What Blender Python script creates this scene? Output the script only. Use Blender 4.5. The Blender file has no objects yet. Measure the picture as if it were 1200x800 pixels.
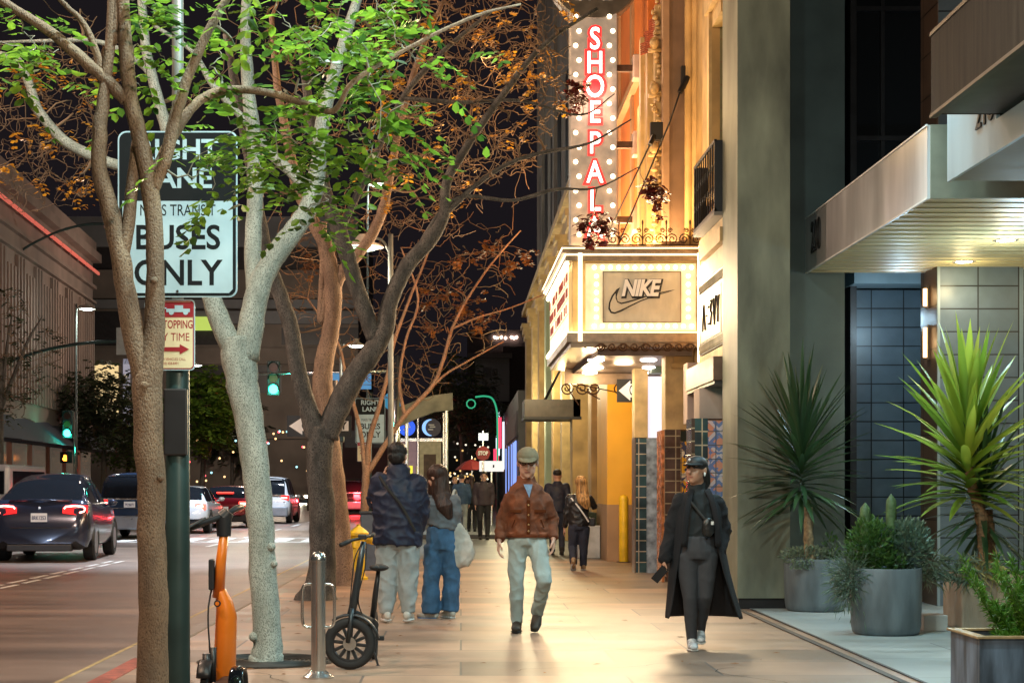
import bpy, bmesh, math, random
import numpy as np
from mathutils import Vector, Matrix, noise
R = math.radians
scene = bpy.context.scene
COL = scene.collection
F = 2000.0; CX = 540.0; CY = 569.0; H = 1.37
def W(px, py, s):
    """point of the place seen s pixels per metre away (Y = F/s)"""
    return Vector(((px-CX)/s, F/s, H+(CY-py)/s))

# ---------------------------------------------------------------- materials
MATS = {}
def mat(name, col, rough=.6, metal=0, var=.15, vs=6, bump=0, bs=40, emit=None, es=0, trans=0, spec=.5, stretch=None, coat=0, sub=0):
    if name in MATS: return MATS[name]
    m = bpy.data.materials.new(name); m.use_nodes = True
    nt = m.node_tree; N = nt.nodes; L = nt.links
    b = N['Principled BSDF']
    b.inputs['Roughness'].default_value = rough; b.inputs['Metallic'].default_value = metal
    b.inputs['Specular IOR Level'].default_value = spec
    if coat: b.inputs['Coat Weight'].default_value = coat
    if trans: b.inputs['Transmission Weight'].default_value = trans
    if sub:
        b.inputs['Subsurface Weight'].default_value = sub
        b.inputs['Subsurface Radius'].default_value = (.02, .008, .004)
    c = (*col, 1)
    b.inputs['Base Color'].default_value = c
    tc = N.new('ShaderNodeTexCoord'); src = tc.outputs['Object']
    if stretch:
        mp = N.new('ShaderNodeMapping'); mp.inputs['Scale'].default_value = stretch
        L.new(src, mp.inputs['Vector']); src = mp.outputs['Vector']
    if var:
        n = N.new('ShaderNodeTexNoise'); n.inputs['Scale'].default_value = vs; n.inputs['Detail'].default_value = 6
        L.new(src, n.inputs['Vector'])
        rp = N.new('ShaderNodeValToRGB')
        rp.color_ramp.elements[0].position = .3; rp.color_ramp.elements[1].position = .72
        rp.color_ramp.elements[0].color = (*[max(0, v*(1-var*1.6)) for v in col], 1)
        rp.color_ramp.elements[1].color = (*[min(1, v*(1+var)) for v in col], 1)
        L.new(n.outputs['Fac'], rp.inputs['Fac']); L.new(rp.outputs['Color'], b.inputs['Base Color'])
        mr = N.new('ShaderNodeMapRange'); mr.inputs['To Min'].default_value = max(0, rough-.08); mr.inputs['To Max'].default_value = min(1, rough+.1)
        L.new(n.outputs['Fac'], mr.inputs['Value']); L.new(mr.outputs['Result'], b.inputs['Roughness'])
    if bump:
        n2 = N.new('ShaderNodeTexNoise'); n2.inputs['Scale'].default_value = bs; n2.inputs['Detail'].default_value = 4
        L.new(src, n2.inputs['Vector'])
        bp = N.new('ShaderNodeBump'); bp.inputs['Strength'].default_value = bump; bp.inputs['Distance'].default_value = .02
        L.new(n2.outputs['Fac'], bp.inputs['Height']); L.new(bp.outputs['Normal'], b.inputs['Normal'])
    if emit:
        b.inputs['Emission Color'].default_value = (*emit, 1); b.inputs['Emission Strength'].default_value = es
    MATS[name] = m
    return m
def glow(name, col, es, sampled=False):
    m = mat(name, tuple(min(1, c*.6) for c in col), .4, var=0, emit=col, es=es)
    if not sampled: m.cycles.emission_sampling = 'NONE'
    return m
def leafmat(name, col, col2, tr=.35, rough=.4):
    if name in MATS: return MATS[name]
    m = bpy.data.materials.new(name); m.use_nodes = True
    nt = m.node_tree; N = nt.nodes; L = nt.links; N.clear()
    o = N.new('ShaderNodeOutputMaterial'); mx = N.new('ShaderNodeMixShader'); mx.inputs[0].default_value = tr
    p = N.new('ShaderNodeBsdfPrincipled'); p.inputs['Roughness'].default_value = rough
    t = N.new('ShaderNodeBsdfTranslucent')
    g = N.new('ShaderNodeNewGeometry'); rp = N.new('ShaderNodeValToRGB')
    rp.color_ramp.elements[0].color = (*col, 1); rp.color_ramp.elements[1].color = (*col2, 1)
    L.new(g.outputs['Random Per Island'], rp.inputs['Fac'])
    L.new(rp.outputs['Color'], p.inputs['Base Color'])
    hs = N.new('ShaderNodeHueSaturation'); hs.inputs['Value'].default_value = 1.7; hs.inputs['Hue'].default_value = .49
    L.new(rp.outputs['Color'], hs.inputs['Color']); L.new(hs.outputs['Color'], t.inputs['Color'])
    L.new(p.outputs[0], mx.inputs[1]); L.new(t.outputs[0], mx.inputs[2]); L.new(mx.outputs[0], o.inputs['Surface'])
    MATS[name] = m; return m
def brickmat(name, c1, c2, mortar, bw, bh, ms=.01, axis='XZ', offset=0.0, rough=.5, bump=.3, metal=0, noise_amt=.25, nscale=3, spec=.5, freq=2, squash_axis=None, nstretch=None):
    """slabs / tiles laid in a grid; bw, bh in metres"""
    if name in MATS: return MATS[name]
    m = bpy.data.materials.new(name); m.use_nodes = True
    nt = m.node_tree; N = nt.nodes; L = nt.links; b = N['Principled BSDF']
    b.inputs['Roughness'].default_value = rough; b.inputs['Metallic'].default_value = metal; b.inputs['Specular IOR Level'].default_value = spec
    tc = N.new('ShaderNodeTexCoord'); sp = N.new('ShaderNodeSeparateXYZ'); cb = N.new('ShaderNodeCombineXYZ')
    L.new(tc.outputs['Object'], sp.inputs[0])
    L.new(sp.outputs[axis[0]], cb.inputs[0]); L.new(sp.outputs[axis[1]], cb.inputs[1])
    br = N.new('ShaderNodeTexBrick'); br.offset = offset; br.offset_frequency = freq
    br.inputs['Color1'].default_value = (*c1, 1); br.inputs['Color2'].default_value = (*c2, 1); br.inputs['Mortar'].default_value = (*mortar, 1)
    br.inputs['Scale'].default_value = 1; br.inputs['Mortar Size'].default_value = ms; br.inputs['Mortar Smooth'].default_value = .1
    br.inputs['Brick Width'].default_value = bw; br.inputs['Row Height'].default_value = bh
    L.new(cb.outputs[0], br.inputs['Vector'])
    n = N.new('ShaderNodeTexNoise'); n.inputs['Scale'].default_value = nscale; n.inputs['Detail'].default_value = 8
    nsrc = tc.outputs['Object']
    if nstretch:
        mp = N.new('ShaderNodeMapping'); mp.inputs['Scale'].default_value = nstretch
        L.new(nsrc, mp.inputs['Vector']); nsrc = mp.outputs['Vector']
    L.new(nsrc, n.inputs['Vector'])
    mr = N.new('ShaderNodeMapRange'); mr.inputs['From Min'].default_value = .3; mr.inputs['From Max'].default_value = .7
    mr.inputs['To Min'].default_value = 1-noise_amt; mr.inputs['To Max'].default_value = 1+noise_amt
    L.new(n.outputs['Fac'], mr.inputs['Value'])
    mx = N.new('ShaderNodeMix'); mx.data_type = 'RGBA'; mx.blend_type = 'MULTIPLY'; mx.inputs[0].default_value = 1
    L.new(br.outputs['Color'], mx.inputs[6]); L.new(mr.outputs['Result'], mx.inputs[7])
    L.new(mx.outputs[2], b.inputs['Base Color'])
    r2 = N.new('ShaderNodeMapRange'); r2.inputs['To Min'].default_value = max(.05, rough-.15); r2.inputs['To Max'].default_value = rough+.15
    L.new(n.outputs['Fac'], r2.inputs['Value']); L.new(r2.outputs['Result'], b.inputs['Roughness'])
    if bump:
        bp = N.new('ShaderNodeBump'); bp.inputs['Strength'].default_value = bump; bp.inputs['Distance'].default_value = .01; bp.invert = True
        L.new(br.outputs['Fac'], bp.inputs['Height']); L.new(bp.outputs['Normal'], b.inputs['Normal'])
    MATS[name] = m; return m
def barkmat(name, c1, c2, spot, ss=60, amt=.45):
    if name in MATS: return MATS[name]
    m = bpy.data.materials.new(name); m.use_nodes = True
    nt = m.node_tree; N = nt.nodes; L = nt.links; b = N['Principled BSDF']; b.inputs['Roughness'].default_value = .8
    tc = N.new('ShaderNodeTexCoord')
    n = N.new('ShaderNodeTexNoise'); n.inputs['Scale'].default_value = 5; n.inputs['Detail'].default_value = 10; n.inputs['Roughness'].default_value = .65; mp0 = N.new('ShaderNodeMapping'); mp0.inputs['Scale'].default_value = (1.5,1.5,.6); L.new(tc.outputs['Object'], mp0.inputs['Vector']); L.new(mp0.outputs[0], n.inputs['Vector'])
    rp = N.new('ShaderNodeValToRGB'); rp.color_ramp.elements[0].position = .38; rp.color_ramp.elements[1].position = .60
    rp.color_ramp.elements[0].color = (*c1, 1); rp.color_ramp.elements[1].color = (*c2, 1); L.new(n.outputs['Fac'], rp.inputs['Fac'])
    n2 = N.new('ShaderNodeTexNoise'); n2.inputs['Scale'].default_value = ss; n2.inputs['Detail'].default_value = 3
    mp = N.new('ShaderNodeMapping'); mp.inputs['Scale'].default_value = (1, 1, .6); L.new(tc.outputs['Object'], mp.inputs['Vector']); L.new(mp.outputs[0], n2.inputs['Vector'])
    r2 = N.new('ShaderNodeValToRGB'); r2.color_ramp.elements[0].position = amt; r2.color_ramp.elements[1].position = amt+.1
    r2.color_ramp.elements[0].color = (1, 1, 1, 1); r2.color_ramp.elements[1].color = (0, 0, 0, 1); L.new(n2.outputs['Fac'], r2.inputs['Fac'])
    mx = N.new('ShaderNodeMix'); mx.data_type = 'RGBA'; L.new(r2.outputs['Color'], mx.inputs[0]); L.new(rp.outputs['Color'], mx.inputs[6]); mx.inputs[7].default_value = (*spot, 1)
    L.new(mx.outputs[2], b.inputs['Base Color'])
    bp = N.new('ShaderNodeBump'); bp.inputs['Strength'].default_value = .7; bp.inputs['Distance'].default_value = .015
    ad = N.new('ShaderNodeMath'); ad.operation = 'ADD'; L.new(n.outputs['Fac'], ad.inputs[0]); L.new(n2.outputs['Fac'], ad.inputs[1])
    L.new(ad.outputs[0], bp.inputs['Height']); L.new(bp.outputs[0], b.inputs['Normal'])
    MATS[name] = m; return m

# ---------------------------------------------------------------- mesh builder
def catmull(pts, n=6):
    pts = [np.array(p, float) for p in pts]
    if len(pts) < 3: return pts
    P = [2*pts[0]-pts[1]] + pts + [2*pts[-1]-pts[-2]]
    out = []
    for i in range(1, len(P)-2):
        p0, p1, p2, p3 = P[i-1:i+3]
        for k in range(n):
            t = k/n
            out.append(.5*((2*p1)+(-p0+p2)*t+(2*p0-5*p1+4*p2-p3)*t*t+(-p0+3*p1-3*p2+p3)*t**3))
    out.append(pts[-1]); return out
class MB:
    def __init__(s): s.v = []; s.f = []; s.m = []
    def add(s, vs, fs, mi=0):
        o = len(s.v); s.v += [tuple(v) for v in vs]; s.f += [tuple(i+o for i in f) for f in fs]; s.m += [mi]*len(fs)
        return s
    def box(s, x0, x1, y0, y1, z0, z1, mi=0):
        vs = [(x0,y0,z0),(x1,y0,z0),(x1,y1,z0),(x0,y1,z0),(x0,y0,z1),(x1,y0,z1),(x1,y1,z1),(x0,y1,z1)]
        return s.add(vs, [(0,3,2,1),(4,5,6,7),(0,1,5,4),(1,2,6,5),(2,3,7,6),(3,0,4,7)], mi)
    def tube(s, pts, rx, ry=None, n=8, cap=True, mi=0, ref=None, dome=False):
        pts = [Vector(p) for p in pts]; k = len(pts)
        if isinstance(rx, (int, float)): rx = [rx]*k
        if ry is None: ry = rx
        elif isinstance(ry, (int, float)): ry = [ry]*k
        T = [(pts[min(i+1, k-1)]-pts[max(i-1, 0)]).normalized() for i in range(k)]
        if dome:
            a, b = [], []
            for q in (.9, .6, .25):
                w = math.sqrt(max(0, 1-q*q)); a.append((pts[0]-T[0]*min(rx[0], ry[0])*q, rx[0]*w, ry[0]*w, T[0])); b.append((pts[-1]+T[-1]*min(rx[-1], ry[-1])*q, rx[-1]*w, ry[-1]*w, T[-1]))
            seq = a+[(p, x, y, t) for p, x, y, t in zip(pts, rx, ry, T)]+b[::-1]
        else: seq = [(p, x, y, t) for p, x, y, t in zip(pts, rx, ry, T)]
        side = None; vs = []
        for p, x, y, t in seq:
            if ref is not None: side = t.cross(Vector(ref))
            elif side is None: side = t.cross(Vector((0, 1, 0))) if abs(t.y) < .9 else t.cross(Vector((1, 0, 0)))
            else: side = side-t*side.dot(t)
            if side.length < 1e-6: side = t.orthogonal()
            side = side.normalized(); up = side.cross(t)
            for i in range(n):
                a = 2*math.pi*i/n; vs.append(p+side*(x*math.cos(a))+up*(y*math.sin(a)))
        fs = []
        for j in range(len(seq)-1):
            for i in range(n):
                a = j*n+i; b = j*n+(i+1) % n; fs.append((a, b, b+n, a+n))
        if cap: fs.append(tuple(range(n))[::-1]); fs.append(tuple((len(seq)-1)*n+i for i in range(n)))
        return s.add(vs, fs, mi)
    def ell(s, c, r, nu=14, nv=9, mi=0, rot=None):
        c = Vector(c); vs = []; fs = []
        for j in range(nv+1):
            th = math.pi*j/nv
            for i in range(nu):
                a = 2*math.pi*i/nu
                v = Vector((r[0]*math.sin(th)*math.cos(a), r[1]*math.sin(th)*math.sin(a), r[2]*math.cos(th)))
                if rot is not None: v = rot @ v
                vs.append(c+v)
        for j in range(nv):
            for i in range(nu):
                a = j*nu+i; b = j*nu+(i+1) % nu; fs.append((a, a+nu, b+nu, b))
        return s.add(vs, fs, mi)
    def lathe(s, prof, c=(0,0,0), n=24, mi=0, axis='Z'):
        vs = []; fs = []; c = Vector(c)
        for r, z in prof:
            for i in range(n):
                a = 2*math.pi*i/n; v = (r*math.cos(a), r*math.sin(a), z)
                if axis == 'Y': v = (v[0], v[2], v[1])
                if axis == 'X': v = (v[2], v[0], v[1])
                vs.append(c+Vector(v))
        for j in range(len(prof)-1):
            for i in range(n):
                a = j*n+i; b = j*n+(i+1) % n; fs.append((a, b, b+n, a+n))
        fs.append(tuple(range(n))[::-1]); fs.append(tuple((len(prof)-1)*n+i for i in range(n)))
        return s.add(vs, fs, mi)
    def prism(s, poly, fn, d, mi=0):
        """poly 2D; fn(u,v,w) -> 3D; w from 0 to d"""
        k = len(poly)
        vs = [fn(u, v, 0) for u, v in poly]+[fn(u, v, d) for u, v in poly]
        fs = [tuple(range(k))[::-1], tuple(range(k, 2*k))]+[(i, (i+1) % k, (i+1) % k+k, i+k) for i in range(k)]
        return s.add(vs, fs, mi)
    def build(s, name, mats, parent=None, smooth=None, bevel=0, world=False, solid=0, sub=0):
        me = bpy.data.meshes.new(name); v = s.v
        if world and parent is not None:
            r = parent
            off = Vector((0, 0, 0))
            while r is not None: off += r.location; r = r.parent
            v = [(a[0]-off.x, a[1]-off.y, a[2]-off.z) for a in v]
        me.from_pydata(v, [], s.f)
        if not isinstance(mats, (list, tuple)): mats = [mats]
        for m in mats: me.materials.append(m)
        if len(mats) > 1: me.polygons.foreach_set('material_index', s.m)
        me.validate(); me.update()
        o = bpy.data.objects.new(name, me); COL.objects.link(o); o.parent = parent
        if smooth:
            me.polygons.foreach_set('use_smooth', [True]*len(me.polygons))
            if smooth is not True: me.set_sharp_from_angle(angle=R(smooth))
        if solid:
            md = o.modifiers.new('thick', 'SOLIDIFY'); md.thickness = solid
        if bevel:
            md = o.modifiers.new('bevel', 'BEVEL'); md.width = bevel; md.segments = 2; md.limit_method = 'ANGLE'; md.angle_limit = R(40)
        if sub:
            md = o.modifiers.new('sub', 'SUBSURF'); md.levels = md.render_levels = sub
        return o
def thing(name, label, cat, loc=(0,0,0), rz=0, group=None):
    o = bpy.data.objects.new(name, None); COL.objects.link(o); o.location = loc; o.rotation_euler = (0, 0, rz)
    o.empty_display_size = .2
    o['label'] = label; o['category'] = cat
    if group: o['group'] = group
    return o
def tag(o, label, cat, group=None):
    o['label'] = label; o['category'] = cat
    if group: o['group'] = group
    return o
def struct(o): o['kind'] = 'structure'; return o
def copy_tree(o, parent=None):
    c = o.copy(); COL.objects.link(c); c.parent = parent
    for ch in [x for x in list(bpy.data.objects) if x.parent == o]: copy_tree(ch, c)
    return c
def relabel(o, label, loc=None, rz=None):
    o['label'] = label
    if loc is not None: o.location = loc
    if rz is not None: o.rotation_euler = (0, 0, rz)
    return o
def text(body, size, loc, rot, m, parent, name='lettering', sx=1.0, ext=.004, bold=0.0, align='CENTER', shear=0, world=True, spacing=1.0, ls=1.0):
    cu = bpy.data.curves.new(name, 'FONT'); cu.body = body; cu.size = size; cu.extrude = ext; cu.offset = bold
    cu.align_x = align; cu.align_y = 'CENTER'; cu.shear = shear; cu.space_character = spacing; cu.space_line = ls; cu.resolution_u = 4
    o = bpy.data.objects.new('t', cu); COL.objects.link(o)
    dg = bpy.context.evaluated_depsgraph_get(); me = bpy.data.meshes.new_from_object(o.evaluated_get(dg))
    bpy.data.objects.remove(o)
    off = Vector((0, 0, 0))
    if world:
        r = parent
        while r is not None: off += r.location; r = r.parent
    me.transform(Matrix.Translation(Vector(loc)-off) @ Matrix(rot).to_4x4() @ Matrix.Diagonal((sx, 1, 1, 1)))
    me.materials.clear(); me.materials.append(m); me.name = name
    o = bpy.data.objects.new(name, me); COL.objects.link(o); o.parent = parent
    return o
FRONT = ((1,0,0),(0,0,-1),(0,1,0))      # reads from -Y
LEFTF = ((0,0,-1),(-1,0,0),(0,1,0))     # faces -X, reads from the street
def light(kind, loc, col, power, size=.1, rot=None, spot=None, blend=.5, name='lamp_light', sy=None):
    d = bpy.data.lights.new(name, kind); d.color = col; d.energy = power
    if kind == 'AREA':
        d.size = size
        if sy: d.shape = 'RECTANGLE'; d.size_y = sy
    else: d.shadow_soft_size = size
    if kind == 'SPOT': d.spot_size = R(spot or 120); d.spot_blend = blend
    o = bpy.data.objects.new(name, d); COL.objects.link(o); o.location = loc
    if rot: o.rotation_euler = rot
    return o
# ================================================================ materials
M_pavecrack = mat('pavement_crack', (.05,.042,.035), .9, var=.2)
M_conc = mat('concrete', (.38,.36,.33), .75, var=.15, vs=3, bump=.15, bs=60)
M_sidewalk = brickmat('sidewalk_slabs', (.40,.255,.175), (.19,.135,.10), (.12,.10,.09), 1.9, .95, .010, 'XY', offset=.37, rough=.46, bump=.25, noise_amt=.28, nscale=.9, spec=.55, nstretch=(.22,2.6,1))
M_sidewalk2 = brickmat('paving_grey', (.15,.16,.15), (.11,.12,.115), (.06,.06,.06), 1.2, 1.2, .012, 'XY', rough=.45, noise_amt=.2, nscale=1.2)
M_plaza = brickmat('plaza_slabs', (.30,.34,.34), (.26,.30,.30), (.10,.11,.11), 2.4, 1.35, .008, 'XY', offset=.3, rough=.42, noise_amt=.16, nscale=1.5, nstretch=(.3,2.2,1))
M_road = mat('asphalt', (.18,.13,.105), .40, var=.3, vs=.7, bump=.25, bs=160, stretch=(.25,2.2,1), spec=.6)
M_gutter = mat('gutter_concrete', (.24,.20,.17), .5, var=.2, vs=1.5, bump=.1, bs=70, stretch=(.5,2,1))
M_redkerb = mat('red_kerb_paint', (.36,.085,.06), .6, var=.3, vs=9, bump=.2)
M_paint = mat('road_paint', (.72,.72,.70), .5, var=.2, vs=12)
M_yseam = mat('yellow_seam', (.45,.34,.16), .6, var=.25, vs=8)
M_dark = mat('dark_joint', (.03,.03,.03), .6, var=.2)
M_blackm = mat('black_metal', (.018,.018,.02), .45, metal=.3, var=.15)
M_greenstone = mat('grey_green_stone', (.23,.255,.19), .6, var=.34, vs=1.6, bump=.12, bs=8, stretch=(1.6,1,.5))
M_teal = mat('teal_plaster', (.085,.12,.12), .55, var=.2, vs=1.5, bump=.05, bs=12)
M_tile = brickmat('slate_blue_tiles', (.115,.155,.19), (.10,.14,.17), (.012,.014,.016), .46, .26, .008, 'XZ', rough=.35, bump=.5, noise_amt=.12, nscale=5)
M_tileback = brickmat('slate_blue_tiles_back', (.115,.155,.19), (.10,.14,.17), (.012,.014,.016), .42, .245, .008, 'XZ', rough=.35, bump=.5, noise_amt=.12, nscale=5)
M_brownside = brickmat('brown_tiles', (.13,.085,.06), (.11,.075,.055), (.02,.015,.012), .9, .49, .008, 'YZ', rough=.4, noise_amt=.2)
M_dglass = mat('dark_glass', (.012,.013,.015), .12, var=0, spec=.7)
M_dglassw = mat('dark_window_glass', (.015,.017,.02), .35, var=0, spec=.25)
M_steel = mat('brushed_steel', (.60,.60,.60), .36, metal=.55, var=.22, vs=2.2, stretch=(1,1,.25))
M_bluesteel = mat('blue_grey_panel', (.26,.33,.36), .5, metal=.15, var=.12, vs=2, stretch=(1,1,.3))
M_soffit = brickmat('ribbed_soffit', (.62,.55,.30), (.58,.51,.28), (.42,.36,.19), 3.5, .16, .012, 'XY', rough=.5, metal=.0, bump=.6, noise_amt=.12)
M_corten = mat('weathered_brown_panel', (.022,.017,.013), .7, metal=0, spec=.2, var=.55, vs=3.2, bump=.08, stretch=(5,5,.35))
M_cream = mat('cream_plaster', (.48,.31,.12), .65, var=.22, vs=2.2, bump=.12, bs=10)
M_cream2 = mat('pale_cream_trim', (.57,.40,.18), .6, var=.2, vs=4, bump=.1)
M_green = mat('pale_green_plaster', (.36,.42,.28), .65, var=.15, vs=1.5, bump=.08)
M_pink = mat('pink_grey_plaster', (.42,.33,.29), .7, var=.2, vs=1.6, bump=.1, bs=9)
M_brown = mat('brown_stucco', (.21,.135,.085), .75, var=.15, vs=2.6, bump=.1, bs=40)
M_tan = mat('tan_wainscot', (.36,.22,.12), .6, var=.12, vs=2, bump=.05)
M_yellow = mat('ochre_yellow_paint', (.78,.42,.035), .55, var=.10, vs=1.2, bump=.06)
M_orange = mat('orange_stucco', (.64,.19,.035), .7, var=.12, vs=1.4, bump=.12, bs=20)
M_stonegrey = mat('dim_grey_stone', (.22,.21,.19), .8, var=.22, vs=.8, bump=.2, bs=6)
M_bronze = mat('bronze_trim', (.22,.15,.10), .35, metal=.7, var=.2, vs=7)
M_iron = mat('rusty_iron', (.07,.035,.02), .5, metal=.5, var=.25, vs=20)
M_ltext = mat('black_letter', (.01,.01,.01), .5, var=0)
M_white = mat('white_paint', (.75,.75,.72), .45, var=.08, vs=6)
M_shopdark = mat('dark_shopfront', (.03,.028,.03), .4, var=.2)
M_chrome = mat('chrome_trim', (.65,.62,.58), .25, metal=.9, var=.1)

def dirty(m, sc, lo, amt):
    nt = m.node_tree; N = nt.nodes; L = nt.links; b = N['Principled BSDF']; src = b.inputs['Base Color'].links[0].from_socket
    tc = N.new('ShaderNodeTexCoord'); out = src
    for scale, rad, dk, rnd in ((2.6,.022,.45,1),(.9,.10,.72,1)):
        v = N.new('ShaderNodeTexVoronoi'); v.inputs['Scale'].default_value = scale*sc; v.inputs['Randomness'].default_value = rnd
        nz = N.new('ShaderNodeTexNoise'); nz.inputs['Scale'].default_value = 6; nz.inputs['Detail'].default_value = 5; L.new(tc.outputs['Object'], nz.inputs['Vector'])
        ad = N.new('ShaderNodeMix'); ad.data_type = 'RGBA'; ad.inputs[0].default_value = .06; L.new(tc.outputs['Object'], ad.inputs[6]); L.new(nz.outputs['Color'], ad.inputs[7])
        L.new(ad.outputs[2], v.inputs['Vector'])
        r = N.new('ShaderNodeMapRange'); r.inputs['From Min'].default_value = rad; r.inputs['From Max'].default_value = rad*2.2; r.inputs['To Min'].default_value = dk; r.inputs['To Max'].default_value = 1
        L.new(v.outputs['Distance'], r.inputs['Value'])
        mx = N.new('ShaderNodeMix'); mx.data_type = 'RGBA'; mx.blend_type = 'MULTIPLY'; mx.inputs[0].default_value = amt
        L.new(out, mx.inputs[6]); L.new(r.outputs[0], mx.inputs[7]); out = mx.outputs[2]
    n2 = N.new('ShaderNodeTexNoise'); n2.inputs['Scale'].default_value = .55; n2.inputs['Detail'].default_value = 9; n2.inputs['Roughness'].default_value = .6; L.new(tc.outputs['Object'], n2.inputs['Vector'])
    r = N.new('ShaderNodeMapRange'); r.inputs['From Min'].default_value = .35; r.inputs['From Max'].default_value = .6; r.inputs['To Min'].default_value = .62; r.inputs['To Max'].default_value = 1.08; L.new(n2.outputs['Fac'], r.inputs['Value'])
    mx = N.new('ShaderNodeMix'); mx.data_type = 'RGBA'; mx.blend_type = 'MULTIPLY'; mx.inputs[0].default_value = amt; L.new(out, mx.inputs[6]); L.new(r.outputs[0], mx.inputs[7])
    L.new(mx.outputs[2], b.inputs['Base Color'])
dirty(M_sidewalk, 1, 0, .9); dirty(M_plaza, 1, 0, .6); dirty(M_road, .6, 0, .8); dirty(M_greenstone, .5, 0, .45)
# ================================================================ ground
g = MB(); g.add([(-260,-60,-.13),(260,-60,-.13),(260,900,-.13),(-260,900,-.13)], [(0,1,2,3)])
struct(g.build('road', M_road))
struct(MB().box(-2.45, 12, -4, 32, -.125, 0).build('sidewalk', M_sidewalk, bevel=.01))
struct(MB().box(-2.45, 12, 32, 44, -.125, -.002).build('paving', M_sidewalk2))
struct(MB().box(-2.45, 12, 48, 400, -.125, -.002).build('far_sidewalk', M_sidewalk2))
struct(MB().box(3.22, 12, 5, 21.5, .002, .006).build('entrance_paving', M_plaza))
struct(MB().box(-2.62, -2.452, -4, 13.6, -.125, .003).build('red_kerb', M_redkerb, bevel=.02))
struct(MB().box(-2.62, -2.452, 13.6, 44, -.125, .003).build('kerb', M_gutter, bevel=.02))
struct(MB().box(-3.05, -2.62, -4, 44, -.126, -.122).build('gutter', M_gutter))
struct(MB().box(-3.09, -3.05, -4, 44, -.126, -.120).build('gutter_seam', M_yseam))
struct(MB().box(-40, -16.6, 5, 84, -.125, 0).build('opposite_sidewalk', M_sidewalk2, bevel=.02))
struct(MB().box(-60, -16.6, 112, 300, -.125, 0).build('opposite_far_sidewalk', M_sidewalk2, bevel=.02))
ln = MB()
for k in range(9):
    y0 = 22.2+k*1.35
    ln.box(-6.98, -6.90, y0, y0+.95, -.126, -.122)
    ln.box(-6.76, -6.68, y0, y0+.95, -.126, -.122)
for k in range(14):
    y0 = 42+k*7; ln.box(-6.3, -6.18, y0, y0+3, -.126, -.122); ln.box(-10.6, -10.48, y0, y0+3, -.126, -.122)
ln.box(-10.2, -2.7, 45.2, 45.7, -.126, -.122)
for k in range(9): ln.box(-10.2+k*.84, -9.75+k*.84, 45.9, 48.6, -.126, -.122)
ln.box(-10.2, -2.7, 48.8, 49.1, -.126, -.122)
struct(ln.build('lane_markings', M_paint))
dr = MB()
dr.box(3.05, 3.11, 8.5, 18.9, .006, .010); dr.box(3.2, 3.23, 8.5, 18.9, .006, .010)
tag(dr.build('trench_drain', M_dark), 'narrow dark slotted drain running along the pavement in front of the planters', 'drain')
# paving patches and cracks (stains with a shape of their own)
ck = MB(); rc = random.Random(14)
for (x,y,a,L_) in ((.4,12.6,.6,1.6),(-.6,15.2,2.2,1.3),(2.2,11.6,1.1,1.5),(1.5,17.8,.3,1.2),(-1.2,11.9,1.9,.9)):
    p = Vector((x,y,.0032)); k = int(L_/.07); w_ = .0035
    pts = [p.copy()]
    for i in range(k): a += rc.gauss(0,.35); p = p+Vector((math.cos(a),math.sin(a),0))*.07; pts.append(p.copy())
    for q0,q1 in zip(pts,pts[1:]):
        d = (q1-q0).normalized(); n_ = Vector((-d.y,d.x,0))*w_; ck.add([q0-n_,q1-n_,q1+n_,q0+n_],[(0,1,2,3)])
struct(ck.build('pavement_cracks', M_pavecrack))
# ================================================================ office building (right, near)
ob = thing('office_building', 'dark modern office building with tiled column and grey green stone pier behind the planters', 'building', (4.5,20,0))
MB().box(3.08,3.665,19,20.08,.12,15).box(3.665-.2,3.664,20.08,22.6,.0,15).build('stone_pier', M_greenstone, ob, world=True)
MB().box(3.10,3.66,19.03,20.07,0,.12).build('plinth', M_blackm, ob, world=True)
MB().box(3.665,4.51,20.05,22.6,0,15).build('plaster_wall', M_teal, ob, world=True)
tl = MB().box(5.08,6.05,22.2,22.5,0,3.92).build('tile_panel', M_tileback, ob, world=True)
MB().box(5.0,5.08,21.9,22.5,0,15).build('door_frame', M_shopdark, ob, world=True)
MB().box(4.30,12,22.5,22.7,0,15).build('dark_glazing', M_dglassw, ob, world=True)
MB().box(4.98,9,21.6,22.15,3.93,4.12).build('lintel', M_bluesteel, ob, world=True)
mu = MB()
for x in (5.52,6.3,7.1,8): mu.box(x, x+.05, 22.42, 22.5, 4.12, 15)
for z in (5.9,7.6,9.3,11): mu.box(4.4, 10, 22.40, 22.495, z, z+.06)
mu.build('mullion', M_shopdark, ob, world=True)
c = MB().box(5.432,6.35,19.4,20.12,0,15).build('tiled_column', M_tile, ob, world=True)
MB().box(5.422,5.4325,19.415,20.12,0,15).build('column_side', M_brownside, ob, world=True)
MB().box(5.415,5.445,19.385,19.415,0,3.86).build('corner_trim', M_bluesteel, ob, world=True)
MB().box(6.35,6.43,19.5,19.6,0,3.86).build('door_frame', M_bluesteel, ob, world=True)
rd = MB()
for k in range(60): rd.box(6.46,6.485,19.48,19.5,.5+k*.05,.53+k*.05)
rd.build('bead_curtain', mat('red_beads', (.35,.07,.08), .3, var=.4, vs=30), ob, world=True)
MB().box(6.43,12,19.65,19.7,0,3.86).build('entrance_glazing', M_dglass, ob, world=True)
M_sconce = glow('warm_tube', (1,.62,.28), 6)
for (px,py,hh) in ((1086.5,348,.2),(1086.5,401,.34)):
    z = H+(CY-py)/101.5
    s_ = MB().box(5.385,5.421,19.7,19.78,z-hh/2-.03,z+hh/2+.03).build('sconce', M_bronze, ob, world=True)
    MB().tube([(5.375,19.74,z-hh/2),(5.375,19.74,z+hh/2)], .028, n=10).build('sconce_tube', M_sconce, s_, smooth=True, world=True)
    light('POINT', (5.27,19.7,z), (1,.66,.32), 1.5, .05)

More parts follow.
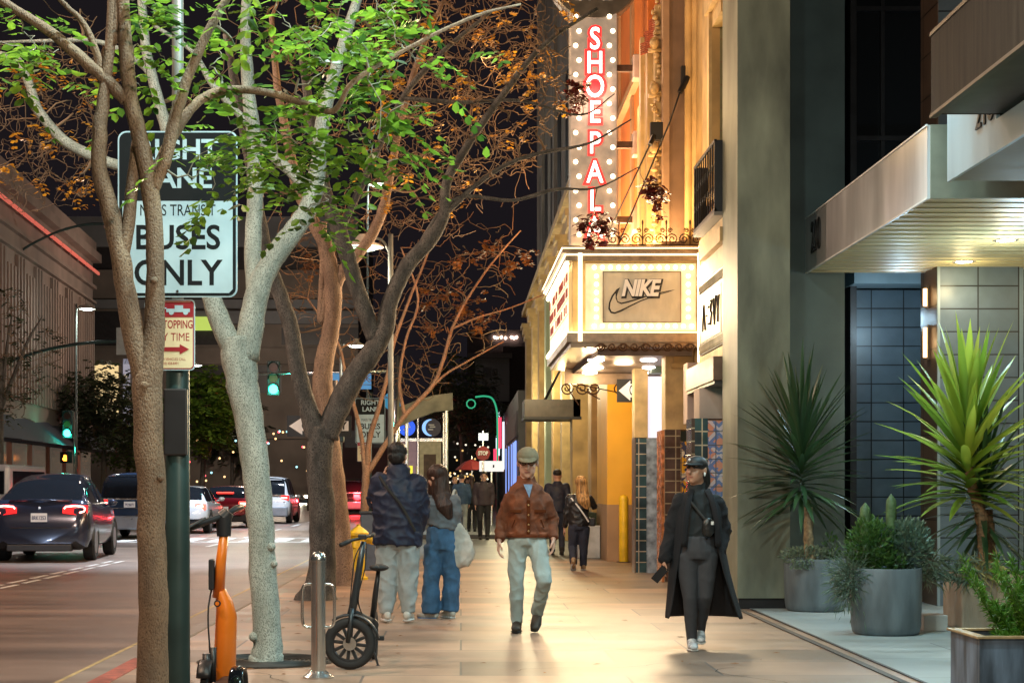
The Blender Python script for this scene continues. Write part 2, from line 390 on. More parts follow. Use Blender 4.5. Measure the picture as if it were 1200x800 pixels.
# canopy 1
ca = thing('entrance_canopy', 'long steel faced entrance canopy with street number and glowing yellow ribbed underside', 'canopy', (5.5,17.4,3.86))
MB().box(4.05,4.075,14.82,20.04,3.86,4.5).build('side_fascia', M_steel, ca, world=True)
MB().box(4.075,9.0,14.80,14.84,3.862,4.5).build('end_fascia', mat('olive_fascia', (.20,.20,.15), .5, metal=.2, var=.1), ca, world=True)
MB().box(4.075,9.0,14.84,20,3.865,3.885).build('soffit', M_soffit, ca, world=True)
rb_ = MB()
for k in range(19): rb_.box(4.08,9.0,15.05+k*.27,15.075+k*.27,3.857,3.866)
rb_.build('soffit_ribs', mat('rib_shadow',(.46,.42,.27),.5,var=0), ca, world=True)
MB().box(4.075,9.0,14.84,20,4.47,4.49).build('roof_sheet', M_blackm, ca, world=True)
MB().box(4.04,4.05,14.81,20.01,3.855,3.87).box(4.04,4.05,14.81,20.01,4.49,4.505).build('edge_trim', M_white, ca, world=True)
M_down = glow('downlight_lens', (1,.86,.62), 30)
M_cool = glow('cool_lens', (.75,1,.95), 18)
for (x,y) in ((5.6,19.0),(5.54,17.35),(4.72,18.9),(7.1,19.2),(7.1,17.3),(5.5,15.6),(7.1,15.6)):
    if x == 4.72: continue
    d_ = MB().lathe([(.13,.012),(.13,0),(.115,-.006),(.09,0)], (x,y,3.862)).build('downlight', M_chrome, ca, world=True, smooth=40)
    MB().lathe([(.088,0),(.088,-.003)], (x,y,3.861)).build('lens', M_down, d_, world=True)
    light('SPOT', (x,y,3.82), (1,.84,.60), 26, .06, rot=(0,0,0), spot=140, blend=.8)
    light('POINT', (x,y,3.60), (1,.80,.42), 11, .08)  # unseen stand-in for bounce, brightens the soffit around each downlight
text('210', .50, (4.037,19.42,4.2), LEFTF, M_ltext, ca, 'street_number', sx=.62, ext=.008, bold=.006, spacing=1.1)
# canopy 2 (nearer)
cb_ = thing('side_canopy', 'pale blue grey canopy nearer than the steel canopy, cut by the right edge', 'canopy', (5.5,11,3.86))
MB().box(3.99,4.02,12.72,14.0,3.86,4.56).box(3.99,4.02,7.2,12.72,3.86,4.10).build('side_fascia', M_bluesteel, cb_, world=True)
MB().box(4.02,8,7.2,14.0,3.87,3.9).build('soffit', mat('olive_soffit',(.15,.14,.09),.6,var=.1), cb_, world=True)
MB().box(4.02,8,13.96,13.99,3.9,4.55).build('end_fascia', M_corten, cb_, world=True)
text('210', .30, (3.982,12.98,4.21), LEFTF, M_ltext, cb_, 'numerals', ext=.006, bold=.004)
# upper brown balcony
bb = thing('balcony', 'weathered brown panelled balcony overhanging at the top right corner', 'balcony', (5.5,11,4.6))
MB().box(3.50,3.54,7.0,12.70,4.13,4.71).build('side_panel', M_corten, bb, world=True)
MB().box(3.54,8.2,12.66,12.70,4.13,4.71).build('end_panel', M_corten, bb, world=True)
MB().box(3.54,8.2,7.0,12.66,4.13,4.17).build('floor_slab', M_shopdark, bb, world=True)
MB().box(3.49,3.54,7.0,12.71,4.105,4.13).box(3.49,3.54,7.0,12.71,4.71,4.74).build('edge_trim', mat('dark_trim',(.05,.04,.035),.4), bb, world=True)

# ================================================================ theatre building
tb = thing('theatre_building', 'old cream and ochre theatre building with tiled piers behind the bright marquee', 'building', (4.5,27,0))
def P_(name, m, *boxes, par=None, bevel=0, **k):
    mb = MB()
    for b in boxes: mb.box(*b)
    return mb.build(name, m, par or tb, world=True, bevel=bevel, **k)
# near bay: street facade X 3.2 from Y 20.2 to 24.3
P_('facade_wall', M_cream, (3.32,4.3,22.62,24.3,2.9,16), (3.2,3.46,20.2,20.35,2.9,16), (3.2,3.46,21.75,22.6,2.9,16), (3.2,3.66,20.35,21.75,2.9,5.05), (3.2,3.66,20.35,21.75,7.35,16))
P_('olive_jamb', mat('olive_block',(.20,.19,.10),.6,var=.1,bump=.1), (3.30,3.6,21.72,21.748,5.05,7.2))
P_('jamb_joint', M_brown, *[(3.302,3.6,21.712,21.72,5.3+k*.29,5.312+k*.29) for k in range(7)])
P_('inner_lintel', M_cream2, (3.2,3.6,21.0,21.74,7.2,7.35))
P_('window_reveal', mat('olive_block',(.28,.25,.13),.6,var=.1,bump=.1), (3.6,3.66,20.35,21.75,5.05,7.35))
P_('window_frame', M_cream2, (3.16,3.2,20.2,20.35,5.0,7.4), (3.16,3.2,21.75,21.9,5.0,7.4), (3.13,3.2,20.15,21.95,7.4,7.6), (3.14,3.6,20.2,21.9,4.95,5.048))
jn = MB()
for k in range(8): jn.box(3.592,3.6,20.36,21.74,5.25+k*.27,5.262+k*.27)
jn.build('block_joint', M_brown, tb, world=True)
orn = MB()
for k in range(5):
    orn.ell((3.12,20.5+k*.3,7.75+.1*math.sin(k*1.6)),(.08,.14,.12),10,6)
orn.build('carved_ornament', M_cream2, tb, world=True, smooth=True)
P_('cornice', M_cream2, (3.05,3.2,20.1,21.9,4.25,4.42), (3.1,3.2,20.1,22.2,4.42,4.55), (3.08,3.2,20.1,22.0,2.9,3.02))
P_('stone_band', mat('tan_blocks',(.48,.36,.22),.65,var=.2,vs=5,bump=.15), (3.13,3.2,20.3,22.6,4.0,4.25),(3.16,3.2,22.17,22.6,3.02,4.0))
P_('lintel', mat('pinkish_brown_metal',(.16,.10,.07),.4,metal=.3,var=.15), (2.98,3.35,20.15,22.6,2.62,2.9))
P_('lintel_soffit', M_shopdark, (3.0,3.3,20.2,22.6,2.58,2.618))
# balcony rail
br_ = MB()
for k in range(10): 
    y = 20.15+k*.19; br_.tube([(3.0,y,4.62),(3.0,y,5.42)], .010, n=5)
    br_.ell((3.0,y,4.9),(.014,.035,.05),6,5); br_.ell((3.0,y,5.15),(.014,.035,.05),6,5)
br_.box(2.985,3.015,20.1,21.9,5.42,5.45); br_.box(2.985,3.015,20.1,21.9,4.6,4.64); br_.box(2.99,3.2,20.1,20.13,4.6,5.44); br_.box(2.99,3.2,21.87,21.9,4.6,5.44)
br_.build('balcony_rail', M_blackm, tb, world=True)
P_('balcony_floor', M_stonegrey, (2.98,3.2,20.1,21.9,4.553,4.598))
# ornamental sign panel on the facade
op = thing('wall_sign', 'cream wall sign with black scroll border beside the grey green pier', 'sign', (3.15,21.2,3.5))
MB().box(3.10,3.14,20.15,22.15,3.05,3.97).build('backing', M_ltext, op, world=True)
MB().box(3.092,3.10,20.32,21.98,3.2,3.8).build('panel', mat('sign_cream',(.75,.66,.42),.5,var=.08), op, world=True)
dec = MB(); rg = random.Random(5)
for k in range(34):
    y = 20.2+k*.058
    for z in (3.12,3.885): 
        dec.tube([(3.09,y+.03*math.cos(a),z+.05*math.sin(a)) for a in [i*.9 for i in range(6)]], .007, n=4)
dec.build('scroll_border', mat('pale_scroll',(.6,.55,.4),.5), op, world=True)
gl = MB()
def stroke(mb, pts, r=.017): mb.tube([(3.086,21.9-u*.95,3.30+v*.72) for u,v in pts], r*.8, n=4)
for pts in ([(.12,.05),(.25,.5),(.38,.05)],[(.45,.28),(.55,.28)],[(.62,.12),(.72,.12)],[(.62,.4),(.72,.42)],[(.82,.5),(.95,.5),(.85,.3),(.97,.3),(.85,.08)],[(1.1,.5),(1.2,.05),(1.32,.52)],[(1.4,.5),(1.5,.3),(1.6,.5),(1.5,.3),(1.5,.05)]): stroke(gl, pts)
gl.build('lettering', M_ltext, op, world=True)

# brown pier + side column above marquee
P_('brown_pier', M_brown, (2.97,3.45,24.32,24.9,4.72,17))
P_('pier_edge', mat('pier_edge_tan',(.42,.27,.16),.65,var=.1), (2.88,2.97,24.3,24.95,4.72,17))
mbq = MB().tube([(3.40,24.2,4.6),(3.40,24.2,17)], .13, n=14).tube([(3.25,24.25,4.6),(3.25,24.25,17)], .07, n=10)
mbq.build('round_column', M_cream, tb, smooth=True, world=True)
# carved ornament strip at marquee building edge
P_('ornate_pilaster', M_cream2, (2.80,2.88,24.6,24.9,4.72,8.3), (2.72,2.8,24.9,25.2,4.72,7.75), (2.78,2.9,25.2,26.9,4.72,7.3),(2.66,2.72,25.25,25.45,4.72,8.0))
og = MB(); rg = random.Random(3)
for k in range(46):
    z = 4.9+k*.078
    og.ell((2.82+rg.uniform(-.06,.05),24.55,z),(rg.uniform(.025,.055),.05,rg.uniform(.02,.05)),8,6)
for z in (5.5,6.1,6.95,7.6):
    og.box(2.70,2.88,24.5,24.6,z,z+.05); og.ell((2.78,24.5,z+.12),(.07,.06,.09),10,7)
og.build('carved_relief', mat('gilt_relief',(.62,.42,.18),.45,var=.3,vs=18), tb, world=True, smooth=True)
rt = MB()
for k in range(5):
    for j in range(6):
        rt.tube([(2.6+k*.06,24.7,7.6+k*.17+j*.03),(2.72+k*.06,24.62,7.63+k*.17+j*.03)], .012, n=5)
rt.build('roof_tile', mat('red_roof_tile',(.45,.10,.05),.6,var=.25,vs=12), tb, world=True)
# orange wall of upper facade
P_('orange_wall', M_orange, (2.95,5,26.9,33.4,4.2,17))
P_('orange_ledge', M_tan, (2.86,2.95,26.9,33.3,5.6,5.72), (2.84,2.95,26.9,33.3,8.0,8.14), (2.9,2.95,29,29.3,4.2,15), (2.9,2.95,31.4,31.7,4.2,15))
P_('core_wall', M_cream, (3.42,5,24.9,31.0,2.9,16.5),(3.42,5,24.3,24.9,0,4.7))
# lower facade: piers
T_blk = brickmat('black_glazed_tiles', (.02,.035,.05), (.03,.08,.09), (.42,.36,.26), .17, .17, .008, 'XZ', rough=.12, bump=.4, noise_amt=.5, nscale=4, spec=.8)
T_blk2 = brickmat('brown_glazed_tiles', (.05,.035,.03), (.09,.05,.035), (.35,.30,.2), .16, .16, .008, 'XZ', rough=.15, bump=.4, noise_amt=.5, nscale=4, spec=.8)
def patterned(name, c1, c2, c3, sc):
    if name in MATS: return MATS[name]
    m = bpy.data.materials.new(name); m.use_nodes = True; nt = m.node_tree; N = nt.nodes; L = nt.links; b = N['Principled BSDF']
    b.inputs['Roughness'].default_value = .15; b.inputs['Specular IOR Level'].default_value = .8
    tc = N.new('ShaderNodeTexCoord'); sp = N.new('ShaderNodeSeparateXYZ'); cb = N.new('ShaderNodeCombineXYZ')
    L.new(tc.outputs['Object'], sp.inputs[0]); L.new(sp.outputs[0], cb.inputs[0]); L.new(sp.outputs[2], cb.inputs[1])
    v = N.new('ShaderNodeTexVoronoi'); v.inputs['Scale'].default_value = sc; v.inputs['Randomness'].default_value = .0; v.distance = 'MANHATTAN'; L.new(cb.outputs[0], v.inputs['Vector'])
    w = N.new('ShaderNodeTexVoronoi'); w.inputs['Scale'].default_value = sc*3.1; w.inputs['Randomness'].default_value = .5; L.new(cb.outputs[0], w.inputs['Vector'])
    r1 = N.new('ShaderNodeValToRGB'); r1.color_ramp.interpolation = 'CONSTANT'
    e = r1.color_ramp.elements; e[0].color = (*c1,1); e[1].position = .38; e[1].color = (*c2,1); x = e.new(.58); x.color = (*c3,1); x = e.new(.75); x.color = (*c1,1)
    L.new(v.outputs['Distance'], r1.inputs['Fac'])
    r2 = N.new('ShaderNodeValToRGB'); r2.color_ramp.interpolation = 'CONSTANT'; e = r2.color_ramp.elements; e[0].color = (0,0,0,1); e[1].position = .56; e[1].color = (1,1,1,1)
    L.new(w.outputs['Distance'], r2.inputs['Fac'])
    mx = N.new('ShaderNodeMix'); mx.data_type = 'RGBA'; L.new(r2.outputs[0], mx.inputs[0]); L.new(r1.outputs[0], mx.inputs[6]); mx.inputs[7].default_value = (*c3,1)
    br = N.new('ShaderNodeTexBrick'); br.offset = 0; br.inputs['Scale'].default_value = 1; br.inputs['Brick Width'].default_value = .17; br.inputs['Row Height'].default_value = .17; br.inputs['Mortar Size'].default_value = .006
    L.new(cb.outputs[0], br.inputs['Vector'])
    m2 = N.new('ShaderNodeMix'); m2.data_type = 'RGBA'; L.new(br.outputs['Fac'], m2.inputs[0]); L.new(mx.outputs[2], m2.inputs[6]); m2.inputs[7].default_value = (.10,.09,.10,1)
    L.new(m2.outputs[2], b.inputs['Base Color']); MATS[name] = m; return m
T_yel = patterned('yellow_patterned_tiles', (.80,.42,.03), (.75,.66,.5), (.05,.06,.12), 3.0)
T_pink = patterned('pink_blue_patterned_tiles', (.66,.26,.18), (.62,.48,.52), (.16,.20,.42), 3.4)
# pier A (furthest): px 745-771
P_('tiled_pier', T_blk, (2.755,2.92,26.85,27.3,0,2.12))
P_('tiled_pier', mat('bluish_glazed',(.35,.42,.5),.1,var=.5,vs=7,spec=.9), (2.92,3.16,26.86,27.3,0,2.12))
P_('tile_edge', mat('brown_tile_edge',(.16,.10,.06),.3,var=.3,vs=15), (2.735,2.755,26.85,27.3,0,2.13))
P_('cream_column', M_cream2, (2.74,2.95,26.9,27.3,2.13,3.55), (2.70,2.99,26.88,27.32,3.55,3.65))
P_('display_window', glow('lit_display_pale',(.9,.85,.95), .9), (2.96,3.3,27.0,27.02,2.13,3.1))
P_('transom', mat('teal_weathered',(.14,.2,.19),.5,var=.3,vs=6), (2.96,3.42,26.5,26.9,3.12,3.42))
P_('fretwork', mat('pink_fretwork',(.5,.3,.25),.5,var=.4,vs=14), (2.98,3.42,26.6,26.9,3.42,4.2))
P_('shop_glazing', mat('shop_glass',(.10,.13,.15),.08,var=.2,vs=2,spec=.9,emit=(.6,.65,.7),es=.10), (3.18,3.2,24.9,26.85,.1,3.1))
# cream pier below the marquee px 775-817
P_('cream_pier', M_cream2, (2.93,3.42,24.45,24.9,2.17,4.71), bevel=.01)
P_('pier_moulding', M_cream, (3.02,3.36,24.38,24.45,3.05,3.12), (3.05,3.33,24.40,24.45,3.12,3.55), (3.02,3.36,24.38,24.45,3.55,3.62), (3.05,3.33,24.40,24.45,3.62,4.6))
P_('tiled_pier', T_blk2, (2.90,3.13,24.3,24.9,0,2.17))
P_('tiled_pier', T_yel, (3.13,3.42,24.305,24.9,0,2.0))
P_('tile_edge', mat('orange_tile_edge',(.55,.20,.07),.25,var=.5,vs=9), (2.86,2.90,24.3,24.9,0,2.16))
# pier C px 808-862, s~95
P_('tiled_pier', T_blk, (2.88,3.04,21.0,21.5,0,2.2))
P_('tiled_pier', T_pink, (3.04,3.42,21.005,21.5,0,2.17))
P_('tile_edge', T_blk2, (2.84,2.88,21.0,21.5,0,2.2))
P_('pink_wall', M_pink, (2.95,3.42,21.1,21.6,2.2,2.58))
P_('pink_wall', M_pink, (3.0,3.4,22.6,23.0,2.2,3.0))
P_('glass_strip', mat('teal_shop_glass',(.06,.16,.18),.08,var=.3,vs=2,emit=(.05,.6,.55),es=.35), (3.3,3.33,19.95,21.0,.1,2.58))
P_('glazed_edge', mat('mosaic_edge',(.25,.16,.14),.15,var=.6,vs=8), (3.12,3.2,20.05,20.2,0,2.55))
# alley wall facing us (Y 31) px 710-742
P_('ochre_wall', M_yellow, (2.66,3.42,31.0,33.3,1.03,4.2))
P_('wainscot', M_tan, (2.655,3.42,30.99,33.3,0,1.03))
P_('white_pilaster', M_cream2, (2.9,3.0,28.4,28.7,0,4.2))
# far facade
P_('far_facade', M_green, (2.95,5,33.4,67,0,8.2))
P_('upper_stone', M_stonegrey, (3.0,5,33.4,67.2,8.2,22))
P_('ochre_return', M_yellow, (2.70,2.95,35.3,36.2,1.0,7.4))
P_('pilaster', M_cream, (2.60,2.95,34.0,34.9,0,7.6)); 
cols = [M_cream, M_cream2, M_cream, M_green, M_cream, M_cream2, M_cream]
for k,(y,w) in enumerate(((38.5,.9),(42.5,.8),(46.5,1),(50.5,1),(55,1),(60,1),(65.6,1.2))):
    p_ = P_('pilaster', cols[k], (2.52,2.95,y,y+w,0,7.2), bevel=.02)
    P_('capital', M_cream2, (2.40,2.95,y-.1,y+w+.1,7.2,7.45), (2.34,2.95,y-.15,y+w+.15,7.45,7.6), (2.46,2.95,y-.05,y+w+.05,7.0,7.2), par=p_)
for k,y in enumerate((36.6,40.2,44,48.3,52.8)):
    f_ = P_('shop_window', mat('green_shop_glass',(.05,.07,.06),.15,var=.2,spec=.8), (2.93,2.95,y,y+1.7,.5,4.6))
    P_('window_frame', M_bronze, (2.89,2.93,y-.06,y,.4,4.7), (2.89,2.93,y+1.7,y+1.76,.4,4.7), (2.89,2.93,y-.06,y+1.76,4.6,4.7), par=f_)
P_('entablature', M_cream2, (2.6,3.0,33.4,67.1,7.6,8.0), (2.4,3.0,33.4,67.3,8.0,8.2))
P_('bronze_jamb', M_bronze, (2.72,2.95,33.42,33.7,0,4.2), (2.80,2.95,33.8,33.95,0,4.2))
for k in range(8): P_('stone_window', M_dglassw, (2.98,3.0,35+k*4,36.6+k*4,10,13))
P_('stone_pier', M_stonegrey, *[(2.9,3.0,37.2+k*8,38.2+k*8,8.2,20) for k in range(4)])
# ================================================================ marquee
mq = thing('theatre_marquee', 'cream lit marquee box edged with glowing bulbs and iron scrolls over the pavement', 'marquee sign', (2.4,26,3.4))
pl = [(3.30,23.8),(1.53,23.8),(1.50,28.6),(3.30,28.6)]
def slab(poly, z0, z1, m, name, par=mq):
    return MB().prism(poly, lambda u,v,w: (u,v,z0+w), z1-z0).build(name, m, par, world=True)
def grow(poly, d):
    cx = 3.3; cy = 26.2
    return [(x if x > 3.2 else x-d, y-d if y < cy else y+d) for x, y in poly]
slab(grow(pl,-.03), 3.42, 4.66, M_cream2, 'box')
M_mframe = mat('aged_frame_metal', (.24,.18,.13), .35, metal=.5, var=.2, vs=9)
slab(grow(pl,.07), 4.50, 4.60, M_mframe, 'top_band'); slab(grow(pl,.12), 4.60, 4.70, M_mframe, 'top_cornice')
slab(grow(pl,.05), 3.37, 3.50, M_mframe, 'bottom_band')
slab(grow(pl,-.0), 3.30, 3.37, M_bronze, 'soffit_rim')
M_line = glow('warm_strip', (1,.78,.42), 5)
slab(grow(pl,.085), 4.572, 4.588, M_line, 'light_line'); slab(grow(pl,.065), 3.502, 3.512, M_line, 'light_line'); slab(grow(pl,.13), 4.66, 4.672, M_line, 'light_line')
M_panel = mat('backlit_cream', (.55,.50,.38), .5, var=.2, vs=5, emit=(1,.80,.50), es=.34)
M_panelin = mat('backlit_grey', (.42,.40,.32), .5, var=.25, vs=4, emit=(1,.88,.66), es=.10, stretch=(1,1,.4))
MB().box(1.74,3.28,23.815,23.835,3.54,4.47).build('lit_panel', M_panel, mq, world=True)
MB().box(1.99,3.06,23.80,23.814,3.655,4.345).build('logo_panel', M_panelin, mq, world=True)
fr = MB(); fr.box(1.98,3.07,23.79,23.80,4.345,4.357).box(1.98,3.07,23.79,23.80,3.643,3.655).box(1.978,1.99,23.79,23.80,3.643,4.357).box(3.06,3.072,23.79,23.80,3.643,4.357)
fr.build('panel_frame', M_bronze, mq, world=True)
MB().tube([(1.66,23.72,3.38),(1.66,23.72,4.70)], .028, n=10).build('corner_tube', M_line, mq, world=True, smooth=True)
MB().tube([(3.30,23.70,.9+1.2),(3.30,23.70,4.70)], .012, n=8).build('edge_tube', M_line, mq, world=True, smooth=True)
M_bulb = glow('marquee_bulb', (1,.80,.46), 9)
bm_ = MB()
def bulb(x,y,z,r=.030): bm_.ell((x,y,z),(r,r*.8,r),10,6)
for k in range(13): 
    x = 1.86+k*.113; bulb(x,23.775,4.41); bulb(x,23.775,3.595)
for k in range(6):
    z = 3.72+k*.114; bulb(1.89,23.775,z); bulb(3.17,23.775,z)
bm_.build('bulbs', M_bulb, mq, world=True, smooth=True)
# street face: bright reader board
sf = MB(); 
sf.add([(1.515,23.95,3.56),(1.487,28.45,3.56),(1.487,28.45,4.45),(1.515,23.95,4.45)], [(0,1,2,3)])
sf.build('reader_board', glow('bright_board', (1,.84,.52), 1.3, True), mq, world=True)
rl = MB(); rlt = MB(); rr_ = random.Random(8)
for z in (3.78,4.0,4.22):
    rl.add([(1.508,23.97,z),(1.480,28.43,z),(1.480,28.43,z+.012),(1.508,23.97,z+.012)], [(0,1,2,3)])
    for k in range(22):
        if rr_.random() < .25: continue
        t = (k+.5)/23; x = 1.515-.028*t; y = 23.97+4.46*t; rlt.box(x-.02,x-.008,y,y+.10,z+.04,z+.16)
rl.build('board_rail', M_iron, mq, world=True); rlt.build('board_letters', mat('board_red',(.35,.03,.02),.5,var=0), mq, world=True)
bs_ = MB()
for k in range(30):
    t = k/29; x = 1.485-.028*t; y = 23.95+4.5*t
    for z in (3.52,4.48): bs_.ell((x,y,z),(.035,.04,.04),8,6)
bs_.build('bulbs', M_bulb, mq, world=True, smooth=True)
MB().box(1.50,1.58,28.62,28.68,3.5,4.4).build('red_neon', glow('red_neon',(1,.02,.03), 6), mq, world=True)
# soffit curve and lamps
slab([(3.30,24.3),(1.95,24.3),(1.85,28.2),(3.30,28.2)], 3.22, 3.30, mat('brown_soffit',(.20,.15,.13),.4,metal=.3,var=.2), 'soffit')
MB().box(1.72,3.3,28.22,28.30,3.05,3.30).build('far_rim', M_bronze, mq, world=True)
M_sl = glow('soffit_lens', (1,.86,.80), 16)
for (x,y) in ((1.98,25.0),(2.75,25.0),(2.1,26.6),(2.95,26.6),(2.1,27.8),(2.95,27.8)):
    MB().lathe([(.12,0),(.12,-.02),(.08,-.03)], (x,y,3.219)).build('soffit_lamp', M_sl, mq, world=True, smooth=True)
# iron scrolls
def scroll(mb, c, r, d=1, plane='XZ', turns=1.6, up=1, th=.009):
    pts = []
    for i in range(22):
        t = i/21; a = t*turns*2*math.pi; rr = r*(1-t*.8)
        u = d*(rr*math.cos(a)); v = up*rr*math.sin(a)
        pts.append((c[0]+u, c[1], c[2]+v) if plane == 'XZ' else (c[0], c[1]+u, c[2]+v))
    mb.tube(pts, th, n=4)
sc_ = MB()
for k in range(9):
    x = 1.95+k*.155; scroll(sc_, (x,23.72,3.30), .065, 1 if k%2 else -1, up=-1)
pts = [(1.72+ .155*k/3, 23.72, 3.30-.05*math.sin(k*1.05)) for k in range(31)]; sc_.tube(pts, .008, n=4)
for (cx_,d) in ((2.0,1),(2.2,-1),(2.62,1),(2.8,-1),(1.75,1)): 
    scroll(sc_, (cx_,28.2,2.98), .11, d, up=-1, th=.012)
for k in range(3): sc_.tube([(1.72+k*.1,28.2,3.05),(1.95+k*.35,28.2,2.7+.1*k)], .01, n=4)
sc_.build('lower_scrollwork', M_iron, mq, world=True)
cr = MB()
for k in range(4):
    x = 2.2+k*.33; cr.tube([(x,23.75,4.70),(x,23.75,5.02)], .009, n=5); cr.ell((x,23.75,5.03),(.015,.015,.04),6,5)
    for d in (1,-1): scroll(cr, (x+d*.085,23.75,4.80), .08, -d, th=.008); scroll(cr, (x+d*.05,23.75,4.92), .035, d, th=.007)
cr.tube([(1.72,23.75,4.72),(3.3,23.75,4.72)], .008, n=4)
cr.build('cresting', M_iron, mq, world=True)
# logo: slanted word over a swoosh
def lp(px,py,w=0): p = W(600+px/3.2, 250+py/3.2, 84.0); return (p.x, 23.799-w, p.z)
sw = [(612,286),(585,296),(550,306),(515,318),(480,332),(440,352),(410,368),(385,377),(370,374),(361,358),(363,335),(374,308),(392,285),(405,278),(397,296),(392,314),(396,330),(410,335),(432,330),(460,322),(500,310),(545,298),(580,291)]
def poly(pp, w0, w1, m, name):
    return MB().prism([(x,y) for x,y in pp][::-1], lambda u,v,w: lp(u,v,w0+w), w1-w0).build(name, m, mq, world=True)
poly(sw, .001, .006, M_ltext, 'logo_outline')
cx0 = sum(p[0] for p in sw)/len(sw)
inn = [(590,291),(550,303),(515,314),(480,327),(440,346),(408,362),(385,371),(373,368),(367,355),(369,336),(379,312),(388,300),(388,318),(394,334),(410,341),(432,336),(460,328),(500,315),(545,303)]
poly(inn, .007, .010, M_panelin, 'logo_swoosh')
c_ = lp(478,283,.010)
text('NIKE', .31, (c_[0]+.012,c_[1],c_[2]-.012), FRONT, M_ltext, mq, 'logo_outline', sx=.80, ext=.003, bold=.030, shear=.25, spacing=.92)
text('NIKE', .31, (c_[0],c_[1]-.008,c_[2]), FRONT, mat('logo_silver',(.55,.53,.47),.4,var=0,emit=(1,.9,.75),es=.22), mq, 'logo_word', sx=.80, ext=.003, bold=.012, shear=.25, spacing=.92)

# ================================================================ blade sign
bs = thing('blade_sign', 'tall vertical shoe shop sign with white and red letters and rows of bulbs', 'sign', (2.1,27,5.1))
S_ = 74.0; yb = F/S_
def bp(px,py): p = W(px,py,S_); return p.x, p.z
x0,_ = bp(668,0); x1,_ = bp(723,0)
MB().box(x0,x1,yb,yb+.35,4.75,8.9).build('sign_box', mat('aged_sign_metal_glow',(.20,.17,.145),.4,metal=.3,var=.35,vs=6,emit=(1,.78,.55),es=.22), bs, world=True, bevel=.02)  # emission puts the warm glow of the bulbs into the metal
cxs, czs = bp(697,-32)
MB().lathe([(.72,0),(.74,.02),(.74,.33),(.72,.35)], (cxs,yb-.01,czs), n=40, axis='Y').build('top_disc', mat('dark_disc',(.10,.10,.09),.35,metal=.4,var=.2), bs, world=True, smooth=40)
text('SPL', .42, (cxs-.02,yb-.02,bp(0,-9)[1]), FRONT, mat('sign_white',(.8,.8,.75),.4,emit=(1,.95,.85),es=.5,var=0), bs, 'disc_letter', ext=.01)
sb = MB()
for k in range(17):
    py = 20+k*17
    for px in (676.5,716):
        px_ = px+(2 if k%2 else -2); a,b = bp(px_,py); sb.ell((a,yb-.025,b),(.038,.03,.038),10,6)
sb.build('bulbs', glow('sign_bulb',(1,.80,.52),6), bs, world=True, smooth=True)
M_red = glow('red_halo', (1,.03,.03), 1.2); M_lw = glow('neon_white', (1,.86,.78), 3.2)
for ch,py in zip('SHOEPALA', (47,75,103,133,169,203,236,268)):
    a,b = bp(697,py)
    text(ch, .50, (a,yb-.008,b), FRONT, M_red, bs, 'letter_halo', sx=.86, ext=.006, bold=.040)
    text(ch, .49, (a,yb-.03,b), FRONT, M_lw, bs, 'letter', sx=.78, ext=.008, bold=.004)
a,b = bp(697,103); MB().lathe([(.105,0),(.105,-.012)], (a,yb-.02,b), axis='Y').build('red_dot', glow('deep_red',(1,.01,.02),.9), bs, world=True)
for py in (78,168,256):
    xa,za = bp(722,py); xb,_ = bp(742,py)
    MB().box(xa,xb,yb+.1,yb+.2,za-.05,za+.05).build('bracket', M_iron, bs, world=True)
    MB().box(xb,xb+.16,yb,yb+.3,za-.18,za+.2).build('bracket_box', mat('pale_bracket',(.45,.35,.28),.5,var=.1), bs, world=True, bevel=.02)
# suspension rods of the marquee
rdz = thing('suspension_rods', 'black plates and thin steel rods holding up the marquee from the brown pier', 'rods', (3,24,6))
def Wp(px,py,s): return tuple(W(px,py,s))
MB().box(3.13,3.36,24.22,24.31,7.0,7.33).build('wall_plate', M_blackm, rdz, world=True, bevel=.01)
MB().box(2.70,2.88,24.3,24.4,6.29,6.55).build('wall_plate', M_blackm, rdz, world=True, bevel=.01)
MB().tube([(3.22,24.2,7.16),(3.1,24.15,6.93)], .04, n=8).tube([(3.1,24.15,6.93),(2.95,24.1,6.5),(2.2,24.0,4.72)], .012, n=6).build('rod', M_blackm, rdz, world=True)
MB().tube([(2.75,24.3,6.35),(2.68,24.2,6.2)], .035, n=8).tube([(2.68,24.2,6.2),(2.0,25,4.72)], .012, n=6).build('rod', M_blackm, rdz, world=True)

# ================================================================ dark awning + one way arrow + bollard etc
aw = thing('flat_awning', 'small dark flat awning hung on two rods beyond the marquee', 'awning', (2.1,38.5,2.9))
MB().box(1.44,2.70,38.5,40.0,2.93,3.32).build('fascia', mat('dark_bronze_fascia',(.06,.05,.04),.4,metal=.3,var=.2), aw, world=True)
MB().box(1.42,2.72,38.48,40.02,2.87,2.93).build('lower_trim', M_blackm, aw, world=True)
MB().tube([(1.9,39,3.32),(2.55,37.8,4.6)], .02, n=6).tube([(1.95,39.6,3.32),(2.55,38.6,4.6)], .02, n=6).build('rod', M_blackm, aw, world=True)
def oneway(name, label, loc, w, h, words, sx=1):
    t = thing(name, label, 'sign', loc)
    k = w/2; a = h/2
    MB().prism([(-k,-a),(k,-a),(k,a),(-k,a)], lambda u,v,q: (u,q,v), .004).build('plate', M_ltext, t)
    MB().prism([(-k+.03,0),(-k+.22,-a+.025),(-k+.22,-a+.08),(k-.04,-a+.08),(k-.04,a-.08),(-k+.22,a-.08),(-k+.22,a-.025)], lambda u,v,q: (u,-q-.001,v), .003).build('arrow', mat('reflective_white',(.8,.8,.78),.4,var=.06), t)
    text(words, (h-.14)*.95, (.07,-.006,0), FRONT, M_ltext, t, 'lettering', sx=sx, ext=.001, bold=.004, world=False)
    return t
oneway('one_way_sign', 'black and white arrow sign pointing left on the ochre wall under the marquee', (2.96,28.0,2.93), .80, .38, 'ONE WAY', .5)
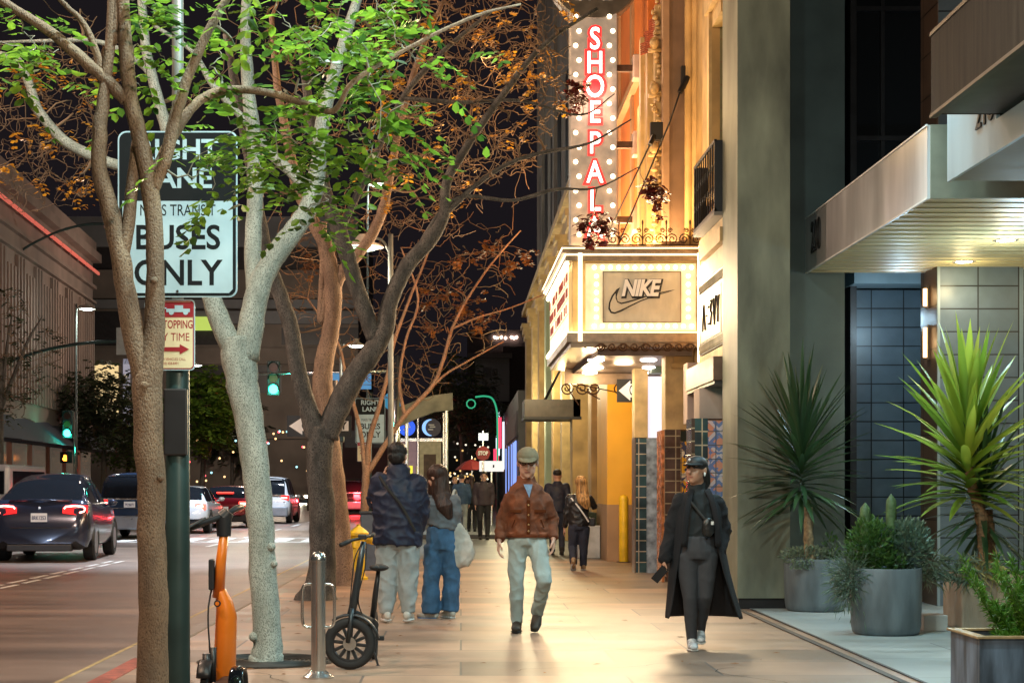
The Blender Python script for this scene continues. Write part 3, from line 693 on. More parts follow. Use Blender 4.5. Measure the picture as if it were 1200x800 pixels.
yb_ = thing('bollard', 'yellow steel bollard at the foot of the tan wall', 'bollard', (2.93,30.7,0))
MB().lathe([(.085,0),(.085,1.12),(.075,1.17),(.05,1.2),(0.001,1.21)], n=18).build('post', mat('yellow_paint',(.75,.48,.02),.4,var=.15,vs=6), yb_, smooth=40)
MB().lathe([(.13,0),(.13,.012)], n=18).build('base_plate', M_dark, yb_)
wb = thing('planter_box', 'low pale metal trough standing along the tan wall behind the blond woman', 'planter', (2.5,33.5,0))
MB().box(-.28,.14,-1.2,1.2,0,.62).build('trough', mat('pale_galvanised',(.45,.46,.48),.45,metal=.2,var=.2,vs=4), wb, bevel=.01)
MB().box(-.20,.08,-1.1,1.1,.62,.86).build('hedge_block', mat('dark_hedge',(.02,.035,.02),.8,var=.4,vs=20,bump=.6), wb)
# ================================================================ planters and plants on the right
M_pot = mat('grey_glazed_pot', (.125,.16,.18), .5, var=.30, vs=3.5, bump=.15, bs=20, stretch=(1.5,1.5,.4))
M_potb = mat('beige_concrete_pot', (.36,.28,.20), .7, var=.25, vs=4, bump=.2, bs=30, stretch=(1,1,.4))
M_zinc = mat('weathered_zinc', (.10,.135,.19), .5, metal=.2, var=.45, vs=4, bump=.08, stretch=(3,3,.5))
M_soil = mat('soil', (.03,.022,.015), .9, var=.3, bump=.6)
L_green = leafmat('bush_leaf', (.03,.085,.018), (.07,.15,.035), .25)
L_blue = leafmat('blue_leaf', (.06,.11,.075), (.14,.20,.14), .2)
L_grey = leafmat('silver_leaf', (.10,.15,.11), (.20,.25,.16), .2)
L_straw = leafmat('straw_leaf', (.34,.30,.12), (.45,.38,.16), .2)
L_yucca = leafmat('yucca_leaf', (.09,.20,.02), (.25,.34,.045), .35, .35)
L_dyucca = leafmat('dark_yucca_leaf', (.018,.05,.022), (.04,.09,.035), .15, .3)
L_tree = leafmat('tree_leaf', (.012,.05,.008), (.15,.30,.028), .5, .35)
L_amber = leafmat('amber_leaf', (.22,.09,.012), (.72,.42,.03), .4)
L_rust = leafmat('rust_leaf', (.13,.055,.02), (.30,.13,.03), .4)
L_wine = leafmat('wine_leaf', (.08,.015,.012), (.14,.03,.02), .3)
L_far = leafmat('far_leaf', (.05,.12,.02), (.16,.26,.03), .4)
L_fard = leafmat('far_dark_leaf', (.03,.045,.025), (.07,.08,.04), .3)
L_fir = leafmat('fir_leaf', (.03,.11,.012), (.09,.22,.02), .3)
def round_pot(name, label, loc, r, h, lip=.03):
    t = thing(name, label, 'planter', loc)
    MB().lathe([(.001,0),(r*.86,0),(r*.93,.02),(r*.97,.08),(r,h*.55),(r,h-.02),(r*.985,h),(r-lip,h),(r-lip-.005,h-.06),(.001,h-.06)], n=40).build('pot', M_pot, t, smooth=40)
    MB().lathe([(r-lip-.01,h-.05),(.001,h-.045)], n=24).build('soil', M_soil, t)
    return t
PB = W(1038,0,127); PA = W(955,0,107)
pb = round_pot('round_planter', 'large grey round planter crowded with cactus and leafy succulents, nearest of the grey pots', (PB.x,PB.y,0.006), .325, .61)
pa = round_pot('round_planter', 'grey round planter holding the dark spiky palm beside the grey green pier', (PA.x,PA.y,0.006), .335, .57)
def leaf(mb, p, d, L_, w, rng, droop=0, mi=0):
    """a folded pointed leaf"""
    d = d.normalized(); s = d.cross(Vector((0,0,1)))
    if s.length < .05: s = Vector((1,0,0))
    s.normalize(); s = (Matrix.Rotation(rng.uniform(-1.2,1.2), 3, d) @ s); n_ = s.cross(d)
    m = p+d*L_*.5+Vector((0,0,-droop*L_*.3)); e = p+d*L_+Vector((0,0,-droop*L_))
    mb.add([p, m+s*w/2+n_*w*.15, e, m-s*w/2+n_*w*.15], [(0,1,2),(0,2,3)], mi)
def bush(mb, c, r, n, L_, w, rng, up=.3):
    for _ in range(n):
        while True:
            v = Vector((rng.uniform(-1,1),rng.uniform(-1,1),rng.uniform(-1,1)))
            if v.length < 1 and v.length > .25: break
        p = Vector(c)+Vector((v.x*r[0],v.y*r[1],v.z*r[2]))
        leaf(mb, p, v.normalized()+Vector((rng.uniform(-.6,.6),rng.uniform(-.6,.6),rng.uniform(-.2,.6)+up)), L_*rng.uniform(.6,1.2), w*rng.uniform(.7,1.2), rng)
rg = random.Random(11)
def plant(name, label, cat, loc, parts, group=None):
    t = thing(name, label, cat, loc, group=group)
    for nm, mb, m, sm in parts: mb.build(nm, m, t, smooth=sm)
    return t
# cacti
def cactus(h, r, x, y, z0=0):
    mb = MB(); k = 14; vs = []; fs = []; n = 20; rows = 12
    for j in range(rows+1):
        t = j/rows; rr = r*(.8+.2*math.sin(min(1,t*2)*math.pi/2))*(math.sqrt(max(0,1-max(0,(t-.85)/.15)**2)))
        for i in range(n):
            a = 2*math.pi*i/n; q = rr*(1+(.10 if i%2 else -.08)); vs.append((x+q*math.cos(a), y+q*math.sin(a), z0+h*t))
    for j in range(rows):
        for i in range(n): a=j*n+i; b=j*n+(i+1)%n; fs.append((a,b,b+n,a+n))
    mb.add(vs, fs); return mb
M_cact = mat('cactus_skin', (.07,.13,.045), .6, var=.3, vs=14, bump=.3)
plant('cactus', 'tallest column cactus rising behind the leaves of the big round planter', 'cactus', (PB.x+.05,PB.y,.56), [('column', cactus(.74,.045,0,0), M_cact, True)])
plant('cactus', 'left hand pair of shorter column cacti in the big round planter', 'cactus', (PB.x-.19,PB.y,.56), [('column', cactus(.66,.045,0,0), M_cact, True), ('column', cactus(.52,.04,.09,.03), M_cact, True)])
m1 = MB(); bush(m1, (-.13,0,.22), (.22,.2,.27), 1300, .060, .032, rg); bush(m1,(-.02,-.12,.08),(.18,.12,.13),400,.05,.026,rg)
plant('shrub', 'bright green small leaved bush filling the left of the big round planter', 'shrub', (PB.x,PB.y,.58), [('foliage', m1, L_green, None)])
m1 = MB(); bush(m1, (.20,.02,.22), (.21,.2,.27), 1100, .068, .034, rg)
for k in range(9):
    a = rg.uniform(0,6); x = .2+.14*math.cos(a); y = .1*math.sin(a); hh = rg.uniform(.28,.5)
    m1.tube([(x*.7,y,0),(x,y,hh)], .004, n=4)
    for j in range(14): leaf(m1, Vector((x,y,hh*(.3+.05*j))), Vector((rg.uniform(-1,1),rg.uniform(-1,1),.5)), .06, .03, rg)
plant('shrub', 'pale blue green upright succulent bush on the right of the big round planter', 'shrub', (PB.x,PB.y,.58), [('foliage', m1, L_blue, None)])
def needle_tuft(mb, c, r, n, L_, w, rng, hang=.6):
    for _ in range(n):
        v = Vector((rng.gauss(0,.5),rng.gauss(0,.4),rng.gauss(0,.45))); p = Vector(c)+Vector((v.x*r[0],v.y*r[1],v.z*r[2]))
        leaf(mb, p, Vector((v.x,v.y,v.z))+Vector((rng.uniform(-.5,.5),rng.uniform(-.5,.5),rng.uniform(-.3,.6))), L_*rng.uniform(.6,1.2), w, rng, droop=hang*rng.uniform(0,.6))
m1 = MB(); needle_tuft(m1, (-.34,-.08,-.08), (.17,.18,.24), 1300, .09, .010, rg)
for k in range(34):
    a = rg.uniform(0,6.28); p = [(-.2,-.05,.0),(-.34+.12*math.cos(a),-.1,-.02),(-.36+.18*math.cos(a),-.12,-.12+.16*math.sin(a))]; m1.tube(p,.004,n=3)
plant('trailing_succulent', 'bluish trailing succulent spilling over the left rim of the big round planter', 'plant', (PB.x,PB.y,.60), [('foliage', m1, L_blue, None)])
m1 = MB(); bush(m1, (-.1,-.1,.06), (.30,.2,.10), 500, .05, .03, rg)
m2 = MB(); bush(m2, (.15,-.1,.10), (.10,.1,.22), 160, .05, .03, rg)
for b in range(160): leaf(m1, Vector((rg.uniform(-.33,.1),-.30,rg.uniform(-.06,.05))), Vector((rg.uniform(-1,1),-1,-.6)), .045,.028,rg)
plant('ground_ivy', 'pale leafy creeper edging the pot of the dark spiky palm', 'plant', (PA.x,PA.y,.54), [('foliage', m1, L_grey, None), ('foliage', m2, L_green, None)])
# yuccas
def yucca(name, label, loc, trunk, crown, L_, n, lm, w, seed, down=-.5, tm=None, tr=.05):
    rng = random.Random(seed); t = thing(name, label, 'yucca', loc)
    mb = MB(); pts = catmull(trunk, 6); k = len(pts)
    mb.tube(pts, [tr*(1.35-.5*i/k)*(1+.10*math.sin(i*2.3)) for i in range(k)], n=10); mb.build('trunk', tm or M_trunkY, t, smooth=True)
    lf = MB(); c = Vector(crown)
    for i in range(n):
        f = i/n; el = (1-f)*1.45+f*down+rng.uniform(-.12,.12); az = i*2.39996+rng.uniform(-.2,.2)
        d = Vector((math.cos(az)*math.cos(el), math.sin(az)*math.cos(el), math.sin(el)))
        base = c+Vector((0,0,-f*L_*.55))+d*.02
        l = L_*rng.uniform(.8,1.08)*(.60+.36*max(0,math.sin(el))+.04); s = d.cross(Vector((0,0,1))).normalized(); nn = s.cross(d).normalized()
        sag = rng.uniform(.04,.16)+.14*f
        vs = []; fs = []; m = 6
        for j in range(m+1):
            q = j/m; p = base+d*l*q+Vector((0,0,-sag*l*q*q)); ww = w*(.55+1.2*q-1.9*q*q+.15*q**3)*(1 if q<1 else 0)
            ww = max(.0008, w*math.sin(math.pi*min(1,(.16+.84*q)))**.8) if q < 1 else .0006
            vs += [p+s*ww/2+nn*ww*.18, p, p-s*ww/2+nn*ww*.18]
        for j in range(m):
            a = j*3; fs += [(a,a+1,a+4,a+3),(a+1,a+2,a+5,a+4)]
        lf.add(vs, fs)
    lf.build('leaves', lm, t, smooth=True)
    return t
M_trunkY = mat('yucca_trunk', (.24,.13,.06), .75, var=.4, vs=14, bump=.8, bs=40, stretch=(1,1,2.2))
PC = W(1152,0,122)
pc = thing('square_planter', 'beige weathered concrete planter under the tall bright green yucca', 'planter', (PC.x+.05,PC.y,.006))
MB().box(-.34,.8,-.3,.35,0,.53).build('box', M_potb, pc, bevel=.02)
MB().box(-.31,.77,-.27,.32,.531,.534).build('soil', M_soil, pc)
tz = .54
yucca('yucca', 'tall yucca with bright green sword leaves lit from above, in the beige planter', (PC.x,PC.y,tz), [(.03,0,0),(.015,0,.25),(-.02,0,.55),(-.10,0,.82),(-.15,0,1.02)], (-.15,0,1.36), 1.22, 100, L_yucca, .092, 4, down=-.1, tr=.055)
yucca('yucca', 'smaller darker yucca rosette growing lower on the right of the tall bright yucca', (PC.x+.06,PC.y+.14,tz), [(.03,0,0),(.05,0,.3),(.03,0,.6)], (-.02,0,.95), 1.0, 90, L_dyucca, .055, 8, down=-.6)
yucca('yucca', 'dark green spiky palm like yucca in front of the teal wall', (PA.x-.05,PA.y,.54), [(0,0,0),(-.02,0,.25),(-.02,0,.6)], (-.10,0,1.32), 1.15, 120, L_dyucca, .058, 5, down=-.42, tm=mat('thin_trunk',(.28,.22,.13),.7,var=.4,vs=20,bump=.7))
m1 = MB()
for _ in range(420):
    c = Vector((rg.uniform(-.62,-.02), -.32+rg.uniform(-.05,.1), rg.uniform(-.12,.10)+.05)); a = Vector((rg.uniform(-1,1),rg.uniform(-1,.2),rg.uniform(-.5,1)))
    leaf(m1, c, a, rg.uniform(.10,.19), .013, rg, droop=rg.uniform(0,.7))
m2 = MB()
for _ in range(130):
    c = Vector((rg.uniform(-.18,.12), -.30+rg.uniform(-.05,.1), rg.uniform(-.08,.08)+.05)); a = Vector((rg.uniform(-1,1),rg.uniform(-1,.2),rg.uniform(-.9,1)))
    leaf(m2, c, a, rg.uniform(.10,.22), .012, rg, droop=rg.uniform(0,.8))
plant('spider_plant', 'silvery grassy succulent spilling from the beige planter towards the grey pot', 'plant', (PC.x-.05,PC.y,tz), [('foliage', m1, L_grey, None), ('dry_leaves', m2, L_straw, None)])
wbk = thing('concrete_block', 'small pale concrete block standing between the grey pot and the beige planter', 'block', (W(1095,0,124).x,W(0,0,124).y,.006))
MB().box(-.13,.10,-.1,.25,0,.15).build('block', M_conc, wbk, bevel=.008)
PD = W(1168,0,192)
pdx = thing('zinc_planter', 'streaked blue grey zinc planter box in the bottom right corner', 'planter', (3.45,10.4,.006))
MB().box(-.38,.6,-.3,-.26,0,.46).box(-.38,-.34,-.26,.3,0,.46).box(.56,.6,-.26,.3,0,.46).box(-.34,.56,.26,.3,0,.46).build('box', M_zinc, pdx, bevel=.004)
MB().box(-.40,.62,-.32,-.25,.46,.475).box(-.40,-.33,-.25,.32,.46,.475).box(-.33,.62,.25,.32,.46,.475).build('rim', mat('rusty_rim',(.36,.25,.13),.5,metal=.3,var=.25,vs=9), pdx, bevel=.003)
MB().box(-.34,.56,-.26,.26,.36,.40).build('soil', M_soil, pdx)
m1 = MB()
for k in range(64):
    bx = rg.uniform(-.16,.5); by = rg.uniform(-.2,.2); L_ = rg.uniform(.2,.62)
    dx = rg.uniform(-.7,.5); d = Vector((dx, rg.uniform(-.4,.4), 1)).normalized()
    if k < 3: d = Vector((-.9,-.5,.3)).normalized(); bx = 0; L_ = .25
    p0 = Vector((bx,by,.0)); pts = [p0+d*L_*q+Vector((0,0,-.05*q*q)) for q in (0,.33,.66,1)]
    m1.tube(pts, .004, n=4)
    for j in range(150):
        q = rg.uniform(.1,1); c = p0+d*L_*q; v = Vector((rg.gauss(0,1),rg.gauss(0,1),rg.gauss(0,1))).normalized()
        leaf(m1, c, v+d*.6, .06, .009, rg)
plant('feathery_fern', 'feathery dark green fern with upright plumes in the zinc planter', 'fern', (3.45,10.4,.40), [('foliage', m1, L_fir, None)])

# ================================================================ stainless bollard
sb_ = W(373,0,164); b1 = thing('cycle_bollard', 'stainless steel bollard with a loop handle on each side, beside the folding bike', 'bollard', (sb_.x,sb_.y,0))
M_ss = mat('stainless', (.62,.62,.60), .22, metal=.95, var=.08, vs=3)
MB().lathe([(.052,0),(.052,.83)], n=28).build('post', M_ss, b1, smooth=40)
MB().lathe([(.056,.828),(.057,.845),(.052,.87),(.035,.895),(.001,.905)], n=28).build('cap', M_ss, b1, smooth=60)
MB().lathe([(.11,0),(.11,.012),(.085,.03),(.06,.05),(.053,.052)], n=28).build('base_flange', M_ss, b1, smooth=40)
for d in (-1,1):
    MB().tube(catmull([(d*.04,0,.36),(d*.09,0,.365),(d*.112,0,.40),(d*.115,0,.5),(d*.112,0,.63),(d*.09,0,.665),(d*.04,0,.67)],5), .011, n=8).build('loop_handle', M_ss, b1, smooth=True)

# ================================================================ e-scooter (orange)
M_or = mat('orange_shell', (.75,.17,.012), .35, var=.06, vs=3, coat=.3)
M_rub = mat('rubber', (.015,.015,.016), .75, var=.2, vs=20)
M_blkp = mat('black_plastic', (.02,.02,.022), .4, var=.1)
sx = thing('electric_scooter', 'orange shared electric scooter with black handlebar parked in front of the dark street pole', 'scooter', (-1.56,11.0,0), R(0))
# stem from handlebar down; px260..; s~182
def sc(px,py,dy=0): return ((px-256)/182, dy, H+(CY-py)/182)
MB().tube([sc(262,628),sc(258,660,.01),sc(255,700,.02)], [.030,.034,.038], [.042,.046,.05], n=14).build('upper_stem', M_or, sx, smooth=True)
MB().tube([sc(257,692,.02),sc(262,706,.03),sc(264,722,.04),sc(262,770,.05),sc(262,812,.06)], [.036,.054,.068,.072,.072], [.05,.07,.09,.10,.10], n=16).build('lower_fairing', M_or, sx, smooth=50)
MB().tube([sc(262,628),sc(262,606)], [.045,.052], n=12).tube([sc(262,606),sc(268,599)],[.052,.04],n=12).build('head', M_blkp, sx, smooth=50)
MB().tube(catmull([sc(216,622,-.25),sc(240,612,-.12),sc(262,604,0),sc(273,596,.12),sc(276,594,.3)],4), .020, n=8).build('handlebar', M_blkp, sx, smooth=True)
MB().tube([sc(216,622,-.25),sc(236,614,-.14)], .021, n=10).build('grip', M_rub, sx, smooth=True)
MB().tube([sc(222,620,-.30),sc(246,606,-.2)], .008, n=6).build('brake_lever', M_blkp, sx)
MB().box(-.062,-.026,-.04,.02,.70,.90).build('phone_holder', M_blkp, sx, bevel=.01)
MB().lathe([(.022,0),(.022,-.01)], sc(256,706,-.055), axis='Y', n=16).build('round_badge', M_blkp, sx)
MB().lathe([(.013,0),(.013,-.004)], (sc(256,706)[0],-.068,sc(256,706)[2]), axis='Y', n=12).build('badge_ring', M_or, sx)
MB().box(.02,.17,-.45,.02,.10,.15).build('deck', M_blkp, sx, bevel=.02)
MB().tube([(-.06,-.10,.30),(-.06,-.12,.12)], .03, n=8).tube([(-.02,-.10,.34),(-.02,-.12,.12)], .02, n=8).build('fork', M_blkp, sx, smooth=True)
MB().tube([(-.02,-.09,.34),(-.02,-.11,.17)], .014, n=8).build('fork_sleeve', mat('brass_sleeve',(.5,.35,.15),.3,metal=.8,var=.1), sx, smooth=True)
def wheel(par, c, r, w, m_t, m_r, axis='X', nsp=5, hub=.04, name='wheel'):
    t = MB()
    q = [(r-w*.75,-w*.35),(r-w*.35,-w*.5),(r-w*.08,-w*.3),(r,0),(r-w*.08,w*.3),(r-w*.35,w*.5),(r-w*.75,w*.35)]
    vs = []; fs = []; n = 40
    for a_ in range(n):
        a = 2*math.pi*a_/n
        for (rr,x) in q:
            vs.append((c[0]+x, c[1]+rr*math.cos(a), c[2]+rr*math.sin(a)) if axis == 'X' else (c[0]+rr*math.cos(a), c[1]+x, c[2]+rr*math.sin(a)))
    k = len(q)
    for a_ in range(n):
        for j in range(k):
            A=a_*k+j; B=a_*k+(j+1)%k; C_=((a_+1)%n)*k+(j+1)%k; D=((a_+1)%n)*k+j; fs.append((A,B,C_,D))
    t.add(vs, fs); wo = t.build(name, m_t, par, smooth=60)
    rm = MB(); ri = r-w*.8
    if axis == 'X': rm.lathe([(hub,-w*.3),(hub,w*.3)], c, axis='X', n=16)
    else: rm.lathe([(hub,-w*.3),(hub,w*.3)], c, axis='Y', n=16)
    for i in range(nsp):
        a = 2*math.pi*i/nsp+.3; p0 = (0, hub*.6*math.cos(a), hub*.6*math.sin(a)); p1 = (0, ri*math.cos(a+.1), ri*math.sin(a+.1))
        if axis == 'Y': p0 = (p0[1],0,p0[2]); p1 = (p1[1],0,p1[2])
        rm.tube([Vector(c)+Vector(p0), Vector(c)+Vector(p1)], w*.12+.004, n=6)
    pts = [Vector(c)+(Vector((0,ri*math.cos(a),ri*math.sin(a))) if axis=='X' else Vector((ri*math.cos(a),0,ri*math.sin(a)))) for a in [2*math.pi*i/36 for i in range(37)]]
    rm.tube(pts, w*.22, n=6); rm.build('rim', m_r, wo, smooth=50)
    return wo
wheel(sx, (-.06,-.14,.115), .115, .05, M_rub, M_blkp)
wheel(sx, (.19,-.50,.115), .115, .05, M_rub, M_blkp)
fe = MB(); fe.tube([(.19,-.50+.15*math.cos(a),.115+.135*math.sin(a)) for a in [R(-25+i*17) for i in range(13)]], [.045]*13, [.016]*13, n=12); fe.build('rear_fender', mat('glossy_black',(.012,.015,.02),.15,var=0,coat=.5), sx, smooth=True)
MB().tube(catmull([(.0,.05,.9),(-.06,-.04,.6),(-.05,-.05,.3)],5), .006, n=5).build('cable', M_rub, sx, smooth=True)
fe = MB(); fe.tube([(-.06,-.14+.14*math.cos(a),.115+.14*math.sin(a)) for a in [R(20+i*14) for i in range(11)]], [.045]*11, [.012]*11, n=8); fe.build('fender', M_blkp, sx, smooth=True)
# ================================================================ folding e-bike
bkp = W(410,0,157); bk = thing('folding_bike', 'small dark grey folding electric bike with black tyres leaning beside the steel bollard', 'bicycle', (bkp.x,bkp.y,0))
M_bk = mat('graphite_paint', (.05,.055,.06), .35, metal=.5, var=.1)
def bq(px,py,dy=0): return ((px-410)/157, dy, H+(CY-py)/157)
wheel(bk, (.0,.0,.195), .195, .075, M_rub, M_blkp, axis='Y', nsp=12, hub=.035)
MB().lathe([(.05,0),(.05,.004)], (.0,-.03,.195), axis='Y', n=24).build('brake_disc', M_ss, bk)
MB().tube([bq(408,752,-.04),bq(411,730,-.05),bq(413,712,-.02)], .018, n=8).tube([bq(408,752,.05),bq(411,730,.06),bq(413,712,.02)], .018, n=8).build('fork', M_bk, bk, smooth=True)
MB().tube([(0+.215*math.cos(a),0,.195+.215*math.sin(a)) for a in [R(10+i*13) for i in range(10)]], [.012]*10, [.035]*10, n=8).build('fender', M_bk, bk, smooth=True)
MB().tube([bq(411,722,0),bq(416,700,0),bq(421,665,0),bq(426,634,0)], [.032,.030,.025,.021], n=10).build('stem', M_bk, bk, smooth=True)
MB().tube([bq(402,637,-.22),bq(414,632,-.1),bq(426,630,0),bq(432,628,.1),bq(436,627,.22)], .011, n=8).build('handlebar', M_blkp, bk, smooth=True)
MB().tube([bq(402,637,-.24),bq(411,633,-.12)], .017, n=8).build('grip', M_rub, bk, smooth=True)
MB().tube([bq(432,628,.12),bq(436,627,.24)], .017, n=8).build('grip', M_rub, bk, smooth=True)
MB().tube(catmull([bq(424,636,-.03),bq(416,655,-.06),bq(412,690,-.05),bq(409,730,-.06)],5), .005, n=5).tube(catmull([bq(430,636,-.03),bq(428,665,-.05),bq(420,700,-.04),bq(424,726,.2)],5), .005, n=5).build('brake_cable', M_rub, bk, smooth=True)
MB().box(bq(420,0)[0],bq(430,0)[0],-.05,-.01,.97,1.01).build('display', M_blkp, bk, bevel=.006)
MB().tube([bq(414,718,.02),bq(424,728,.3),bq(432,735,.55)], [.03,.035,.03], n=10).tube([bq(432,735,.55),bq(436,700,.5),bq(440,672,.46)], [.025,.022,.016], n=10).build('frame', M_bk, bk, smooth=True)
MB().ell(bq(441,668,.45), (.075,.12,.028), 16, 9).ell(bq(436,667,.36), (.04,.09,.022), 12, 7).build('saddle', M_rub, bk, smooth=True)
MB().lathe([(.05,-.02),(.05,.02)], bq(432,738,.5), axis='Y').tube([bq(432,738,.48),bq(436,752,.46)], .01, n=6).build('crank', M_blkp, bk)
MB().box(bq(435,0)[0],bq(447,0)[0],.42,.50,bq(0,756)[2],bq(0,751)[2]).build('pedal', M_rub, bk, bevel=.004)
wheel(bk, (bq(432,0)[0],.78,.195), .195, .05, M_rub, M_blkp, axis='X', nsp=7, hub=.05)
MB().tube([bq(430,748,.3),bq(441,784,.28)], .009, n=6).ell(bq(441,785,.28),(.025,.02,.012),8,5).build('kickstand', M_blkp, bk)

# ================================================================ hydrant + utility box
hp = W(420,0,80); hy = thing('fire_hydrant', 'yellow fire hydrant beside the tree behind the folding bike', 'hydrant', (hp.x,hp.y,0)); hy.scale = (.95,.95,.9)
M_hy = mat('hydrant_yellow', (.80,.55,.03), .4, var=.15, vs=12)
MB().lathe([(.15,0),(.15,.04),(.11,.05),(.10,.12),(.10,.50),(.135,.52),(.135,.56),(.12,.58),(.11,.70),(.16,.72),(.16,.76),(.12,.80),(.06,.85),(.03,.87),(.03,.90),(.001,.90)], n=24).build('barrel', M_hy, hy, smooth=40)
for d in (-1,1): MB().lathe([(.06,0),(.06,.09),(.075,.09),(.075,.13),(.03,.15)], (d*.1,0,.64), axis='X', n=16).build('outlet', M_hy, hy, smooth=40) if d>0 else MB().lathe([(.03,-.15),(.075,-.13),(.075,-.09),(.06,-.09),(.06,0)], (-.1,0,.64), axis='X', n=16).build('outlet', M_hy, hy, smooth=40)
MB().lathe([(.08,0),(.08,-.1),(.095,-.1),(.095,-.15),(.03,-.17)], (0,-.1,.42), axis='Y', n=18).build('front_outlet', M_hy, hy, smooth=40)
ub = W(433,0,72); u = thing('utility_cabinet', 'dark blue grey utility cabinet beside the yellow hydrant', 'cabinet', (ub.x,ub.y,0))
MB().box(-.14,.12,-.1,.2,0,.92).build('cabinet', mat('cabinet_blue',(.06,.08,.11),.4,var=.2), u, bevel=.015)
MB().box(-.16,.14,-.12,.22,.92,.96).build('lid', M_bk, u, bevel=.01)
MB().box(.06,.08,-.11,-.1,.5,.6).build('handle', M_ss, u)

# ================================================================ pole and big sign (foreground)
pX, pY = -1.70, 10.25
sp = thing('street_light', 'dark green street light pole carrying the big bus lane sign, its lamp above the view', 'street light', (pX,pY,0))
M_pg = mat('dark_green_paint', (.035,.07,.07), .4, metal=.2, var=.2, vs=3)
MB().lathe([(.16,0),(.15,.05),(.075,.12),(.070,2.12),(.06,2.16)], n=24).build('base_sleeve', M_pg, sp, smooth=40)
MB().lathe([(.036,2.1),(.033,7.4)], n=18).build('pole', mat('galvanised', (.5,.55,.55), .4, metal=.5, var=.1), sp, smooth=True)
MB().tube(catmull([(0,0,7.3),(.25,-.4,7.75),(.8,-1.4,7.9),(1.25,-2.3,7.85)],5), .03, n=8).build('arm', M_ss, sp, smooth=True)
lh = MB().box(1.0,1.6,-2.75,-2.2,7.78,7.88).build('lamp_head', M_ss, sp, bevel=.03)
MB().box(1.07,1.53,-2.68,-2.27,7.765,7.78).build('lens', M_cool, lh)
light('AREA', (pX+1.3,pY-2.47,7.74), (.78,1,.95), 620, .4)
MB().box(-.07,.07,-.09,-.05,1.55,1.95).build('box', M_blkp, sp, bevel=.01)
M_sgw = mat('sign_white_reflective', (.44,.60,.68), .5, var=.12, vs=3, spec=.3)
M_sgb = mat('sign_black', (.010,.012,.014), .65, var=0, spec=.15)
M_sgr = mat('sign_red', (.32,.02,.03), .4, var=.05)
def rrect(w, h, r, n=5):
    out = []
    for (cx_,cy_,a0) in ((w/2-r,h/2-r,0),(-w/2+r,h/2-r,90),(-w/2+r,-h/2+r,180),(w/2-r,-h/2+r,270)):
        for i in range(n+1): a = R(a0+90*i/n); out.append((cx_+r*math.cos(a), cy_+r*math.sin(a)))
    return out
def bus_sign(label, loc, w=.71, h=.985, rz=0):
    t = thing('bus_lane_sign', label, 'sign', loc, rz)
    fn = lambda o: (lambda u,v,q: (u,-q-o,v))
    MB().prism(rrect(w,h,.05), fn(0), .004).build('plate', M_sgw, t)
    MB().prism(rrect(w-.018,h-.018,.045), fn(.0045), .0015).build('border', M_sgb, t)
    wl = MB(); bz = -h/2+.025; tz_ = h/2-.415
    wl.prism([(-w/2+.05,bz+.0),(w/2-.05,bz+.0),(w/2-.028,bz+.022),(w/2-.028,tz_),(-w/2+.028,tz_),(-w/2+.028,bz+.022)], fn(.0062), .0015)
    wl.build('white_field', M_sgw, t)
    def tx(s, size, z, m, sx=1, bold=.004): text(s, size, (0,-.0066 if z > .1 else -.0082,z), FRONT, m, t, 'lettering', sx=sx, ext=.0002, bold=bold, world=False)
    tx('RIGHT', .165, h/2-.115, M_sgw, 1.0); tx('LANE', .165, h/2-.285, M_sgw, 1.02)
    tx('MASS TRANSIT', .095, .02, M_sgb, .72, .0)
    tx('BUSES', .20, -.145, M_sgb, .95, .004); tx('ONLY', .21, -.355, M_sgb, .92, .004)
    for z in (h/2-.03,-h/2+.035): MB().lathe([(.008,0),(.008,-.006)], (0,-.008,z), axis='Y', n=10).build('bolt', M_ss, t)
    return t
bus_sign('large black and white bus lane sign on the dark green pole behind the nearest trunk', (pX+.02,pY-.12,H+(CY-251)/197.5))
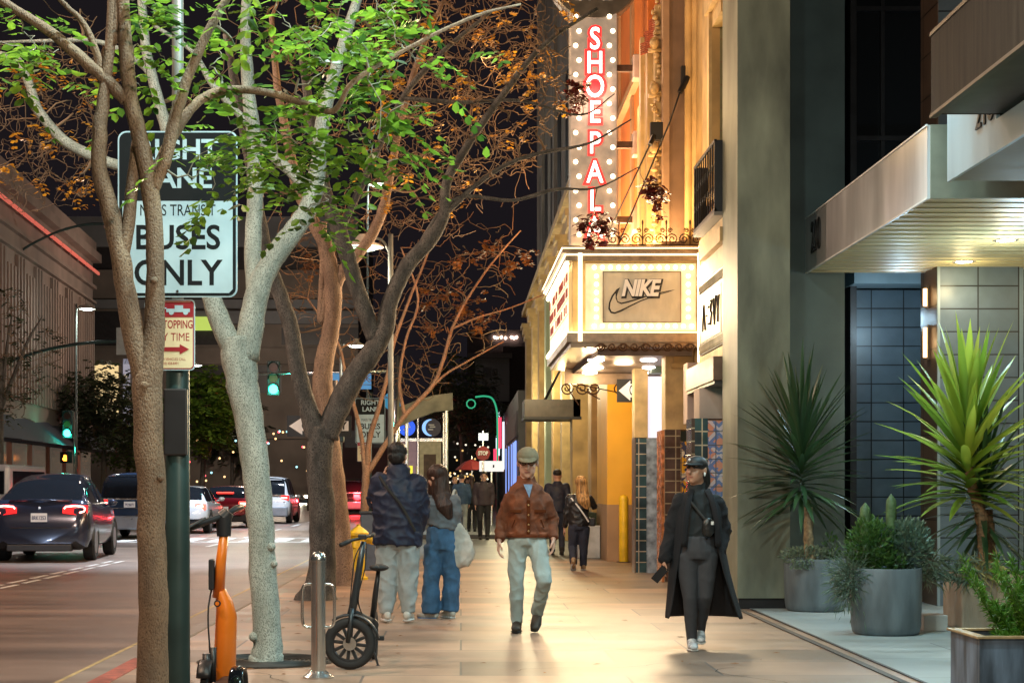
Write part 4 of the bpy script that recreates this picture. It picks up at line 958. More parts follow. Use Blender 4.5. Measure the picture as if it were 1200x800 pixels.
def stop_sign(label, loc, w=.30, h=.42):
    t = thing('no_stopping_sign', label, 'sign', loc)
    fn = lambda o: (lambda u,v,q: (u,-q-o,v))
    MB().prism(rrect(w,h,.025), fn(0), .004).build('plate', M_sgw, t)
    MB().prism(rrect(w-.014,h-.014,.022), fn(.0045), .001).build('red_border', M_sgr, t)
    MB().prism(rrect(w-.026,h-.026,.018), fn(.0058), .001).build('field', mat('sign_cream',(.62,.63,.56),.4,var=.06), t)
    MB().box(-w/2+.013,w/2-.013,-.0085,-.0071,h/2-.105,h/2-.015).build('red_band', M_sgr, t)
    tk = MB(); fy = -.0105
    for (a,b,c_,d) in ((.02,.115,.335,.35),(.065,.095,.35,.365),(-.06,.02,.333,.343),(-.06,-.045,.335,.355)): tk.box(a,b,fy,-.009,c_-h/2+.045-.015,d-h/2+.045-.015)
    z_ = h/2-.085
    tk = MB().box(-.02,.12,fy,-.009,z_+.01,z_+.03).box(.03,.08,fy,-.009,z_+.03,z_+.05)
    for x in (.01,.095): tk.lathe([(.015,0),(.015,-.002)], (x,-.0088,z_+.008), axis='Y', n=14)
    tk.tube([(-.02,fy,z_+.03),(-.075,fy,z_+.055),(-.09,fy,z_+.02),(-.12,fy,z_+.035)], .004, n=4); tk.build('tow_truck_symbol', M_sgw, t)
    def tx(s, size, z, m, sx=1, bold=.002): text(s, size, (0,-.0072,z), FRONT, m, t, 'lettering', sx=sx, ext=.0002, bold=bold, world=False)
    tx('NO STOPPING', .068, h/2-.15, M_sgr, .62, .001); tx('ANY TIME', .068, h/2-.225, M_sgr, .78, 0)
    MB().prism([(-.11,-.012),(.06,-.012),(.06,-.03),(.115,0),(.06,.03),(.06,.012),(-.11,.012)], lambda u,v,q: (u,-.0085-q,v+h/2-.295), .0012).build('arrow', M_sgr, t)
    tx('TOWED VEHICLES CALL', .022, -h/2+.065, M_sgr, .8, .0); tx('(310) 458-8491', .022, -h/2+.04, M_sgr, .8, .0)
    return t
stop_sign('small red and white no stopping sign below the big bus lane sign', (pX-.03,pY-.10,H+(CY-392)/197.5))
# second set of signs farther on
q = thing('sign_post', 'thin post carrying the farther bus lane and no stopping signs beside the bare thin tree', 'post', (W(434,0,46).x,W(0,0,46).y,0))
MB().lathe([(.035,0),(.035,3.75)], n=10).build('post', M_pg, q, smooth=True)
bus_sign('smaller looking bus lane sign farther down the pavement behind the thin bare tree', (q.location.x,q.location.y-.06,H+(CY-493)/46), .76, 1.15)
stop_sign('distant red and white no stopping sign under the farther bus lane sign', (q.location.x-.15,q.location.y-.06,H+(CY-529)/46), .36, .50)
ow = W(374,0,82)
oneway('one_way_sign', 'black and white left arrow sign partly hidden by the forked dark trunk', (ow.x,ow.y,H+(CY-499)/82), .92, .30, 'ONE WAY', .9)
pw = thing('traffic_signal', 'grey traffic signal post holding the arrow sign behind the forked dark trunk', 'traffic signal', (W(392,0,81).x,W(0,0,81).y+.08,0))
MB().lathe([(.045,0),(.045,2.9)], n=12).build('post', M_ss, pw, smooth=True)
MB().box(-.13,.13,-.05,.12,2.0,2.45).build('housing', M_pg, pw, bevel=.02)

# ================================================================ lamps
M_lw2 = glow('lamp_lens_cool', (.80,1,.93), 14)
def ped_lamp(label, px, py, s, arm=-1, pw=120, r=.3, col=(.85,1,.92), group='pedestrian lamps along the street', on=True):
    z = H+(CY-py)/s; X = (px-CX)/s; t = thing('street_lamp', label, 'street lamp', (X-arm*.42,F/s,0), group=group)
    MB().lathe([(.09,0),(.06,.3),(.045,.6),(.038,z+.2)], n=10).build('pole', mat('lamp_pole_paint',(.12,.13,.12),.6,var=.2), t, smooth=True)
    MB().tube(catmull([(0,0,z-.1),(arm*.15,0,z+.12),(arm*.42,0,z+.12)],4), .02, n=6).build('arm', mat('lamp_pole_paint',(.12,.13,.12),.6), t, smooth=True)
    h_ = MB().lathe([(r,0),(r*.95,.03),(r*.45,.09),(r*.25,.17),(.05,.2)], (arm*.42,0,z), n=22).build('lamp_shade', mat('lamp_shade_paint',(.5,.45,.38),.4,var=.1), t, smooth=50)
    MB().lathe([(r*.75,0),(r*.6,-.035),(.001,-.05)], (arm*.42,0,z-.002), n=18).build('lens', M_lw2 if on else mat('dull_lens',(.35,.5,.45),.3,var=0,emit=(.7,1,.85),es=.6), h_, smooth=True)
    if pw: light('POINT', (X,F/s,z-.25), col, pw*.22, .15)
    return t
ped_lamp('round warm lit street lamp hanging among the bare branches', 425, 290, 78, -1, 420, .32, (1,.86,.66), on=False)
ped_lamp('street lamp with round shade just below the larger one in the branches', 417, 405, 42, 1, 300, .27, (1,.85,.66))
ped_lamp('tall lamp with bright double head high above the round street lamps', 445, 217, 34, 1, 500, .4)
ped_lamp('street lamp above the brown ribbed building corner', 102, 362, 30, 1, 500, .33)
ped_lamp('street lamp just above the left green traffic light', 76, 471, 26, -1, 300, .33)
ped_lamp('street lamp over the lit green tree at the far corner', 230, 428, 22, 1, 400, .35)
ped_lamp('small distant street lamp below the hanging green signal', 326, 474, 16, 1, 0, .35)
ped_lamp('smallest distant street lamp right of the hanging green signal', 343, 482, 13, -1, 0, .35)
# curved mast arms on the left
ma = thing('mast_arm', 'high curved street light arm crossing in front of the brown ribbed building', 'street light', (-18.0,66,0))
MB().tube([(0,0,0),(0,0,9.2)], [.13,.09], n=10).build('pole', M_ss, ma, smooth=True)
MB().tube(catmull([(0,0,9.2),(.8,0,10.3),(2.2,0,11.1),(3.4,0,11.45),(4.3,0,11.5)],5), .05, n=6).build('arm', M_pg, ma, smooth=True)
MB().box(4.2,4.7,-.1,.1,11.3,11.45).build('lamp_head', M_ss, ma, bevel=.02)
mb_ = thing('mast_arm', 'lower curved signal arm with a blank grey sign panel left of the nearest trunk', 'signal arm', (-19.0,63,0))
MB().tube([(0,0,0),(0,0,4.9)], [.15,.12], n=10).build('pole', M_ss, mb_, smooth=True)
MB().tube(catmull([(0,0,4.9),(1.0,0,5.4),(3,0,6.2),(5,0,6.62),(7.6,0,6.75)],5), .06, n=6).build('arm', M_pg, mb_, smooth=True)
MB().box(6.3,6.9,-.08,-.05,6.2,7.2).build('sign_panel', mat('dull_sign_back',(.35,.38,.38),.5,var=.1), mb_)
# traffic lights
M_sigg = glow('green_signal', (.03,1,.62), 14)
def signal(label, px, py, s, arm=None, r=.15):
    z = H+(CY-py)/s; X = (px-CX)/s; t = thing('traffic_light', label, 'traffic light', (X,F/s,z))
    MB().box(-.20,.20,-.02,.16,-.56,.56).build('housing', mat('signal_housing',(.01,.05,.05),.4,var=0), t, bevel=.02)
    for k,c in enumerate(((.05,.015,.01),(.05,.04,.01),None)):
        zz = .36-k*.36
        MB().lathe([(r,0),(r,-.012)], (0,-.022,zz), axis='Y', n=20).build('lens', M_sigg if c is None else mat(f'dark_lens{k}',c,.3,var=0), t)
        MB().tube([(r*1.08*math.cos(a),-.12,zz+r*1.08*math.sin(a)) for a in [R(-10+i*20) for i in range(11)]], .014, .1, n=4).build('visor', M_sgb, t)
    light('POINT', (X,F/s-.5,z-.36), (.05,1,.65), 40, .12)
    return t
g1 = signal('green traffic light hanging over the road between the pale trunk and the forked dark trunk', 320.5, 443, 36)
g2 = signal('green traffic light at the far left corner beside the lamp post', 79, 497, 29)
arm = thing('mast_arm', 'long horizontal signal arm reaching over the road behind the forked trunks', 'signal arm', (-2.1,55.4,0))
MB().tube([(0,0,0),(0,0,5.6)], [.14,.11], n=10).build('pole', M_ss, arm, smooth=True)
MB().tube([(0,0,5.1),(-2,0,5.05),(-4.6,0,5.0)], [.07,.06,.045], n=8).build('arm', M_ss, arm, smooth=True)
MB().box(-2.2,-.8,-.1,-.06,4.5,5.0).build('street_name_sign', mat('sign_blue',(.03,.16,.42),.4,var=.1,emit=(.1,.5,1),es=.3), arm)
lp_ = thing('signal_post', 'grey signal post at the left corner carrying an orange hand pedestrian signal', 'post', (W(87,0,28.8).x,W(0,0,28.8).y+.2,0))
MB().tube([(0,0,0),(0,0,4.4)], .09, n=10).build('post', M_ss, lp_, smooth=True)
MB().box(-.55,-.1,-.35,-.1,2.3,2.75).build('pedestrian_signal', M_sgb, lp_, bevel=.02)
hd = MB()
hd.box(-.40,-.27,-.365,-.355,2.38,2.52)
for k in range(4): hd.box(-.40+k*.034,-.376+k*.034,-.365,-.355,2.52,2.64-.02*abs(k-1.5))
hd.box(-.44,-.40,-.365,-.355,2.42,2.5); hd.build('orange_hand', glow('hand_orange',(1,.28,.03),6), lp_)
# ================================================================ trees
B_pale = barkmat('pale_mottled_bark', (.30,.33,.29), (.50,.53,.47), (.19,.21,.18), 130, .40)
B_brown = barkmat('brown_bark', (.16,.115,.08), (.27,.195,.13), (.12,.085,.06), 130, .36)
B_dark = barkmat('dark_grey_bark', (.055,.052,.045), (.15,.135,.115), (.045,.042,.036), 80, .40)
B_warm = barkmat('warm_bark', (.20,.13,.085), (.34,.23,.15), (.14,.09,.06), 80, .38)
B_twig = mat('twig_bark', (.20,.125,.07), .8, var=.3, vs=5)
B_twigg = mat('grey_twig_bark', (.26,.25,.20), .8, var=.3, vs=5)
class Tree:
    def __init__(s, name, label, base, seed, bark, group=None):
        s.t = thing(name, label, 'tree', (base[0], base[1], 0), group=group); s.rng = random.Random(seed)
        s.trunk = MB(); s.tw = MB(); s.lf = MB(); s.lf2 = MB(); s.bark = bark; s.P = []; s.Rr = []
    def limb(s, pts, sc, n=5, w=.01, nn=10):
        """pts: (px,py,r[,dy]) at scale sc"""
        q = []
        for p in pts:
            v = W(p[0], p[1], sc); r = p[2]; dy = p[3] if len(p) > 3 else 0
            q.append((v.x*(1+dy/v.y), v.y+dy, (v.z-H)*(1+dy/v.y)+H, r))
        q = catmull(q, n); P = [Vector(a[:3]) for a in q]; rr = [max(.002, a[3]) for a in q]
        P = [p+Vector((noise.noise(p*3+Vector((s.rng.random(),0,0))), noise.noise(p*3+Vector((9,4,1))), 0))*w for p in P]
        k0 = len(s.trunk.v)
        s.trunk.tube(P, rr, n=nn)
        for i in range(k0, len(s.trunk.v)):
            v = Vector(s.trunk.v[i]); d = noise.noise(v*7)*.5+noise.noise(v*19)*.25
            # find centre approx through ring index
            c = P[min(len(P)-1, (i-k0)//nn)]; r_ = (v-c); s.trunk.v[i] = tuple(c+r_*(1+d*.22))
        if len(P) > 1:
            for a, b in zip(P, rr): s.P.append(a); s.Rr.append(b)
        return s
    def knot(s, px, py, sc, r, dx=0, dy=0):
        v = W(px, py, sc); s.trunk.ell(v+Vector((0,-.05,0)), (r,r,r*.9), 10, 7); return s
    def colon(s, targets, r0=.02, rmin=.003, wob=.06, seg=4, grav=0, skip=0, nn=4, decay=.72):
        pts = np.array([tuple(p) for p in s.P[skip:]]); rad = list(s.Rr[skip:])
        T = sorted(targets, key=lambda t: np.min(np.sum((pts-np.array(t))**2, axis=1)))
        ends = []
        for t in T:
            tv = np.array(tuple(t)); d = np.sqrt(np.sum((pts-tv)**2, axis=1)); 
            up = (pts[:,2] > tv[2]+.2)*.3*(d)  # prefer parents below
            i = int(np.argmin(d+up)); L_ = d[i]
            a = Vector(pts[i]); b = Vector(t); r = min(r0, rad[i]*decay); k = seg
            off = Vector((s.rng.gauss(0,1), s.rng.gauss(0,1), s.rng.gauss(0,1)))*wob*L_
            pp = []
            for j in range(k+1):
                q = j/k; p = a.lerp(b, q)+off*math.sin(math.pi*q)+Vector((s.rng.gauss(0,.01),s.rng.gauss(0,.01),s.rng.gauss(0,.01)-grav*L_*math.sin(math.pi*q)))*(1 if 0<j<k else 0)
                pp.append(p)
            rr = [max(rmin, r*(1-.55*j/k)) for j in range(k+1)]
            s.tw.tube(pp, rr, n=nn, cap=False)
            pts = np.vstack([pts, [tuple(p) for p in pp[1:]]]); rad += rr[1:]
            ends.append((pp[-1], (pp[-1]-pp[-2]).normalized()))
        return ends
    def sprays(s, ends, per=2, L_=.22, lw=.026, ll=.06, n=9, spread=.12, mb=None, droop=.8):
        mb = mb or s.lf; rng = s.rng
        for p, d in ends:
            for _ in range(per):
                o = p+Vector((rng.gauss(0,spread),rng.gauss(0,spread),rng.gauss(0,spread)))*.6
                dd = (d*.4+Vector((rng.uniform(-1,1),rng.uniform(-1,1),rng.uniform(-.6,.5)))).normalized()
                side = dd.cross(Vector((0,0,1)))
                if side.length < .1: side = Vector((1,0,0))
                side.normalize(); k = n
                for j in range(k):
                    q = (j+1)/k; c = o+dd*L_*q+Vector((0,0,-droop*L_*q*q*.6))
                    for sg in (-1,1):
                        if rng.random() < .12: continue
                        ld = (side*sg+dd*.45+Vector((0,0,-.35*droop+rng.uniform(-.3,.3)))).normalized()
                        l = ll*rng.uniform(.5,1.25); nn = ld.cross(dd)
                        if nn.length < .1: continue
                        nn.normalize(); w2 = nn.cross(ld)*lw*rng.uniform(.8,1.1)*.5; m = c+ld*l*.45; e = c+ld*l; f = nn*lw*.12
                        mb.add([c, c+ld*l*.25+w2*.85+f, c+ld*l*.65+w2+f, e, c+ld*l*.65-w2+f, c+ld*l*.25-w2*.85+f], [(0,1,2,3),(0,3,4,5)])
        return s
    def done(s, twig=B_twig, leaf=None, leaf2=None, root=0):
        s.trunk.build('trunk', s.bark, s.t, smooth=True, world=True)
        if s.tw.v: s.tw.build('twigs', twig, s.t, smooth=True, world=True)
        if s.lf.v: s.lf.build('foliage', leaf, s.t, world=True)
        if s.lf2.v: s.lf2.build('seed_clusters', leaf2, s.t, world=True)
        return s.t
def region(rng, n, x0, x1, y0, y1, sc, depth=.8, f=None):
    out = []
    while len(out) < n:
        px = rng.uniform(x0, x1); py = rng.uniform(y0, y1)
        if f and not f(px, py): continue
        v = W(px, py, sc*1.0); dy = rng.gauss(0, depth)
        out.append(Vector((v.x, v.y+dy, v.z)))
    return out
# ---- tree 0 nearest
b0 = W(178,0,232)
t0 = Tree('street_tree', 'nearest slim brown street tree, its trunk crossing in front of the big bus lane sign', b0, 1, B_brown)
t0.limb([(180,890,0.097),(180,800,0.081),(179,700,0.074),(178,600,0.072),(174,520,0.074),(172,455,0.075),(176,425,0.064),(181,380,0.052),(182,300,0.046),(176,225,0.046),(165,165,0.041),(153,110,0.039),(146,40,0.035),(141,-40,0.031),(136,-160,0.018)], 232, nn=14)
t0.limb([(172,455,.06),(160,405,.058),(148,350,.052),(141,300,.05),(128,245,.046),(116,200,.042),(118,150,.036),(124,95,.03),(130,40,.025),(128,-50,.02)], 232, nn=12)
t0.limb([(141,305,.04),(150,262,.034),(154,215,.032),(163,165,.03,.05)], 232)
t0.limb([(150,118,.036),(128,97,.034),(95,68,.03),(55,35,.026),(5,3,.022),(-60,-40,.015)], 232)
t0.limb([(118,82,.022),(113,60,.018),(98,28,.015),(70,0,.012),(50,-30,.01)], 232)
t0.limb([(178,222,.036),(192,192,.034),(203,150,.032),(218,95,.028),(240,45,.025),(265,0,.02),(300,-60,.012)], 232)
t0.limb([(180,205,.03),(203,160,.028,.1),(228,122,.026,.15),(262,106,.022,.2),(310,108,.02,.2),(360,122,.018,.2),(392,130,.016,.1),(410,100,.014),(440,78,.012),(500,45,.01),(560,18,.008),(610,5,.005)], 232)
t0.limb([(133,52,.02),(140,-10,.02),(165,-60,.012)], 232)
for (x,y,r) in ((172,452,.03),(190,560,.02),(183,330,.02)): t0.knot(x,y,232,r)
def greenzone(px,py):
    # leafy region with gaps
    n1 = noise.noise(Vector((px*.018, py*.02, 1.7)))
    return n1 > -.14
tg = region(t0.rng, 52, 225, 470, -60, 150, 225, .35, greenzone)+region(t0.rng, 18, 290, 400, 120, 262, 215, .25, greenzone)+region(t0.rng, 14, 230, 330, 130, 230, 222, .2)+region(t0.rng, 20, 395, 500, 60, 200, 218, .25, greenzone)+region(t0.rng,10,0,70,20,70,232,.2)+region(t0.rng,10,130,200,-20,80,232,.2)
e = t0.colon(tg, .010, .0022, .08, 4, .02)
t0.sprays(e, 2, .24, .040, .074, 6, .14)
t0.done(B_twigg, L_tree)
# ---- tree 1 pale
b1_ = W(312,0,150)
t1 = Tree('street_tree', 'pale mottled grey street tree in a square grate, right of the big bus lane sign', b1_, 2, B_pale)
t1.limb([(313,779,0.144),(314,765,0.122),(313,740,0.113),(309,680,0.106),(305,620,0.104),(300,560,0.106),(293,500,0.113),(284,450,0.126),(279,415,0.135),(281,395,0.126)], 150, nn=18)
t1.limb([(287,420,.11),(296,370,.10),(308,325,.09),(328,292,.083),(350,262,.078),(366,232,.072),(374,190,.065),(381,130,.055),(400,60,.045),(425,-20,.035),(450,-90,.02)], 150, nn=12)
t1.limb([(277,415,.10),(262,385,.085),(248,350,.075),(236,300,.065,.1),(220,230,.055,.2),(200,165,.05,.3),(183,110,.045,.3),(172,60,.04,.3),(165,-10,.03,.3)], 150, nn=12)
t1.limb([(300,345,.075),(296,290,.07,.2),(300,220,.065,.3),(296,150,.06,.3),(290,90,.05,.3),(288,20,.04,.3),(292,-60,.03,.3)], 150, nn=12)
t1.limb([(236,300,.05,.3),(205,235,.048,.4),(170,205,.046,.4),(118,187,.044,.4),(75,165,.042,.4),(45,130,.04,.4),(33,95,.036,.4),(15,68,.03,.4),(-50,60,.02,.4)], 150, nn=10)
t1.limb([(196,160,.03,.3),(185,120,.03,.3),(170,80,.025,.3),(120,50,.02,.3),(60,48,.016,.3),(0,50,.01,.3)], 150)
t1.limb([(366,232,.05),(345,205,.045),(318,180,.04,.2),(300,155,.03,.2)], 150)
t1.limb([(295,150,.03,.3),(250,100,.025,.3),(225,60,.02,.3),(180,30,.015,.3)], 150)
for (x,y,r) in ((299,745,.045),(302,690,.035),(318,640,.04),(322,660,.03)): t1.knot(x,y,150,r)
tg = region(t1.rng, 110, -20, 140, 10, 240, 138, .5, lambda px,py: px < 120 or py < 120)+region(t1.rng, 60, 200, 470, -60, 180, 140, .5)
e = t1.colon(tg, .018, .0035, .10, 5, .02)
t1.sprays([q for q in e if q[0].x < W(145,0,138).x and W(0,60,138).z > q[0].z and t1.rng.random()<.45], 3, .09, .03, .05, 3, .10, mb=t1.lf2)
t1.sprays([q for q in e if q[0].x > W(200,0,138).x and t1.rng.random()<.5], 1, .18, .03, .065, 6, .16)
tg2 = region(t1.rng, 420, -20, 130, 60, 235, 132, .5)
t1.colon(tg2, .008, .003, .15, 4, .05)
t1.done(B_twig, L_tree, L_amber)
gr = thing('tree_grate', 'dark round iron grate around the foot of the pale mottled tree', 'grate', (b1_.x,b1_.y,.004))
ring = MB()
for k in range(10):
    r0 = .20+k*.032; ring.tube([(r0*math.cos(a),r0*math.sin(a),.004) for a in [2*math.pi*i/40 for i in range(41)]], .009, .005, n=4)
ring.build('rings', mat('grate_iron',(.06,.055,.05),.6,metal=.4,var=.3), gr)
MB().lathe([(.54,.0005),(.54,.001),(.001,.001)], n=40).build('soil', M_soil, gr)
# ---- tree 2 dark fork
b2 = W(374,0,97)
t2 = Tree('street_tree', 'dark forked street tree with a flared foot, right of the pale tree', b2, 3, B_dark)
t2.limb([(371,709,0.344),(372,700,0.258),(376,682,0.189),(378,650,0.163),(377,600,0.159),(374,550,0.150),(375,515,0.163),(376,500,0.146)], 97, nn=18)
t2.limb([(372,515,.14),(360,475,.115),(348,430,.105),(341,385,.10),(330,350,.095),(316,312,.09),(305,260,.08),(295,200,.07),(280,120,.06),(265,40,.04)], 97, nn=12)
t2.limb([(382,512,.15),(396,478,.145),(416,440,.135),(436,412,.125),(450,385,.115),(460,345,.10),(478,310,.095),(505,280,.09),(520,252,.07),(523,215,.06),(545,175,.05),(590,110,.04),(640,50,.03),(700,10,.02)], 97, nn=12)
t2.limb([(440,400,.10),(424,355,.10),(410,310,.098),(398,272,.095),(385,240,.085),(372,180,.07),(360,110,.055),(350,30,.04)], 97, nn=12)
t2.limb([(398,272,.05),(420,225,.045),(445,170,.04),(475,110,.035),(520,60,.03),(580,10,.02)], 97)
t2.limb([(518,255,.035),(560,215,.03),(600,190,.026),(640,178,.022),(690,168,.016),(740,140,.008)], 97)
t2.limb([(478,310,.03),(530,235,.026),(600,235,.022),(650,222,.018),(700,220,.012),(750,195,.006)], 97)
t2.limb([(470,115,.03),(540,120,.025),(610,118,.02),(680,135,.012),(720,110,.006)], 97)
t2.limb([(354,706,.02),(345,712,.06),(357,706,.10),(372,700,.2)], 97)
def mass(px,py): return (py < 250-(max(0,px-560))*1.1) 
tg = region(t2.rng, 1300, 430, 668, -30, 262, 92, 1.2, mass)
e = t2.colon(tg, .020, .0045, .12, 4, .0)
t2.sprays(t2.rng.sample(e, 60), 3, .10, .045, .08, 3, .12, mb=t2.lf)
tg = [W(x,y,95)+Vector((t2.rng.gauss(0,.06),t2.rng.gauss(0,.1),t2.rng.gauss(0,.09))) for (x,y) in ((673,113),(688,262),(695,275),(770,230),(765,222),(676,105),(705,262)) for _ in range(7)]
e2 = t2.colon(tg, .008, .004, .1, 4, .06)
t2.sprays(e2, 5, .07, .05, .06, 3, .05, mb=t2.lf2, droop=.3)
t2.done(B_twig, L_amber, L_wine)
# ---- tree 3 warm lit
b3 = W(402,0,85)
t3 = Tree('street_tree', 'warm orange lit trunk rising just behind the dark forked tree', b3, 4, B_warm)
t3.limb([(402,688,.24),(400,675,.19),(397,620,.16),(392,560,.14),(384,500,.135),(378,455,.14),(380,425,.13),(388,385,.12),(391,345,.125),(386,312,.115),(380,285,.10),(368,262,.09),(350,225,.08),(338,170,.07),(325,100,.05),(318,20,.035)], 85, nn=14)
t3.limb([(391,340,.09),(402,318,.085),(418,300,.08),(434,278,.075),(448,248,.07),(455,215,.06),(468,150,.05),(490,70,.04),(520,0,.025)], 85, nn=10)
t3.limb([(386,312,.05),(376,380,.05),(378,320,.045),(380,260,.04)], 85)
tg = region(t3.rng, 520, 320, 640, -40, 300, 80, 1.2, lambda x,y: y < 300-(x-320)*.35)
e = t3.colon(tg, .025, .006, .12, 4, .0)
t3.sprays(t3.rng.sample(e, 8), 2, .12, .05, .09, 3, .12)
t3.done(B_twig, L_amber)
# ---- tree 4 thin bare multi-stem
b4 = W(428,0,62)
t4 = Tree('street_tree', 'thin bare many stemmed tree with rusty seed clusters behind the couple', b4, 5, B_warm)
t4.limb([(428,665,0.094),(427,620,0.078),(428,575,0.078),(430,545,0.070)], 62)
t4.limb([(430,560,0.055),(432,520,0.055),(440,490,0.047),(452,450,0.039),(462,400,0.035),(480,350,0.027),(500,300,0.023),(520,240,0.016)], 62)
t4.limb([(428,560,0.047),(424,515,0.043),(416,480,0.039),(405,440,0.035),(395,400,0.027),(360,350,0.020)], 62)
t4.limb([(430,555,0.055),(452,520,0.051),(470,492,0.047),(490,470,0.043),(508,450,0.039),(520,420,0.035),(530,385,0.031),(548,350,0.023),(575,310,0.020),(610,270,0.012)], 62)
t4.limb([(475,490,0.039),(468,450,0.031),(475,400,0.027),(490,350,0.023),(470,290,0.016)], 62)
t4.limb([(530,385,0.023),(560,372,0.020),(600,360,0.014),(650,340,0.008)], 62)
t4.limb([(490,470,0.031),(520,440,0.023),(545,425,0.020),(590,400,0.012)], 62)
tg = region(t4.rng, 620, 330, 605, 240, 470, 58, 1.3, lambda x,y: y < 500-abs(x-470)*.9)
e = t4.colon(tg, .02, .007, .12, 4, .0)
cl = [W(x,y,60)+Vector((t4.rng.gauss(0,.10),t4.rng.gauss(0,.2),t4.rng.gauss(0,.08))) for (x,y) in ((495,350),(500,343),(545,362),(552,352),(535,365),(558,375),(527,343),(503,388),(366,315),(370,308),(567,295),(580,290),(540,300),(620,300),(600,310)) for _ in range(4)]
e2 = t4.colon(cl, .008, .005, .1, 3)
t4.sprays(e2, 3, .12, .07, .09, 3, .09, mb=t4.lf, droop=.4)
t4.done(B_twig, L_rust)
# ---- far trees
def roundtree(label, px, py, s, rx, rz, n, lm, bark, seed, bare=False, ll=.16, base=0):
    c = W(px,py,s); t = Tree('street_tree', label, (c.x,c.y), seed, bark, 'distant street trees'); rng = t.rng
    bx = CX+c.x*s; z0 = -.13+base; py0 = CY+(H-z0)*s
    t.limb([(px+rng.uniform(-4,4),py0,.16),(px,(py0+py)/2,.12),(px+rng.uniform(-5,5),py,.09)], s, nn=8)
    for k in range(6):
        a = rng.uniform(-1,1); t.limb([(px,py+(py0-py)*.3,.08),(px+a*rx*s*.5,py-rz*s*.2,.05),(px+a*rx*s*.8,py-rz*s*rng.uniform(.2,.7),.02)], s, nn=6)
    tg = []
    while len(tg) < n:
        v = Vector((rng.uniform(-1,1),rng.uniform(-1,1),rng.uniform(-1,1)))
        if v.length > 1 or noise.noise(v*2.2+Vector((seed,0,0))) < -.12: continue
        tg.append(c+Vector((v.x*rx,v.y*rx,v.z*rz)))
    e = t.colon(tg, .03, .009, .1, 3)
    if not bare: t.sprays(e, 3, .45, ll*.55, ll, 4, .35)
    elif lm: t.sprays(rng.sample(e,len(e)//3), 2, .2, ll*.5, ll, 3, .15)
    t.done(B_twig, lm)
roundtree('bright lit green round tree by the far corner lamp', 238, 480, 24, 1.8, 2.0, 240, L_far, B_dark, 31, ll=.30)
roundtree('olive leafy tree in front of the lit window and the brown building corner', 122, 478, 27, 2.2, 1.7, 280, L_fard, B_dark, 32, ll=.24)
roundtree('dark leafy tree behind the pale trunk beyond the crossing', 272, 500, 17, 2.6, 2.6, 200, L_fard, B_dark, 33, ll=.36)
roundtree('bare tree with a few dark leaves at the left edge above the parked van', 0, 420, 36, 2.2, 2.4, 320, L_fard, B_dark, 34, bare=True, ll=.16)
roundtree('low leafy tree behind the black car roof at the far kerb', 150, 515, 20, 2.0, 1.4, 160, L_far, B_dark, 35, ll=.28)
roundtree('small dark tree beside the distant headlights', 330, 515, 11, 3.0, 3.4, 160, L_fard, B_dark, 36, ll=.5)
roundtree('dark bushy tree with scattered lights at the far end of the pavement', 542, 470, 22, 2.2, 2.4, 200, L_fard, B_dark, 37, ll=.28)

# fallen leaves on the pavement
fm = MB(); rf = random.Random(21)
for _ in range(170):
    x = rf.choice([rf.gauss(-1.6,.5), rf.uniform(-2.3,3.2)]); y = rf.uniform(9,26); a = rf.uniform(0,6.3); l = rf.uniform(.02,.05)
    if x < -2.4 or x > 3.1: continue
    c = Vector((x,y,.004)); d = Vector((math.cos(a),math.sin(a),0))*l; w_ = Vector((-math.sin(a),math.cos(a),0))*l*.35
    fm.add([c-d, c+w_+Vector((0,0,.006)), c+d+Vector((0,0,.004)), c-w_+Vector((0,0,.002))], [(0,1,2),(0,2,3)])
fo = fm.build('fallen_leaves', L_rust); tag(fo, 'small dry brown leaves scattered on the pavement under the street trees', 'leaves'); fo['kind'] = 'stuff'
# ================================================================ cars (origin on the ground at the middle, rear towards -Y)
M_tyre = mat('tyre', (.015,.015,.015), .8, var=.2)
M_rim = mat('rim_grey', (.25,.26,.28), .35, metal=.8, var=.1)
M_glass = mat('car_glass', (.010,.012,.016), .06, var=0, spec=.8)
M_tail = glow('tail_light', (1,.03,.02), 12)
M_tailw = glow('tail_light_core', (1,.16,.12), 22, True)
M_taild = mat('tail_lens_dark', (.16,.006,.008), .2, var=0, emit=(1,.02,.02), es=1.8)
M_plate = mat('number_plate', (.65,.66,.68), .4, var=.05, emit=(1,1,1), es=.12)
M_ptxt = mat('plate_text', (.03,.05,.16), .5, var=0)
def paint(name, c, metal=.35): return mat(name, c, .18, metal=metal, var=0, coat=.6, spec=.6)
def interp(tab, y):
    for a, b in zip(tab, tab[1:]):
        if a[0] <= y <= b[0]:
            t = (y-a[0])/(b[0]-a[0]); t = t*t*(3-2*t)*.5+t*.5
            return [p+(q-p)*t for p, q in zip(a[1:], b[1:])]
    return list(tab[-1][1:]) if y > tab[-1][0] else list(tab[0][1:])
